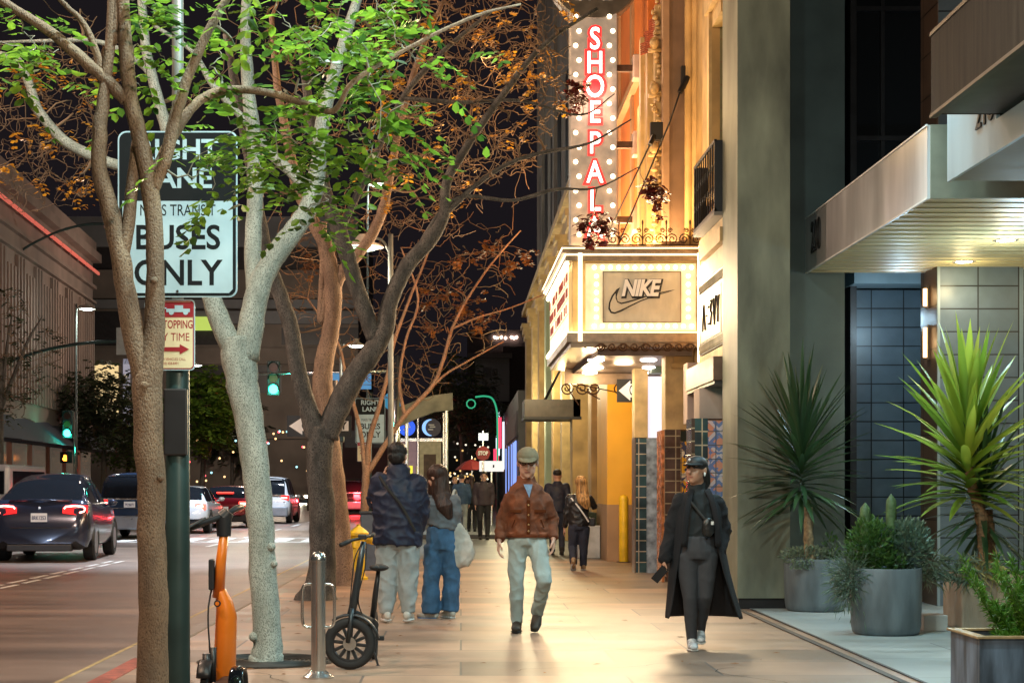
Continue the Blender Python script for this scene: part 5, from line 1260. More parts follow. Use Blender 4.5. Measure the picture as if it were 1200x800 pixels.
def car(name, label, kind, loc, rz, pm, plate='8KRT290', brake=True, group='cars in the traffic queue', det=1, wording=None):
    t = thing(name, label, 'car', loc, rz, group)
    if kind == 'suv':      # y, halfwidth, z bottom, z belt, z roof, roof halfwidth
        tab = [(-2.35,.78,.42,.78,.80,.70),(-2.30,.90,.34,.98,1.0,.78),(-2.2,.97,.30,1.14,1.22,.80),(-2.05,.98,.28,1.16,1.74,.76),(-1.6,.99,.26,1.14,1.84,.74),(.2,.99,.26,1.10,1.84,.74),(.75,.99,.26,1.08,1.62,.74),(1.25,.98,.26,1.08,1.12,.82),(2.1,.95,.28,1.0,1.04,.80),(2.42,.80,.40,.72,.76,.62)]
    elif kind == 'hatch':  # rounded electric fastback
        tab = [(-2.38,.74,.34,.62,.64,.62),(-2.34,.88,.26,.90,.93,.76),(-2.17,.945,.22,1.08,1.11,.79),(-1.85,.96,.25,1.11,1.22,.78),(-1.2,.965,.24,1.06,1.50,.66),(-.5,.965,.24,1.02,1.61,.61),(.2,.965,.24,1.0,1.62,.61),(.8,.96,.24,1.0,1.42,.63),(1.4,.95,.25,.97,1.02,.76),(2.0,.91,.28,.86,.90,.72),(2.36,.72,.38,.60,.64,.55)]
    else:                  # compact
        tab = [(-2.2,.72,.42,.74,.76,.62),(-2.13,.86,.34,.92,.95,.72),(-2.0,.91,.27,1.02,1.06,.74),(-1.8,.92,.25,1.02,1.30,.70),(-1.4,.92,.24,1.0,1.46,.64),(-.3,.92,.24,.96,1.48,.62),(.3,.92,.24,.95,1.44,.62),(1.0,.91,.25,.94,1.0,.74),(1.8,.88,.27,.84,.88,.70),(2.15,.70,.38,.6,.64,.52)]
    ys = np.linspace(tab[0][0], tab[-1][0], 46); rows = []
    for y in ys:
        w, zb, zl, zr, wr = interp(tab, y); h = zl-zb
        ring = [(0,zb),(w*.80,zb),(w*.93,zb+.05),(w*.985,zb+h*.22),(w*1.0,zb+h*.5),(w*.985,zb+h*.78),(w*.945,zl-.015),(w*.90,zl)]
        gh = zr-zl
        ring += [(w*.90+(wr-w*.90)*.35,zl+gh*.32),(w*.90+(wr-w*.90)*.75,zl+gh*.74),(wr*.97,zl+gh*.93),(wr*.80,zl+gh*1.0+.0),(wr*.4,zr+gh*.02+.01),(0,zr+gh*.03+.015)]
        rows.append([(x,y,z) for x,z in ring]+[(-x,y,z) for x,z in ring[::-1][1:-1]])
    n = len(rows[0]); body = MB(); glass = MB(); trim = MB()
    vs = [v for r in rows for v in r]
    fb, fg, ft = [], [], []
    ends = [i for i, y in enumerate(ys) if (interp(tab, y)[3]-interp(tab, y)[2]) > .10]
    g0, g1 = ends[0], ends[-1]
    roofz = max(r[4-1] for r in [interp(tab, y) for y in ys])
    for j in range(len(ys)-1):
        y = (ys[j]+ys[j+1])/2; w, zb, zl, zr, wr = interp(tab, y)
        for i in range(n):
            k = i if i < 13 else 25-i
            q = (j*n+i, j*n+(i+1) % n, (j+1)*n+(i+1) % n, (j+1)*n+i)
            side_win = (k in (7,8,9)) and g0 < j < g1-1 and zr-zl > .22
            pillar = side_win and any(abs(y-p) < .06 for p in ((-.35,.0+.55) if kind != 'suv' else (-1.25,-.2,.6)))
            slope = (k in (10,11,12)) and j >= g0-1 and zr < roofz-.035 and zr-zl > .03
            if kind == 'hatch': slope = k in (10,11,12) and zr < roofz-.01 and zr-zl > .02 and y > -2.02
            if (side_win and not pillar) or (slope and k >= 10): fg.append(q)
            elif k <= 1: ft.append(q)
            else: fb.append(q)
    body.add(vs, fb); glass.add(vs, fg); trim.add(vs, ft)
    body.f.append(tuple(range(n))[::-1]); body.m.append(0); o_ = (len(ys)-1)*n; body.f.append(tuple(o_+i for i in range(n))); body.m.append(0)
    def cl(mb):
        used = sorted({i for f in mb.f for i in f}); mp = {u: k for k, u in enumerate(used)}
        r = MB(); r.v = [mb.v[u] for u in used]; r.f = [tuple(mp[i] for i in f) for f in mb.f]; r.m = [0]*len(r.f); return r
    cl(body).build('body', pm, t, smooth=50); cl(glass).build('windows', M_glass, t, smooth=True); cl(trim).build('underside', M_blkp, t)
    yr = tab[0][0]; W_ = tab[2][1]; wy = 1.42 if kind != 'suv' else 1.48
    for (x, y) in ((W_-.10,-wy),(W_-.10,wy-.03),(-W_+.10,-wy),(-W_+.10,wy-.03)):
        r = .35 if kind != 'suv' else .39
        wo = MB().lathe([(r*.6,-.11),(r-.03,-.115),(r,-.08),(r,.08),(r-.03,.115),(r*.6,.11)], (x,y,r), axis='X', n=28).build('wheel', M_tyre, t, smooth=40)
        sg = 1 if x > 0 else -1; rm = MB()
        rm.lathe(sorted([(r*.62,sg*.10),(r*.62,sg*.112)], key=lambda q: q[1]), (x,y,r), axis='X', n=24)
        rm.build('rim', M_rim, wo, smooth=40)
        aw_ = MB().tube([(x+sg*.085,y+(r+.05)*math.cos(a),r+(r+.05)*math.sin(a)) for a in [R(-8+i*14) for i in range(15)]], [.035]*15, [.03]*15, n=6).build('wheel_arch', M_blkp, t, smooth=True)
    # rear: bumper, plate, lamps
    bump = MB(); 
    def arc(z, h, off, w, y_in=.05, mb=bump):
        pts = [(w*math.sin(a), yr-off+ (1-math.cos(a))*w*.42, z) for a in [R(-72+i*9) for i in range(17)]]
        mb.tube(pts, [.035]*17, [h]*17, n=8, ref=(0,0,1))
    if kind == 'suv':
        lower = MB(); lower.box(-.88,.88,yr-.02,yr+.3,.28,.68); lower.build('bumper', mat('bumper_silver',(.30,.33,.38),.3,metal=.5,var=.05), t, bevel=.05)
        MB().box(-.78,.78,yr+.02,yr+.14,.84,.88).box(-.80,.80,yr+.05,yr+.2,1.12,1.15).build('chrome_strip', M_chrome, t)
        for sg in (-1,1):
            h_ = MB().box(min(sg*.62,sg*.93),max(sg*.62,sg*.93),yr-.005+.06,yr+.2,.93,1.12).build('tail_lamp', M_taild, t, bevel=.02)
            MB().box(min(sg*.64,sg*.86),max(sg*.64,sg*.86),yr+.045,yr+.06,1.00,1.05).build('lamp_bar', M_tailw if brake else M_tail, h_)
        MB().box(-.64,.64,yr+.24,yr+.27,1.735,1.765).build('spoiler', pm, t)
        plz = .98; ply = yr+.03
    elif kind == 'hatch':
        MB().box(-.62,.62,yr-.015,yr+.2,.20,.33).build('diffuser', M_blkp, t, bevel=.02)
        MB().tube([(-.72,yr+.03,.62),(-.4,yr-.01,.63),(.4,yr-.01,.63),(.72,yr+.03,.62)],.012,n=6).build('bumper_line', M_blkp, t)
        for sg in (-1,1):
            pts = [(sg*.47,yr+.075,.985),(sg*.50,yr+.065,1.02),(sg*.68,yr+.10,1.035),(sg*.82,yr+.17,1.02),(sg*.86,yr+.19,.98),(sg*.84,yr+.13,.93),(sg*.76,yr+.09,.91)]
            l_ = MB().prism([(sg*.44,.90),(sg*.44,1.0),(sg*.60,1.06),(sg*.90,1.04),(sg*.90,.90),(sg*.75,.86)], lambda u,v,q: (u, yr+.02+abs(u)**3*.16+q*.2+(v-.9)*.35, v), .3).build('tail_lamp', M_taild, t)
            MB().tube([(x, yr-.005+abs(x)**3*.16+(z-.9)*.35, z) for x,_,z in pts], .014, n=6).build('lamp_bar', M_tailw, l_)
        MB().tube([(-.6,yr+.22,1.125),(0,yr+.18,1.14),(.6,yr+.22,1.125)], .02, n=6).build('spoiler', pm, t, smooth=True)
        MB().lathe([(.001,0),(.035,0),(.035,-.006)], (0,yr+.052,1.0), axis='Y', n=3).build('badge', M_chrome, t)
        plz = .82; ply = yr+.0
    else:
        MB().box(-.80,.80,yr-.0,yr+.3,.22,.50).build('bumper', M_blkp, t, bevel=.04)
        for sg in (-1,1):
            h_ = MB().box(min(sg*.52,sg*.86),max(sg*.52,sg*.86),yr+.04,yr+.22,.76,.94).build('tail_lamp', M_tail if brake else M_taild, t, bevel=.03)
            MB().box(min(sg*.58,sg*.78),max(sg*.58,sg*.78),yr+.03,yr+.045,.82,.89).build('lamp_bar', M_tailw if brake else M_tail, h_)
        MB().box(-.3,.3,yr+.30,yr+.33,1.25,1.275).build('brake_light', M_tail, t)
        plz = .68; ply = yr-.0
    p_ = MB().box(-.155,.155,ply-.025,ply-.005,plz-.08,plz+.08).build('number_plate', M_plate, t, bevel=.004)
    if det: text(plate, .10, (0,ply-.028,plz-.01), FRONT, M_ptxt, p_, 'lettering', sx=.72, ext=.001, bold=.002, world=False)
    for sg in (-1,1):
        MB().ell((sg*(W_+.06),.62,1.07),(.10,.06,.07),12,8).box(min(sg*(W_-.1),sg*W_),max(sg*(W_-.1),sg*W_),.6,.66,1.0,1.04).build('mirror', pm, t, smooth=True)
    MB().tube([(-W_*.99,y_,tab[4][3]-.02) for y_ in (-1.7,-.5,.9)], .012, n=4).tube([(W_*.99-.05,y_,tab[4][3]+.0) for y_ in (-1.7,-.5,.9)], .012, n=4).build('window_trim', M_chrome, t)
    return t
def cl_(px, s): return ((px-CX)/s, F/s)
x,y = cl_(37,59.5); car('parked_car', 'dark electric fastback car with glowing red tail lights, nearest car at the left edge', 'hatch', (x,y+2.3,-.13), R(4), paint('paint_midnight',(.03,.04,.075)), '8RK1253').scale = (1.02,1,1.07)
x,y = cl_(152,42); car('parked_car', 'large dark blue sport utility vehicle with chrome strip just ahead of the nearest car', 'suv', (x,y+2.3,-.13), 0, paint('paint_navy',(.025,.05,.11)), '7PZB871')
x,y = cl_(208,37.5); car('parked_car', 'white hatchback partly hidden by the street pole, beside the red lit car', 'compact', (x,y+2.3,-.13), 0, paint('paint_white',(.62,.64,.68),.1), '6XTS402', det=0)
x,y = cl_(262,33); car('parked_car', 'dark red compact car with bright brake lights between the pole and the pale trunk', 'compact', (x,y+2.3,-.13), 0, paint('paint_red',(.25,.01,.02)), '5LMN219', det=0)
x,y = cl_(311,29.5); car('parked_car', 'white sport utility vehicle seen between the pale trunk and the forked trunk', 'suv', (x,y+2.3,-.13), 0, paint('paint_white',(.62,.64,.68),.1), '8ABD440', det=0)
x,y = cl_(418,22.5); car('parked_car', 'car with glaring red tail lights behind the hydrant', 'suv', (x,y+2.3,-.13), 0, paint('paint_black',(.012,.012,.014)), det=0)
light('POINT', (x,y-.6,1.0), (1,.03,.04), 260, .2)
for k,(px,s) in ((0,(283,22)),(2,(262,18))):
    x,y = cl_(px,s); car('parked_car', ['distant silver car ahead of the queue left of the forked trunk','farther grey car beyond the white sport utility vehicle','farthest dark car in the left of the queue'][k], 'compact', (x,y+2.3,-.13), 0, paint(('paint_silver','paint_grey','paint_black')[k],((.4,.42,.45),(.2,.2,.22),(.012,.012,.014))[k]), det=0)
# van across the road
vn = thing('parked_van', 'white parked van behind the nearest car across the road, roof just in view', 'van', (-14.6,54,-.13))
MB().box(-1,1,-2.6,2.0,.4,2.15).build('body', paint('paint_white',(.62,.64,.68),.1), vn, bevel=.12)
MB().box(-.98,.98,1.9,2.9,.4,1.35).build('bonnet', paint('paint_white',(.6,.62,.66),.1), vn, bevel=.12)
MB().box(-.85,.85,-2.63,-2.59,1.25,1.95).box(.99,1.015,-2.2,1.7,1.3,1.95).build('windows', M_glass, vn)
for (a,b) in ((.85,-1.7),(.85,1.8),(-.85,-1.7),(-.85,1.8)): MB().lathe([(.2,-.1),(.36,-.11),(.36,.11),(.2,.1)], (a,b,.36), axis='X', n=20).build('wheel', M_tyre, vn, smooth=40)
# oncoming car with headlights on
M_head = glow('headlight', (1,.85,.62), 160, False)
x,y = cl_(352,13.5); oc = thing('oncoming_car', 'distant oncoming car with dazzling headlights at the end of the road', 'car', (x,y,-.13))
ocb = MB()
ocb.box(-.92,.92,0,4.4,.28,.92); ocb.build('body', paint('paint_silver',(.4,.42,.45)), oc, bevel=.15)
MB().prism([(-.85,.9),(.85,.9),(.66,1.45),(-.66,1.45)], lambda u,v,w: (u,1.2+w+(v-.9)*.8,v), 2.2).build('cabin', M_glass, oc)
for sg in (-.62,.62): MB().ell((sg,-.03,.66),(.24,.05,.16),12,8).build('headlight', M_head, oc, smooth=True)
for sg in (-.8,.8): MB().lathe([(.2,-.1),(.33,-.11),(.33,.11),(.2,.1)], (sg,.8,.33), axis='X', n=16).build('wheel', M_tyre, oc)
light('SPOT', (x,y-.3,.6), (1,.85,.65), 1500, .1, rot=(R(88),0,R(180)-.0), spot=60, name='headlight_beam')
# bus far behind
x,y = cl_(404,15); bu = thing('city_bus', 'far red lit bus waiting behind the arrow sign', 'bus', (x,y,-.13))
MB().box(-1.25,1.25,0,11,.35,3.1).build('body', mat('bus_dark_red',(.12,.02,.025),.4,var=.2), bu, bevel=.12)
MB().box(-1.1,1.1,-.02,-.001,1.5,2.6).build('rear_window', M_glass, bu)
for sg in (-1,1): 
    MB().ell((sg*1.0,-.03,1.0),(.13,.04,.2),12,8).build('tail_lamp', M_tail, bu)
for sg in (-1.05,1.05): MB().lathe([(.2,-.15),(.48,-.15),(.48,.15),(.2,.15)], (sg,2.5,.48), axis='X', n=18).build('wheel', M_tyre, bu)
# ================================================================ people
SK = mat('skin', (.64,.37,.27), .5, var=.06, vs=20, sub=.1)
SK2 = mat('skin_tan', (.42,.22,.14), .5, var=.06, vs=20, sub=.1)
M_hairb = mat('black_hair', (.012,.010,.010), .45, var=.4, vs=60, bump=.5, bs=90, stretch=(1,1,.15))
M_hairbr = mat('brown_hair', (.05,.022,.015), .45, var=.5, vs=50, bump=.5, bs=90, stretch=(1,1,.15))
M_hairbl = mat('blond_hair', (.50,.27,.09), .45, var=.5, vs=50, bump=.6, bs=90, stretch=(1,1,.12))
M_eye = mat('eye_dark', (.02,.015,.012), .3, var=0)
def remesh(src, name, m, parent, vox=.012, wr=0, wf=9, sm=3, seed=0, ws=(1,1,1)):
    """one continuous surface grown from overlapping volumes"""
    me = bpy.data.meshes.new('tmp'); me.from_pydata(src.v, [], src.f); me.update()
    o = bpy.data.objects.new('tmp', me); COL.objects.link(o)
    md = o.modifiers.new('r', 'REMESH'); md.mode = 'VOXEL'; md.voxel_size = vox; md.use_smooth_shade = True
    m2 = o.modifiers.new('s', 'SMOOTH'); m2.iterations = sm; m2.factor = .5
    dg = bpy.context.evaluated_depsgraph_get(); dg.update()
    ne = bpy.data.meshes.new_from_object(o.evaluated_get(dg)); bpy.data.objects.remove(o)
    if wr:
        co = np.empty(len(ne.vertices)*3); ne.vertices.foreach_get('co', co); nn = np.empty(len(ne.vertices)*3); ne.vertices.foreach_get('normal', nn)
        co = co.reshape(-1,3); nn = nn.reshape(-1,3)
        for i in range(len(co)):
            v = Vector((co[i][0]*ws[0], co[i][1]*ws[1], co[i][2]*ws[2]))*wf+Vector((seed,seed,0))
            a = (1-abs(noise.noise(v)))**4; b_ = (1-abs(noise.noise(v*.6+Vector((7,3,1)))))**6; co[i] += nn[i]*wr*(a*1.0+b_*.8-.45+noise.noise(v*2.3)*.3)
        ne.vertices.foreach_set('co', co.ravel()); ne.update()
    ne.materials.clear(); ne.materials.append(m); ne.name = name
    ne.polygons.foreach_set('use_smooth', [True]*len(ne.polygons))
    o = bpy.data.objects.new(name, ne); COL.objects.link(o); o.parent = parent
    return o
def hand(mb, wr, d, side, palm_n, k=1.0, curl=.5, rng=random.Random(2)):
    """palm, four fingers, thumb. d: along hand, side: towards the thumb, palm_n: towards palm"""
    wr = Vector(wr); d = Vector(d).normalized(); side = Vector(side); side = (side-d*side.dot(d)).normalized(); n = d.cross(side).normalized()
    if n.dot(Vector(palm_n)) < 0: n = -n
    pe = wr+d*.085*k
    mb.tube([wr-d*.02, wr+d*.03*k, pe], [.026*k,.036*k,.040*k], [.020*k,.016*k,.014*k], n=10, dome=True, ref=n)
    for i, L_ in enumerate((.070,.078,.072,.056)):
        o = pe+side*(.030-.0205*i)*k; a = o-d*.01; c1 = curl*(.7+.1*i)
        p1 = o+(d*math.cos(c1*.5)+n*math.sin(c1*.5))*L_*.45*k; p2 = p1+(d*math.cos(c1*1.2)+n*math.sin(c1*1.2))*L_*.32*k; p3 = p2+(d*math.cos(c1*1.9)+n*math.sin(c1*1.9))*L_*.25*k
        mb.tube([a,p1,p2,p3], [.0095*k,.009*k,.0085*k,.0075*k], n=7, dome=True)
    t0_ = wr+d*.025*k+side*.025*k; t1_ = t0_+(d*.55+side*.7+n*.3).normalized()*.035*k; t2_ = t1_+(d*.8+side*.35+n*.35).normalized()*.03*k; t3_ = t2_+(d*.95+n*.3).normalized()*.02*k
    mb.tube([t0_,t1_,t2_,t3_], [.013*k,.0115*k,.010*k,.008*k], n=7, dome=True)
def headm(mb, c, yaw, pitch=0, k=1.0, roll=0):
    """c = head centre; yaw 0 faces -Y, positive turns to screen right"""
    M = Matrix.Rotation(yaw, 3, 'Z') @ Matrix.Rotation(roll, 3, 'Y') @ Matrix.Rotation(pitch, 3, 'X')
    c = Vector(c); tr = lambda x,y,z: c+M @ Vector((x*k,y*k,z*k))
    mb.ell(tr(0,.012,.03), (.074*k,.092*k,.088*k), 18, 12, rot=M)
    mb.ell(tr(0,-.018,-.045), (.063*k,.070*k,.070*k), 16, 10, rot=M)
    mb.ell(tr(0,-.058,-.088), (.026*k,.022*k,.022*k), 12, 8, rot=M)
    mb.tube([tr(0,-.082,.018),tr(0,-.098,-.012),tr(0,-.106,-.028)], [.009*k,.012*k,.014*k], n=8, dome=True)
    mb.ell(tr(0,-.084,-.031),(.019*k,.012*k,.009*k),10,6,rot=M)
    for s in (-1,1):
        mb.ell(tr(s*.030,-.066,.032),(.024*k,.016*k,.010*k),10,6,rot=M)
        mb.ell(tr(s*.040,-.052,-.022),(.022*k,.022*k,.022*k),10,6,rot=M)
        mb.ell(tr(s*.076,.012,-.005),(.010*k,.020*k,.032*k),8,6,rot=M)
    mb.ell(tr(0,-.077,-.056),(.024*k,.010*k,.0065*k),10,6,rot=M); mb.ell(tr(0,-.074,-.066),(.020*k,.010*k,.007*k),10,6,rot=M)
    return tr, M
def V(*a): return Vector(a)
def HS(*a): return tuple(q*1.12 for q in a)
def figure(name, label, base, J, skin, yaw=0, pitch=0, vox=.009, fs=1.0, hk=1.12, curl=.5, group=None, handk=1.0, roll=0, hands=(1,1), facing=-1, detail=True, far=False):
    """J: joints in local metres: head, neck, chest, waist, pelvis, shL elL wrL (screen left) shR elR wrR, hipL knL anL toL ..."""
    t = thing(name, label, 'person', base, group=group)
    b = MB(); tr, M = headm(b, J['head'], yaw, pitch, fs*hk, roll)
    nk, ch, wa, pe = (Vector(J[q]) for q in ('neck','chest','waist','pelvis'))
    b.tube([nk+V(0,0,-.05), nk.lerp(Vector(J['head']),.55)], .064*fs, n=12, dome=True)
    b.tube([pe+V(0,0,-.02),pe+V(0,0,.03),wa,ch,nk+V(0,0,-.05),nk], [.12*fs,.145*fs,.13*fs,.155*fs,.11*fs,.06*fs], [.08*fs,.09*fs,.085*fs,.10*fs,.075*fs,.055*fs], n=16, ref=(0,1,0))
    for s in 'LR':
        sh, el, wr = (Vector(J[q+s]) for q in ('sh','el','wr')); hi, kn, an, to = (Vector(J[q+s]) for q in ('hip','kn','an','to'))
        b.tube([ch+(sh-ch)*.45, sh], [.06*fs,.055*fs], n=10, dome=True)
        b.tube([sh, sh.lerp(el,.4), el, el.lerp(wr,.35), wr], [.052*fs,.047*fs,.037*fs,.038*fs,.026*fs], n=10, dome=True)
        b.tube([hi, hi.lerp(kn,.45), kn, kn.lerp(an,.3), an], [.068*fs,.060*fs,.044*fs,.042*fs,.034*fs], n=12, dome=True)
        b.tube([an, to+V(0,0,-.01)], [.026*fs,.018*fs], n=8, dome=True)
        if hands['LR'.index(s)]:
            hd = J.get('hd'+s); hd = Vector(hd) if hd else (wr-el)
            hs = J.get('hs'+s); hs = Vector(hs) if hs else V(0,facing,0)
            hand(b, wr, hd, hs, Vector(J.get('hn'+s, (1 if s == 'L' else -1, 0, 0))), handk, curl)
    remesh(b, 'body', skin, t, vox, sm=2)
    if detail:
        MB().ell(tr(0,-.083,-.061),(.024*fs*hk,.006*fs,.005*fs),10,6,rot=M).build('lips', mat('lips',(.30,.09,.07),.5,var=0), t, smooth=True)
        for s in (-1,1):
            MB().tube([tr(s*.012,-.090,.034),tr(s*.030,-.088,.040),tr(s*.052,-.070,.033)], .0045*fs, n=5).build('eyebrow', M_hairbr, t)
            MB().ell(tr(s*.030,-.080,.012),(.015*fs*hk,.009*fs,.007*fs),10,6,rot=M).build('eye', M_eye, t, smooth=True)
    return t, tr, M
def top(t, J, m, k=1.0, hem=None, wr=.006, name='jacket', vox=.012, sl=1.0, hemr=(.2,.13), cuff=.045, seed=1, collar=True, sleeve_end=1.0, tor=(1,1), sleeves='LR'):
    b = MB(); nk, ch, wa, pe = (Vector(J[q]) for q in ('neck','chest','waist','pelvis')); hem = Vector(hem) if hem else pe
    b.tube([hem, wa, ch, nk.lerp(ch,.28), nk+V(0,0,-.015)], [hemr[0]*k,.185*k*tor[0],.205*k*tor[0],.15*k,.085*k], [hemr[1]*k,.135*k*tor[1],.14*k*tor[1],.11*k,.08*k], n=22, ref=(0,1,0))
    if collar: b.tube([nk+V(0,0,-.03), nk+V(0,.005,.045)], [.085*k,.08*k], [.085*k,.078*k], n=16)
    for s in sleeves:
        sh, el, wr_ = (Vector(J[q+s]) for q in ('sh','el','wr')); e_ = el.lerp(wr_, sleeve_end)
        b.tube([ch+(sh-ch)*.4+V(0,0,.0), sh], [.10*k,.085*k*sl], n=12, dome=True)
        b.tube([sh, sh.lerp(el,.5), el, el.lerp(e_,.6)], [.082*k*sl,.074*k*sl,.066*k*sl,.056*k*sl], n=14, dome=True)
        b.tube([el.lerp(e_,.4), e_], [.058*k*sl, cuff*k], n=14)
    return remesh(b, name, m, t, vox, wr, 9, 3, seed, (1,1,1))
def pants(t, J, m, k=1.0, r=(.105,.088,.07,.066,.058), waist=None, wr=.005, name='trousers', vox=.012, seed=3, wz=0, wider=(.18,.125)):
    b = MB(); pe = Vector(J['pelvis']); wa = Vector(waist) if waist else pe+V(0,0,.08)
    hl, hr = Vector(J['hipL']), Vector(J['hipR']); cr = (hl+hr)/2
    b.tube([cr+V(0,0,-.02), pe, wa], [wider[0]*k*.95,wider[0]*k,wider[0]*k*.9], [wider[1]*k*.95,wider[1]*k,wider[1]*k*.88], n=20, ref=(0,1,0))
    b.ell(cr+V(0,0,.01), (.10*k,.095*k,.085*k), 16, 10)
    for s in 'LR':
        hi, kn, an = (Vector(J[q+s]) for q in ('hip','kn','an'))
        b.tube([hi+V(0,0,.02), hi.lerp(kn,.45), kn, kn.lerp(an,.45), an+V(0,0,-.025)], [q*k for q in r], n=16)
    return remesh(b, name, m, t, vox, wr, 10, 3, seed, (1,1,.7))
def shoe(t, an, to, m, ms, k=1.0, name='shoe'):
    an = Vector(an); to = Vector(to); d = (to-an); d.z = 0 if abs(d.z) < .09 else d.z; L_ = d.length; d = d.normalized()
    b = MB(); heel = an-d*.055*k+V(0,0,-.045); toe = to+d*.04*k
    b.tube([heel, an+d*.03+V(0,0,-.035), an.lerp(to,.6)+V(0,0,-.022), toe], [.034*k,.040*k,.046*k,.034*k], [.040*k,.048*k,.036*k,.024*k], n=12, dome=True, ref=(0,0,1))
    b.tube([an+V(0,0,.03), an+V(0,0,-.03)], .044*k, n=12, dome=True)
    o = remesh(b, name, m, t, .008*max(1,k), 0, sm=2)
    s = MB(); s.tube([heel+V(0,0,-.040*k), an.lerp(to,.6)+V(0,0,-.050*k), toe+V(0,0,-.022*k)], [.036*k,.050*k,.034*k], [.014*k,.013*k,.012*k], n=12, dome=True, ref=(0,0,1))
    s.build('sole', ms, o, smooth=True); return o
def PJ(c, s, g0, dct):
    """joint table given as picture-measured metres: (px,py,dy)"""
    out = {}
    for k_, v in dct.items():
        out[k_] = V((v[0]-c)/s, v[2] if len(v) > 2 else 0, H+(CY-v[1])/s)
    return out
# ---------------------------------------------------------------- man in brown jacket
M_suede = mat('brown_suede', (.165,.045,.014), .78, var=.28, vs=11, bump=.25, bs=25)
M_mint = mat('pale_mint_cotton', (.35,.41,.39), .85, var=.08, vs=9, bump=.15, bs=30)
M_dshoe = mat('dark_suede_shoe', (.045,.032,.022), .7, var=.2, vs=20)
M_sole = mat('dark_sole', (.02,.018,.016), .8, var=0)
M_wsole = mat('white_sole', (.6,.6,.58), .6, var=.05)
s = 125; c = 618
J = PJ(c, s, 0, dict(head=(618,542,-.05), neck=(617,563,.0), chest=(617,590,0), waist=(617,612,0), pelvis=(617,632,0),
    shL=(598,587,.0), elL=(589,611,.03), wrL=(585,632,-.07), shR=(638,587,.0), elR=(647,609,.04), wrR=(648,630,-.05),
    hipL=(607,636,0), knL=(605,682,-.03), anL=(606,727,.02), toL=(604,735,-.13), hipR=(628,636,0), knR=(637,680,-.16), anR=(630,716,.10), toR=(627,731,.0)))
J['hdL'] = V(-.1,-.15,-1); J['hdR'] = V(0,-.15,-1)
man, tr, M = figure('person', 'man in a brown suede jacket, beige cap and pale mint trousers walking towards us', (W(c,0,s).x, F/s, 0), J, SK, yaw=R(-4), pitch=R(10), fs=1.04, vox=.0085, hk=1.17, curl=.8, handk=1.12)
jk = top(man, J, M_suede, 1.02, hem=(-.005,0,H+(CY-627)/s), wr=.012, hemr=(.212,.14), tor=(1.0,.98), sl=.92, cuff=.045, vox=.0105)
hb = MB().tube([(-.005,0,H+(CY-629)/s),(-.005,0,H+(CY-623)/s)], [.205,.212],[.135,.142], n=26, ref=(0,1,0)); hb.build('waistband', mat('suede_band',(.22,.06,.02),.7,var=.2), jk, smooth=True)
bt = MB()
for z in (1.19,1.10,1.01,.95): bt.ell((.005,-.150,z),(.009,.006,.009),8,6)
bt.build('button', mat('brass',(.6,.42,.2),.3,metal=.9,var=0), jk, smooth=True)
MB().box(-.012,.022,-.1495,-.140,.92,1.24).build('placket', mat('suede_dark',(.10,.026,.008),.9,var=.2,spec=.1), jk, bevel=.004)
pf = MB()
for sg in (-1,1): pf.box(sg*.115-.055,sg*.115+.055,-.140,-.128,1.12,1.15); pf.tube([(sg*.15,-.13,.98),(sg*.12,-.14,1.06)], .008, n=5)
pf.build('pocket_flap', mat('suede_dark',(.10,.026,.008),.9,var=.2,spec=.1), jk, bevel=.004)
ct = MB().tube([(0,.01,1.325),(0,.005,1.40)], [.098,.088],[.090,.084], n=20); remesh(ct, 'collar', M_suede, jk, .01)
sc_b = MB().prism([(-.04,1.385),(.045,1.385),(.012,1.26)], lambda u,v,w: (u,-.108-w-(1.385-v)*.25,v), .012); sc_b.build('shirt', mat('blue_shirt',(.18,.27,.40),.7,var=.2,vs=30), man)
pants(man, J, M_mint, 1.0, r=(.100,.086,.068,.062,.057), waist=V(-.005,0,.95), wr=.011, wider=(.165,.12), vox=.0105)
shoe(man, J['anL'], J['toL'], M_dshoe, M_sole, 1.1); shoe(man, J['anR'], J['toR'], M_dshoe, M_sole, 1.1)
capm = mat('beige_cap', (.25,.19,.11), .85, var=.1, vs=20, bump=.1)
def cap(t, tr, M, m, k=1.0, hat=(.085,.100,.075)):
    b = MB(); b.ell(tr(0,.008,.045), tuple(q*k for q in hat), 18, 10, rot=M)
    o = remesh(b, 'cap', m, t, .008); br = MB(); vs = []; fs = []
    for i in range(13):
        a = R(-75+i*12.5); 
        for r_, dz in ((.078,.0),(.135,-.022)):
            x = math.sin(a)*(.078 if r_ < .1 else .078); y = -math.cos(a)*(.085 if r_ < .1 else .165)-.0
            vs.append(tr(x, y, .052+dz))
    for i in range(12): fs.append((i*2,i*2+1,i*2+3,i*2+2))
    br.add(vs, fs); br.build('brim', m, o, smooth=True, solid=.006); return o
cap(man, tr, M, capm, 1.25)
hb = MB(); 
for sg in (-1,1): hb.ell(tr(sg*.072,.03,.0),HS(.012,.045,.035),10,6,rot=M)
hb.ell(tr(0,.085,.0),HS(.06,.02,.04),10,6,rot=M); hb.build('hair', mat('grey_hair',(.25,.2,.16),.6,var=.2), man, smooth=True)
gs = MB()
for sg in (-1,1): gs.tube([tr(sg*.031+.022*math.cos(a),-.093,.012+.016*math.sin(a)) for a in [i*math.pi/6 for i in range(13)]], .0042, n=6); gs.tube([tr(sg*.053,-.09,.016),tr(sg*.078,-.0,.01)], .0025, n=4)
gs.tube([tr(-.01,-.095,.014),tr(.01,-.095,.014)], .0025, n=4); gs.build('glasses', M_sole, man)

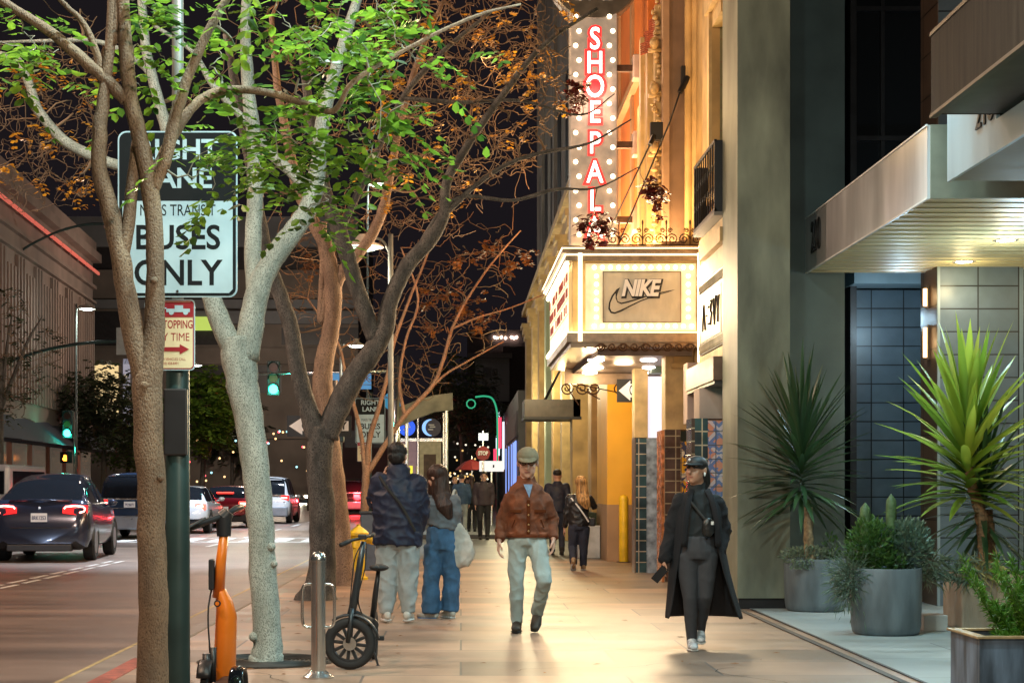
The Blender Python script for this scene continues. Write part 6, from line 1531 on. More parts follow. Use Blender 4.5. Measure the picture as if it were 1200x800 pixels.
# ---------------------------------------------------------------- woman in the black coat
M_coat = mat('black_wool', (.009,.009,.012), .9, var=.2, vs=30, bump=.2, bs=120)
M_leg = mat('charcoal_jersey', (.04,.04,.046), .8, var=.12, vs=16)
M_swt = mat('black_sweater', (.012,.015,.017), .85, var=.15, vs=12)
M_sneak = mat('grey_sneaker', (.5,.52,.54), .6, var=.4, vs=28)
s = 140; c = 817; g = H+CY/s
J = PJ(c, s, 0, dict(head=(816,551,0), neck=(817,572,.02), chest=(818,597,.02), waist=(817,622,.0), pelvis=(817,645,0),
    shL=(797,586,.02), elL=(786,626,.03), wrL=(778,657,-.03), shR=(839,587,.02), elR=(850,622,.08), wrR=(842,648,.0),
    hipL=(805,652,0), knL=(808,700,-.04), anL=(811,748,.02), toL=(810,756,-.14), hipR=(828,652,0), knR=(826,698,-.02), anR=(823,738,.16), toR=(822,750,.04)))
J['hdL'] = V(-.25,-.3,-1); J['hnL'] = (1,0,0)
wom, tr, M = figure('person', 'woman in a long open black coat and black cap, phone in hand', (W(c,0,s).x, F/s, 0), J, SK2, yaw=R(-38), pitch=R(-6), fs=.95, vox=.0085, hands=(1,0), handk=.92, curl=.9)
top(wom, J, M_swt, .80, hem=(0,0,H+(CY-634)/s), name='sweater', wr=.010, hemr=(.17,.125), vox=.010, sl=.85, cuff=.04, seed=4, tor=(.95,.98))
pants(wom, J, M_leg, 1.0, r=(.100,.085,.062,.056,.042), waist=V(0,0,.95), wr=.003, wider=(.165,.125), name='leggings', vox=.010)
def coatshell(secs, n=26):
    b = MB(); vs = []; fs = []
    for (z, cx_, cy_, rx, ry, a0, a1) in secs:
        for i in range(n+1):
            a = R(a0+(a1-a0)*i/n); w = 1+.035*math.sin(i*1.9+z*5)*(1.2-min(1,z))
            vs.append((cx_+rx*math.sin(a)*w, cy_-ry*math.cos(a)*w, z))
    for j in range(len(secs)-1):
        for i in range(n): q = j*(n+1)+i; fs.append((q,q+1,q+n+2,q+n+1))
    b.add(vs, fs); return b
# angle 0 = front (-Y); sweep from screen-left front edge round the back to the right front edge
zz = lambda py: H+(CY-py)/s
S_ = [(zz(574),.005,.03,.075,.075,-30,-330),(zz(580),.005,.03,.15,.11,-32,-330),(zz(587),.005,.03,.20,.13,-34,-328),(zz(600),.005,.03,.215,.15,-34,-326),(zz(622),.0,.03,.215,.165,-38,-322),(zz(645),.01,.04,.235,.18,-44,-318),(zz(670),.02,.06,.26,.21,-52,-314),(zz(700),.05,.09,.29,.25,-60,-308),(zz(726),.075,.12,.33,.29,-66,-304)]
co = coatshell(S_).build('coat', M_coat, wom, smooth=True, solid=.014, sub=1)
b = MB()
for q in 'LR':
    sh, el, wr_ = J['sh'+q], J['el'+q], J['wr'+q]
    b.tube([sh+V(0,0,-.02), sh.lerp(el,.5), el, el.lerp(wr_,.9)], [.072,.066,.062,.056], n=14, dome=True)
remesh(b, 'sleeves', M_coat, co, .011, .014, 8, 3, 6)
lap = MB()
for sg, x0_, x1_ in ((-1,-.055,-.10),(1,.07,.125)):
    lap.tube(catmull([(x0_,-.06,zz(573)),(x0_*1.5,-.115,zz(585)),(x1_*1.15,-.135,zz(610)),(x1_*1.25,-.12,zz(640))],4), [.026]*13, [.006]*13, n=8)
lap.build('lapel', M_coat, co, smooth=True)
bag = MB().ell((.07,-.155,zz(617)),(.055,.03,.085),14,9); bo = remesh(bag, 'belt_bag', mat('black_nylon',(.015,.015,.015),.35,var=.2), wom, .008, .004, 20)
MB().box(.09,.11,-.190,-.18,zz(614),zz(610)).build('logo_tab', M_white, bo)
MB().tube([(-.10,-.11,zz(582)),(.0,-.135,zz(600)),(.07,-.16,zz(612))], .01, .004, n=6).build('bag_strap', M_sole, bo)
shoe(wom, J['anL'], J['toL'], M_sneak, M_wsole, 1.0); shoe(wom, J['anR'], J['toR'], M_sneak, M_wsole, 1.0)
cp = cap(wom, tr, M, mat('black_cap',(.012,.012,.013),.55,var=.1), 1.05)
MB().ell(tr(-.01,-.098,.075),(.012,.005,.012),8,6,rot=M).build('emblem', M_white, cp)
hb = MB(); hb.ell(tr(0,.04,.0),HS(.078,.075,.085),14,9,rot=M); hb.tube([tr(.02,.07,-.02),tr(.02,.10,-.09),tr(.0,.09,-.17)],[.065,.055,.03],n=10,dome=True); remesh(hb,'hair',M_hairb,wom,.009)
MB().ell(tr(.078,-.0,-.03),(.008,.01,.018),8,6,rot=M).build('earbud', M_white, wom)
wl = wom.location; ph = tag(MB().box(-.035,.035,-.004,.004,-.075,.075).build('mobile_phone', mat('phone_black',(.01,.01,.012),.15,var=0), None, bevel=.006), 'black mobile phone in the left hanging hand of the woman in the black coat', 'phone')
ph.location = (wl.x+J['wrL'].x-.045, wl.y+J['wrL'].y-.06, J['wrL'].z-.105); ph.rotation_euler = (R(15),R(38),0)

# ---------------------------------------------------------------- couple
M_navy = mat('navy_quilt', (.012,.018,.045), .6, var=.2, vs=8)
M_sweatp = mat('grey_sweatpants', (.34,.38,.38), .85, var=.08, vs=14)
M_wshoe = mat('offwhite_shoe', (.55,.52,.46), .6, var=.15, vs=20)
s = 117; c = 465
J = PJ(c, s, 0, dict(head=(466,535,0), neck=(467,556,0), chest=(466,580,0), waist=(466,612,0), pelvis=(466,635,0),
    shL=(446,566,.0), elL=(438,588,.05), wrL=(449,563,.13), shR=(488,567,0), elR=(494,600,.04), wrR=(488,626,.14),
    hipL=(455,640,0), knL=(454,680,.0), anL=(453,715,.0), toL=(451,722,.1), hipR=(477,640,0), knR=(478,680,.0), anR=(478,715,.0), toR=(480,722,.1)))
J['hdL'] = V(.1,.0,1); J['hsL'] = V(0,-1,0); J['hnL'] = (1,0,0)
m2, tr, M = figure('person', 'man in a navy puffer jacket and grey sweatpants, back to us, hand at ear', (W(c,0,s).x, F/s, 0), J, SK, yaw=R(170), pitch=R(8), fs=1.04, vox=.009, hands=(1,0), detail=False)
top(m2, J, M_navy, 1.12, hem=(0,0,H+(CY-638)/s), wr=.017, hemr=(.225,.17), tor=(1.15,1.15), sl=1.12, cuff=.05, vox=.012, seed=9)
b = MB().tube([J['neck']+V(0,.0,-.06), J['neck']+V(0,.0,.03)], [.14,.12],[.12,.11], n=18, dome=True); remesh(b, 'hood', M_navy, m2, .012, .008)
MB().tube(catmull([(-.17,-.10,1.47),(-.08,-.20,1.34),(.05,-.225,1.18),(.15,-.225,1.0),(.19,-.21,.92)],5), .014, .006, n=6).build('bag_strap', M_sole, m2)
pants(m2, J, M_sweatp, 1.1, r=(.115,.105,.088,.082,.062), waist=V(0,0,.9), wr=.013, wider=(.17,.13), vox=.012, seed=5)
shoe(m2, J['anL'], J['toL'], M_wshoe, M_wsole, 1.15, 'sneaker'); shoe(m2, J['anR'], J['toR'], M_wshoe, M_wsole, 1.15, 'sneaker')
hb = MB(); hb.ell(tr(0,.02,.045),HS(.088,.103,.088),16,10,rot=M); hb.ell(tr(0,.05,-.01),HS(.078,.065,.07),14,9,rot=M); remesh(hb,'hair',M_hairb,m2,.009,.005,25)

M_gsw = mat('grey_sweatshirt', (.17,.19,.21), .85, var=.1, vs=14)
M_denim = mat('blue_denim', (.055,.14,.26), .8, var=.25, vs=7, bump=.1, bs=80)
s = 114; c = 515
J = PJ(c, s, 0, dict(head=(511,559,0), neck=(515,580,0), chest=(517,596,0), waist=(518,615,0), pelvis=(517,632,0),
    shL=(502,588,.02), elL=(500,606,.12), wrL=(497,590,.22), shR=(531,588,-.05), elR=(534,610,.0), wrR=(520,612,.16),
    hipL=(508,642,0), knL=(505,682,.0), anL=(504,716,.0), toL=(495,722,.02), hipR=(526,642,0), knR=(529,682,.0), anR=(527,714,.0), toR=(520,721,.10)))
w2, tr, M = figure('person', 'woman with long dark hair in a grey sweatshirt and wide blue jeans seen from behind', (W(c,0,s).x, F/s+.15, 0), J, SK, yaw=R(-125), pitch=R(16), fs=.94, vox=.0095, hands=(1,0), handk=.9, detail=False)
top(w2, J, M_gsw, .94, hem=(.02,0,H+(CY-618)/s), name='sweatshirt', wr=.016, hemr=(.165,.13), sl=1.0, vox=.012, seed=12, tor=(.92,.95))
pants(w2, J, M_denim, 1.0, r=(.105,.095,.083,.088,.096), waist=V(.02,0,.95), wr=.012, wider=(.160,.13), name='jeans', vox=.012, seed=14)
shoe(w2, J['anL'], J['toL'], M_wshoe, mat('blue_sole',(.08,.2,.4),.6,var=0), 1.05, 'sneaker'); shoe(w2, J['anR'], J['toR'], M_wshoe, M_wsole, 1.05, 'sneaker')
hb = MB(); hb.ell(tr(0,.02,.035),HS(.086,.104,.090),16,10,rot=M)
hb.tube([tr(0,.05,.03),J['neck']+V(.02,-.05,.0),J['chest']+V(.04,-.13,.02),J['waist']+V(.08,-.12,.08)], [.09,.10,.085,.035],[.07,.065,.045,.02], n=14, dome=True)
hb.tube([tr(0,-.03,.04),J['neck']+V(-.06,.03,.0),J['chest']+V(-.10,.05,.06)], [.06,.06,.03],[.05,.05,.02], n=12, dome=True)
remesh(hb, 'hair', M_hairbr, w2, .010, .006, 16, 2, 3, (1,1,.2))
tb_ = thing('tote_bag', 'off white canvas tote bag hanging from the shoulder of the long haired woman', 'bag', (w2.location.x+.22,w2.location.y-.02,.80))
b = MB(); b.tube([(0,0,-.22),(0.0,0,-.12),(-.01,0,.05),(-.04,0,.17)], [.11,.15,.10,.04],[.06,.07,.05,.02], n=16, dome=True, ref=(0,1,0)); remesh(b,'sack',mat('canvas',(.55,.52,.46),.9,var=.1,vs=12),tb_,.010,.010,11)
MB().tube(catmull([(-.06,-.02,.15),(-.10,-.06,.30),(-.09,-.08,.44),(-.06,-.02,.53),(-.04,.06,.44),(-.03,.04,.17)],5), .014, .005, n=6).build('strap', mat('canvas',(.55,.52,.46),.9), tb_, smooth=True)

# ---------------------------------------------------------------- blond woman, men farther off
M_leath = mat('black_leather', (.02,.02,.022), .35, var=.3, vs=14)
M_djean = mat('dark_denim', (.022,.028,.05), .8, var=.2, vs=9)
s = 72; c = 679
J = PJ(c, s, 0, dict(head=(681,567,0), neck=(680,579,0), chest=(678,589,0), waist=(678,603,0), pelvis=(678,615,0),
    shL=(668,584,.0), elL=(664,602,.02), wrL=(662,618,.08), shR=(690,584,0), elR=(697,594,.05), wrR=(690,586,.14),
    hipL=(673,619,0), knL=(671,641,.02), anL=(671,657,-.22), toL=(671,665,-.14), hipR=(684,619,0), knR=(684,643,.02), anR=(684,661,.05), toR=(684,666,.17)))
w3, tr, M = figure('person', 'blond woman in a black leather jacket walking away left of the yellow bollard', (W(c,0,s).x, F/s, 0), J, SK, yaw=R(175), pitch=R(6), fs=.94, vox=.013, detail=False)
top(w3, J, M_leath, .88, hem=(0,0,H+(CY-616)/s), wr=.016, hemr=(.19,.15), vox=.015, seed=22, sl=.92)
pants(w3, J, M_djean, .98, r=(.105,.09,.07,.065,.062), waist=V(0,0,.75), wr=.006, wider=(.165,.13), vox=.015, seed=24, name='jeans')
hb = MB(); hb.ell(tr(0,.02,.03),HS(.088,.104,.092),16,10,rot=M); hb.tube([tr(0,.05,.02),J['neck']+V(.03,-.07,.0),J['chest']+V(.08,-.14,.03),J['chest']+V(.14,-.13,-.07)], [.085,.105,.10,.05],[.07,.06,.05,.025], n=14, dome=True)
remesh(hb, 'hair', M_hairbl, w3, .012, .010, 16, 2, 3, (1,1,.25))
shoe(w3, J['anL'], J['toL'], mat('tan_shoe',(.3,.2,.11),.6,var=.1), M_wsole, 1.0); shoe(w3, J['anR'], J['toR'], mat('tan_shoe',(.3,.2,.11),.6), M_wsole, 1.0)
MB().tube(catmull([(-.14,-.06,H+(CY-583)/s),(0,-.16,H+(CY-596)/s),(.14,-.15,H+(CY-611)/s)],4), .012, .006, n=6).build('bag_strap', M_white, w3)
hbg = tag(MB().box(-.05,.05,-.04,.04,-.07,.07).build('handbag', M_leath, None, bevel=.02), 'small black shoulder bag at the hip of the blond woman', 'bag'); hbg.location = (w3.location.x+.20, w3.location.y-.12, H+(CY-611)/s)
def stander(label, px, s, hp, m_t, m_p, front=True, h=1.0, step=.1, hair=M_hairb, skin=SK, tz_=0, name='person', bag=False):
    foot = CY+H*s; k = hp
    J = dict(head=V(0,0,1.62*k), neck=V(0,0,1.47*k), chest=V(0,0,1.28*k), waist=V(0,0,1.08*k), pelvis=V(0,0,.94*k),
        shL=V(-.18*k,0,1.40*k), elL=V(-.23*k,.03,1.13*k), wrL=V(-.22*k,-.06,.88*k), shR=V(.18*k,0,1.40*k), elR=V(.23*k,.03,1.13*k), wrR=V(.22*k,-.04,.88*k),
        hipL=V(-.09*k,0,.90*k), knL=V(-.10*k,-step,.5*k), anL=V(-.09*k,step*.6,.10), toL=V(-.09*k,step*.6-.14,.04), hipR=V(.09*k,0,.90*k), knR=V(.10*k,step*.3,.5*k), anR=V(.09*k,-step*1.2,.09), toR=V(.09*k,-step*1.2-.14,.04))
    t, tr, M = figure(name, label, ((px-CX)/s, F/s, 0), J, skin, yaw=0, fs=1.0*k, vox=.018, detail=front)
    if not front: t.rotation_euler = (0,0,R(180))
    top(t, J, m_t, 1.0*k, hem=(0,0,.88*k), wr=.006, hemr=(.20,.14), vox=.02)
    pants(t, J, m_p, 1.0*k, waist=V(0,0,.98*k), wr=.004, vox=.02)
    for q in 'LR': shoe(t, J['an'+q], J['to'+q], M_sole, M_sole, 1.05)
    hb = MB(); hb.ell(tr(0,.022,.05),HS(.083*k,.098*k,.078*k),14,9,rot=M)
    if h == 2: hb.tube([tr(0,.05,.0),V(0,.08,1.35*k)],[.08,.07],[.06,.04],n=10,dome=True)
    remesh(hb, 'hair', hair, t, .014)
    return t
M_drk = mat('black_cotton', (.016,.016,.018), .8, var=.2, vs=8); M_brn = mat('dark_plum_jacket', (.05,.035,.045), .7, var=.2, vs=8); M_blu = mat('blue_jacket', (.03,.07,.14), .7, var=.2, vs=8)
stander('man in a dark jacket and black trousers facing us farther down the pavement', 567, 46, .99, M_brn, M_drk)
m4 = stander('man in dark clothes walking away, half hidden behind the brown jacket', 653, 59, .97, M_navy, M_djean, front=False, step=.16)
tgb = tag(MB().box(-.10,.10,-.05,.05,-.14,.14).build('carrier_bag', mat('bag_white',(.6,.6,.58),.6,var=.1), None, bevel=.02), 'white carrier bag hanging beside the half hidden man walking away', 'bag'); tgb.location = (m4.location.x+.26, m4.location.y-.1, .72)
stander('person in a blue jacket standing behind the long haired woman', 541, 41, .97, M_blu, M_sweatp, front=False)
stander('dark dressed person between the blue jacket and the man facing us', 553, 39, .95, M_drk, M_drk, front=False, h=2, hair=M_hairbr)
stander('distant pedestrian in black left of the man facing us', 533, 36, .95, M_drk, M_djean, h=2, hair=M_hairbl)
stander('farthest pedestrian by the red and white shop lights', 548, 27, .97, M_brn, M_drk, hair=M_hairbr)
# ================================================================ far buildings and shop fronts
M_rib = mat('ribbed_brown_plaster', (.27,.20,.17), .8, var=.25, vs=.4, stretch=(1,1,.25), bump=.2, bs=4)
M_bgrey = mat('taupe_concrete', (.20,.17,.145), .8, var=.2, vs=.5)
M_bgrey2 = mat('cool_concrete', (.20,.21,.22), .8, var=.2, vs=.5)
M_navyaw = mat('navy_awning', (.018,.022,.045), .7, var=.1)
M_salmon = mat('salmon_wall', (.42,.20,.15), .7, var=.2, vs=.8)
M_neonr = glow('salmon_neon', (1,.20,.14), .5)
M_winlit = glow('lit_window_cream', (1,.74,.36), .85)
# brown ribbed corner building: face runs from (-16.8,Y=50) to (-18.1, Y=83)
lb = thing('ribbed_building', 'brown ribbed building with a red neon roof line and navy awnings at the left edge', 'building', (-17.5,70,0))
xa, ya, xb, yb2 = -15.9, 48.0, -17.9, 83.0
def fx(y): return xa+(xb-xa)*(y-ya)/(yb2-ya)
def wallseg(mb, y0, y1, z0, z1, d0=0, d1=.2):
    mb.add([(fx(y0)+d0,y0,z0),(fx(y1)+d0,y1,z0),(fx(y1)+d0,y1,z1),(fx(y0)+d0,y0,z1),(fx(y0)-d1,y0,z0),(fx(y1)-d1,y1,z0),(fx(y1)-d1,y1,z1),(fx(y0)-d1,y0,z1)], [(0,1,2,3),(7,6,5,4),(0,4,5,1),(1,5,6,2),(2,6,7,3),(3,7,4,0)])
m_ = MB(); wallseg(m_, ya, yb2, 3.9, 12.2, 0, 14); m_.build('wall', M_rib, lb, world=True)
m_ = MB()
for k in range(58):
    y = ya+.3+k*.6; wallseg(m_, y, y+.28, 4.6, 9.6+.5*((k//3)%2), .13, 0)
m_.build('ribs', M_rib, lb, world=True)
m_ = MB(); wallseg(m_, ya-.2, yb2+.2, 12.2, 12.6, .4, 14); wallseg(m_, ya-.2, yb2+.2, 12.6, 13.2, .15, 14); wallseg(m_, ya, yb2, 10.9, 11.05, .2, 0); wallseg(m_, ya, yb2, 10.2, 10.3, .2, 0); m_.build('roof', M_rib, lb, world=True)
m_ = MB()
for k in range(17): wallseg(m_, ya+k*2.05, ya+k*2.05+1.8, 11.55, 11.68, .40, -.32)
m_.build('neon_line', M_neonr, lb, world=True)
m_ = MB(); wallseg(m_, ya, yb2, 0, 3.9, -.1, 14); m_.build('shop_wall', M_salmon, lb, world=True)
for k in range(9):
    y0 = ya+.8+k*3.9; f_ = MB(); wallseg(f_, y0, y0+2.6, .5, 3.0, -.04, .1); f_ = f_.build('shop_window', mat('shop_window_dim',(.14,.13,.12),.15,var=.3,vs=1,emit=(1,.8,.6),es=.06), lb, world=True)
    a_ = MB(); x = fx(y0+1.3); a_.add([(x-.05,y0-.2,4.0),(x-.05,y0+2.8,4.0),(x+1.2,y0+2.8,3.0),(x+1.2,y0-.2,3.0),(x-.05,y0-.2,3.0),(x-.05,y0+2.8,3.0)], [(0,1,2,3),(0,3,4),(1,5,2),(3,2,5,4)]); a_.build('awning', M_navyaw, lb, world=True)
# parking structure across the side street
ps = thing('parking_structure', 'taupe banded building with dark openings and one warm lit window beyond the crossing', 'building', (-16,118,0))
def Bx(px0, px1, py0, py1, s): a = W(px0,py1,s); b = W(px1,py0,s); return a.x, b.x, a.z, b.z
S2 = 17.0; Y2 = F/S2
for nm, m, (a,b,c_,d), dd in (('wall', M_bgrey, (60,420,255,580), 0), ('band', M_bgrey2, (60,420,255,290), -.5), ('band', M_bgrey, (60,420,317,350), -.4), ('band', M_bgrey2, (60,420,352,362), -.6), ('band', M_bgrey, (60,420,408,427), -.5), ('band', M_bgrey2, (200,420,365,380), -.5)):
    x0_,x1_,z0_,z1_ = Bx(a,b,c_,d,S2); MB().box(x0_,x1_,Y2+dd,Y2+(20 if nm=='wall' else .01),max(z0_,-.1),z1_).build(nm, m, ps, world=True)
for (a,b,c_,d) in ((60,420,290,317),(60,142,365,405),(200,250,470,500),(225,300,384,404),(200,330,428,460),(330,420,384,404)):
    x0_,x1_,z0_,z1_ = Bx(a,b,c_,d,S2); MB().box(x0_,x1_,Y2-.08,Y2-.02,z0_,z1_).build('opening', M_shopdark, ps, world=True)
x0_,x1_,z0_,z1_ = Bx(102,139,426,488,S2); MB().box(x0_,x1_,Y2-.12,Y2-.05,z0_,z1_).build('lit_window', M_winlit, ps, world=True)
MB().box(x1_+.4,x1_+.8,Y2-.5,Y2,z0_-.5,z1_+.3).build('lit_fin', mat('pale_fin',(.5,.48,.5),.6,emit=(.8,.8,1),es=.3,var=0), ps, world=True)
x0_,x1_,z0_,z1_ = Bx(228,252,372,388,S2); MB().box(x0_,x1_,Y2-.62,Y2-.55,z0_,z1_).build('lit_window', glow('green_yellow_window',(.6,.8,.15),.7), ps, world=True)
# red brown block right of the forked trunk
rb = thing('red_brown_building', 'dark red brown facade behind the arrow sign with small wall lamps', 'building', (-6,100,0))
x0_,x1_,z0_,z1_ = Bx(370,470,478,600,20)
MB().box(-9.0,-3.6,100,112,-.1,6.0).build('wall', mat('maroon_wall',(.09,.035,.035),.7,var=.3,vs=.5), rb, world=True)
for k in range(3): MB().box(-8.5+k*1.7,-7.4+k*1.7,99.95,99.99,3.6,4.6).build('window', M_shopdark, rb, world=True)
# street of far shopfronts (left side row, seen between the trunks)
rgb = random.Random(77)
row = [((210,262,500,575,15),(.28,.20,.13)),((256,330,505,578,13),(.20,.15,.12)),((300,372,508,578,10),(.22,.17,.14)),((330,420,500,578,9),(.10,.07,.06))]
for i,((a,b,c_,d,s_),col) in enumerate(row):
    x0_,x1_,z0_,z1_ = Bx(a,b,c_,d,s_); Y_ = F/s_
    t = thing('shop_building', ['low shop row with warm lit glass behind the white hatchback','low tan shop row behind the brake lights','pale columned low building beyond the white sport utility vehicle','dark far block at the end of the road'][i], 'building', ((x0_+x1_)/2,Y_,0))
    MB().box(x0_,x1_,Y_,Y_+6,-.1,z1_).build('wall', mat(f'row_wall_{"abcd"[i]}',col,.7,var=.3,vs=.4), t, world=True)
    w_ = (x1_-x0_)/9
    for k in range(9):
        if k%2: MB().box(x0_+k*w_,x0_+(k+.8)*w_,Y_-.05,Y_-.01,.3,min(3.4,z1_-.5)).build('shop_window', [M_winlit, M_shopdark, glow('lit_cool',(.55,.9,1),.8), glow('lit_pinkish',(1,.35,.4),.7)][rgb.randrange(4)], t, world=True)
    MB().box(x0_-.1,x1_+.1,Y_-.3,Y_,z1_-.3,z1_).build('cornice', M_bgrey, t, world=True)
# hill house at the far end
hh = thing('distant_house', 'dim pale house with a string of terrace lights at the street end', 'building', (7,160,0))
S3 = 12.5; Y3 = F/S3
for nm,m,(a,b,c_,d),y_ in (('wall', mat('plum_wall',(.13,.10,.10),.8,var=.2,vs=.3),(548,625,384,440),2),('wall', mat('pale_wall',(.34,.33,.31),.8,var=.15,vs=.3),(557,597,419,470),0),('roof',M_bgrey,(548,600,414,420),-.5),('wall', mat('brown_wall',(.07,.05,.04),.8,var=.2),(590,640,405,570),1),('wall',M_shopdark,(520,640,470,590),3)):
    x0_,x1_,z0_,z1_ = Bx(a,b,c_,d,S3); MB().box(x0_,x1_,Y3+y_,Y3+y_+8,max(-.1,z0_),z1_).build(nm, m, hh, world=True)
for (a,b,c_,d) in ((566,576,430,442),(577,583,432,440)): x0_,x1_,z0_,z1_ = Bx(a,b,c_,d,S3); MB().box(x0_,x1_,Y3-.1,Y3-.02,z0_,z1_).build('window', M_shopdark, hh, world=True)
lb_ = MB()
for px in (580,583,588,593,600,603,606): p = W(px,393+(px%2),S3); lb_.ell((p.x,Y3+1.8,p.z),(.13,.1,.13),6,5)
lb_.build('string_lights', glow('string_bulb',(1,.75,.6),12), hh, world=True)
# far right side row of shops (right pavement beyond the theatre)
fr_ = thing('far_shops', 'dark far shopfront row with thin blue and white vertical lights right of the distant people', 'building', (2.5,80,0))
MB().box(2.3,9,68.5,110,-.1,5.2).build('wall', M_shopdark, fr_, world=True)
MB().box(2.26,2.3,69,109,3.4,4.4).build('fascia', mat('grey_fascia',(.13,.12,.12),.6,var=.2), fr_, world=True)
vb = MB(); 
for k,y in enumerate((69,70.6,72.4,75,79,84)): vb.box(2.20,2.25,y,y+.1,.6,3.2)
vb.build('blue_light_strip', glow('blue_strip',(.25,.4,1),1.1), fr_, world=True)
vb = MB(); vb.box(2.1,2.2,86,86.2,2.2,4.6).box(2.0,2.1,92,92.2,3.0,5.4).box(2.0,2.1,97,97.2,2.6,4.2); vb.build('white_light_strip', glow('white_strip',(.8,.9,1),1.4), fr_, world=True)
vb = MB(); vb.box(1.9,2.1,88,88.1,3.3,4.9).box(1.8,2.1,94,94.1,2.2,3.4); vb.build('red_light_strip', glow('red_strip',(1,.06,.15),1.2), fr_, world=True)
# green curved neon arch
gn = thing('neon_arch', 'green glowing curved neon tube over the far pavement', 'neon sign', (W(570,0,26).x,F/26,0))
MB().tube(catmull([tuple(W(x,y,26)-gn.location) for x,y in ((583,540),(583,500),(582,480),(577,467),(568,464),(557,465))],5), .04, n=8).build('tube', glow('green_neon',(.05,.7,.35),.55), gn, smooth=True)
MB().tube([tuple(W(x,y,26)-gn.location) for x,y in ((583,540),(583,604))], .07, n=8).build('post', M_pg, gn)
q_ = W(552,473,26)-gn.location; MB().tube([(q_.x+.2*math.cos(a),q_.y,q_.z+.2*math.sin(a)) for a in [i*.7 for i in range(10)]], .03, n=6).build('ring', MATS['green_neon'], gn)
# kiosk / bus shelter with round signs
ks = thing('corner_kiosk', 'pale glazed kiosk with two round blue signs on its roof behind the couple', 'kiosk', (W(490,0,30).x,F/30,0))
kx0 = W(462,0,30).x-ks.location.x; kx1 = W(520,0,30).x-ks.location.x; zt = H+(CY-517)/30
MB().box(kx0,kx1,-.1,2.4,zt,zt+.12).build('roof', M_ss, ks)
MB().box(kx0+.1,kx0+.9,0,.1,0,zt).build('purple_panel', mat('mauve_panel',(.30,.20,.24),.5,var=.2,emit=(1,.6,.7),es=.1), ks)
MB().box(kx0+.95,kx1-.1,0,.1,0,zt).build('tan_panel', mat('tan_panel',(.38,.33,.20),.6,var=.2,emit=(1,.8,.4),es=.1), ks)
MB().box(kx0+1.15,kx1-.3,-.02,0,0,zt-.5).build('door', mat('brown_door',(.13,.08,.05),.6,var=.2), ks)
MB().box(kx0+.55,kx0+.72,-.03,0,zt-1.3,zt-.95).build('notice', glow('yellow_notice',(.9,.85,.05),.9), ks)
for x in (kx0,kx0+.93,kx1): MB().tube([(x,-.12,0),(x,-.12,zt+1.1)], .05, n=6).build('post', M_ss, ks)
for k,(px,py,r) in enumerate(((477,501,.33),(506,501,.36))):
    p = W(px,py,30)-ks.location
    d_ = MB().lathe([(r,0),(r,-.06)], (p.x,-.15,p.z), axis='Y', n=28).build('round_sign', glow('blue_sign',(.02,.12,.9),.9) if k==0 else mat('dark_disc2',(.02,.02,.06),.4,var=0), ks)
    if k: MB().tube([(p.x+(r-.05)*math.cos(a),-.22,p.z+(r-.05)*math.sin(a)) for a in [R(90+i*12) for i in range(16)]], [.01+.06*math.sin(math.pi*i/15) for i in range(16)], n=6).build('crescent', glow('crescent_blue',(.25,.5,.9),1.2), d_)
    gm = MB()
    for (a,b,c_,d) in ((-.12,.1,.08,.13),(-.08,.14,-.0,.05),(-.14,.06,-.10,-.05)): gm.box(p.x+a,p.x+b,-.24,-.22,p.z+c_,p.z+d)
    gm.build('sign_marks', M_white, d_)
# arched olive canopy, teal sign
ac = thing('arched_canopy', 'curved olive canopy edge above the kiosk', 'canopy', (W(505,0,36).x,F/36,0))
MB().prism([(-1.2,0),(-.6,.25),(0,.42),(.6,.50),(.62,-.05),(0,-.12),(-.6,-.35),(-1.2,-.62)], lambda u,v,w: (u+.1,w,v+H+(CY-478)/36), .5).build('fascia', mat('olive_canopy',(.22,.20,.13),.6,var=.3,vs=2), ac)
MB().tube([(.5,.2,0),(.5,.2,4.0)], .06, n=6).tube([(-.8,.2,0),(-.8,.2,3.6)], .06, n=6).build('post', M_ss, ac)
ts = thing('bar_sign', 'teal lit round shop sign high behind the bare tree', 'sign', tuple(W(460,470,24)))
MB().lathe([(.45,0),(.45,-.1)], axis='Y', n=24).build('disc', glow('teal_sign',(.02,.25,.45),.7), ts)
MB().box(-.12,-.04,-.13,-.1,-.25,.25).box(-.04,.12,-.13,-.1,0,.08).build('mark', M_white, ts)
MB().tube([(0,.1,-5),(0,.1,.4)], .06, n=6).build('post', M_ss, ts)
st = thing('stop_sign', 'small red stop sign far down the pavement above the lit white sign', 'sign', (W(566,0,38).x,F/38,0))
oz = H+(CY-531)/38
MB().lathe([(.23,0),(.23,-.02)], (0,-.04,oz), axis='Y', n=8).build('plate', mat('stop_red',(.22,.012,.012),.5,var=.05), st)
text('STOP', .17, (0,-.068,oz), FRONT, M_white, st, sx=.75, ext=.002, bold=.006, world=False)
MB().tube([(0,0,0),(0,0,oz+.7)], .035, n=6).build('post', M_ss, st)
MB().box(-.14,.16,-.06,-.04,oz+.40,oz+.62).build('lit_tag', glow('white_tag',(.8,.9,1),.9), st)
ls = thing('lit_sign', 'glowing white rectangular shop sign behind the man facing us', 'sign', tuple(W(576,546,34)))
MB().box(-.42,.42,0,.1,-.18,.18).build('panel', glow('white_box_sign',(1,1,1),.75), ls)
MB().box(.04,.10,-.01,0,-.05,.05).build('mark', M_ltext, ls)
MB().tube([(.0,.15,-2.05),(.0,.15,.18)], .04, n=6).build('post', M_ss, ls)
rw = thing('red_umbrella', 'red market parasol between the kiosk and the stop sign', 'parasol', (W(553,0,33).x,F/33,0))
uz = H+(CY-542)/33
MB().lathe([(.6,uz-.25),(.3,uz+.02),(.03,uz+.12)], n=8).build('canopy', mat('red_canvas',(.25,.02,.02),.7,var=.1), rw)
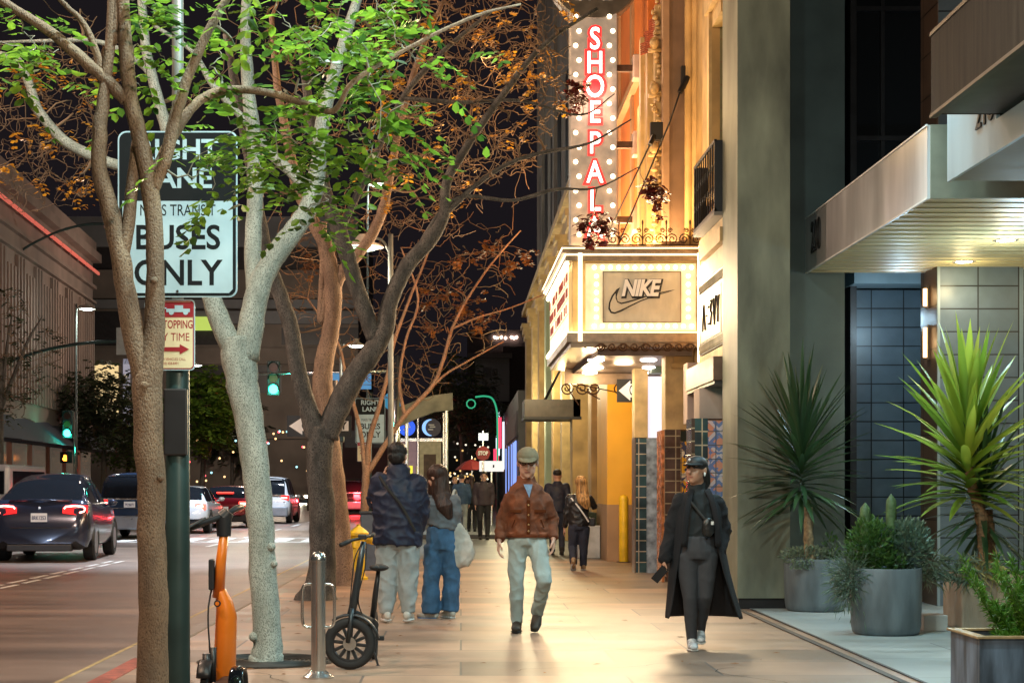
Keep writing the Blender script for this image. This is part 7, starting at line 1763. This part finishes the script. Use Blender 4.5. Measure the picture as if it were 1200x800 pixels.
MB().tube([(0,0,0),(0,0,uz+.25)], .03, n=6).build('pole', M_ss, rw)
fl = MB(); rq = random.Random(4); fl2 = MB()
gt = thing('string_lights', 'cluster of warm string light bulbs among people at the far end of the pavement', 'lights', (W(545,0,26).x,F/26,0))
for k in range(46):
    p = W(rq.uniform(525,572), rq.uniform(553,572) if k%3 else rq.uniform(515,560), 26)-gt.location
    (fl if k%2 else fl2).ell((p.x, rq.uniform(-.8,.8), p.z), (.045,.045,.045), 6, 5)
fl.build('bulbs', glow('string_bulb_yellow',(1,.62,.2),1.1), gt); fl2.build('bulbs', glow('string_bulb_pale',(1,.9,.7),1.4), gt)
MB().tube([(-.9,0,0),(-.9,0,3.0),(.9,0,3.0),(.9,0,0)], .03, n=6).build('frame', M_pg, gt)
# scattered far shop lights on the road side
rq = random.Random(9)
sl = thing('shop_lights', 'scattered coloured shop lights far behind the traffic queue', 'lights', (-17,118.5,0))
cols = [glow('dot_warm',(1,.6,.25),2.5), glow('dot_cool',(.4,.9,1),2), glow('dot_red',(1,.08,.1),5)]
bm3 = [MB(),MB(),MB()]
for k in range(70):
    px = rq.uniform(205,420); py = rq.choice([rq.uniform(505,520), rq.uniform(520,565)]); s_ = 18
    p = W(px,py,s_); bm3[rq.choice([0,0,1,2])].ell((p.x,p.y,p.z), (.07,.07,.07), 6, 5)
for b_,m in zip(bm3, cols): b_.build('bulbs', m, sl, world=True)
MB().tube([(p_,118.4-7.2,4.4) for p_ in (-19,-13,-7)], .03, n=4).build('cable', M_ltext, sl, world=True)

# ================================================================ light, sky, camera
w = bpy.data.worlds.new('World'); scene.world = w; w.use_nodes = True
nt = w.node_tree; N = nt.nodes; L = nt.links; bg = N['Background']
sky = N.new('ShaderNodeTexSky'); sky.sky_type = 'NISHITA'; sky.sun_disc = False; sky.sun_elevation = R(-4); sky.sun_rotation = R(200); sky.altitude = 50
add = N.new('ShaderNodeMix'); add.data_type = 'RGBA'; add.blend_type = 'ADD'; add.inputs[0].default_value = 1
L.new(sky.outputs[0], add.inputs[6]); add.inputs[7].default_value = (.11,.09,.115,1)
L.new(add.outputs[2], bg.inputs['Color']); bg.inputs['Strength'].default_value = .085
# marquee light on the pavement and facade
AM = (1,.74,.42)
for (x,y,p) in ((1.95,25.0,45),(2.1,27.4,50),(2.5,26.2,24)): light('POINT', (x,y,3.12), AM, p, .15, name='soffit_light')
light('AREA', (2.45,23.65,4.0), (1,.72,.42), 240, 1.4, rot=(R(-90),0,0), sy=.8, name='panel_light')
light('AREA', (1.36,26.2,4.0), (1,.72,.44), 400, 4.4, rot=(R(90),0,R(90)), sy=.8, name='board_light')
light('AREA', (2.5,24.4,4.85), (1,.60,.26), 110, 1.2, rot=(R(180),0,0), sy=1.2, name='facade_uplight')
light('AREA', (2.5,29,4.9), (1,.56,.25), 900, 1.4, rot=(R(180),R(12),0), sy=5, name='facade_uplight')
light('POINT', (2.1,26.6,7.5), (1,.62,.45), 50, .3, name='sign_glow')
light('POINT', (2.0,22.0,6.2), (1,.66,.28), 65, .2, name='facade_lamp')
light('POINT', (1.9,29.6,3.0), (1,.72,.30), 120, .2, name='wall_fill')  # added to brighten the ochre wall, no fixture
for y in (36,41,46,52,59): light('POINT', (1.6,y,3.9), (1,.84,.50), 260, .2, name='shop_lamp')
# street lamps over the road, plus an added fill near the camera
for (x,y,z) in ((-6.5,37,9),(-7,50,9),(-7,64,9)): light('SPOT', (x,y,z), (.72,.86,1), 8500, .3, rot=(0,0,0), spot=84, blend=.6, name='street_and_fill_light')
for (x,y,z,col,p) in ((-5.5,9,8.5,(1,.68,.46),1900),(-8,20,9,(1,.68,.50),2600),(-8,50,8,(1,.72,.62),650),(-10,76,9,(1,.78,.6),1200),(-12,104,9,(1,.8,.62),1800),(.9,4.5,4.0,(1,.80,.58),620)):  # last entry is an unseen front fill for trunks and faces
    light('POINT', (x,y,z), col, p, .2, name='street_and_fill_light')
light('POINT', (-.3,17.5,6.8), (1,.68,.38), 60, .2, name='street_and_fill_light')
light('POINT', (.4,27,8.5), (1,.62,.30), 240, .25, name='street_and_fill_light')
light('SPOT', (3.3,14.2,6.2), (.5,.88,1), 900, .25, rot=(0,R(8),0), spot=92, blend=.7, name='cool_fill')  # unseen cool light added above the planters
light('SPOT', (4.6,17.4,3.8), (.6,.86,1), 260, .15, rot=(R(-18),R(8),0), spot=120, name='canopy_spot')
light('POINT', (5.6,17.0,3.3), (.55,.82,1), 45, .1, name='canopy_fill')
light('POINT', (5.4,20.9,3.4), (.55,.82,1), 32, .1, name='canopy_fill')  # extra cool light, put in to lift the rear tile panel
light('POINT', (2.3,20.3,2.9), (1,.80,.58), 22, .1, name='wall_fill')  # unseen fill added for the patterned tiled pier
light('POINT', (1.6,8.2,4.0), (.62,.95,.92), 240, .3, name='cool_fill')  # cool fill added in front of the pier, teal wall and plants
for x_ in (-9.3,-8.0): light('SPOT', (x_,-2,.7), (.72,.85,1), 1500, .12, rot=(R(89),0,0), spot=46, blend=.5, name='headlight_beam')
sun = bpy.data.lights.new('moon_sun', 'SUN'); sun.energy = .02; sun.angle = R(.5); sun.color = (1,.95,.9)
so = bpy.data.objects.new('moon_sun', sun); COL.objects.link(so); so.rotation_euler = (R(50),0,R(20))
cam = bpy.data.cameras.new('camera'); co_ = bpy.data.objects.new('camera', cam); COL.objects.link(co_)
cam.sensor_width = 36; cam.lens = 36*F/1200; cam.shift_x = (600-CX)/1200; cam.shift_y = (CY-400)/1200; cam.clip_end = 2000; cam.clip_start = .1
co_.location = (0,0,H); co_.rotation_euler = (R(90),0,0); scene.camera = co_
vs_ = scene.view_settings; vs_.view_transform = 'Standard'; vs_.look = 'None'; vs_.exposure = 0; vs_.gamma = 1
scene.cycles.max_bounces = 6; scene.cycles.diffuse_bounces = 3; scene.cycles.glossy_bounces = 3; scene.cycles.transmission_bounces = 4
scene.cycles.sample_clamp_indirect = 4; scene.cycles.use_denoising = True; scene.cycles.caustics_reflective = False; scene.cycles.caustics_refractive = False
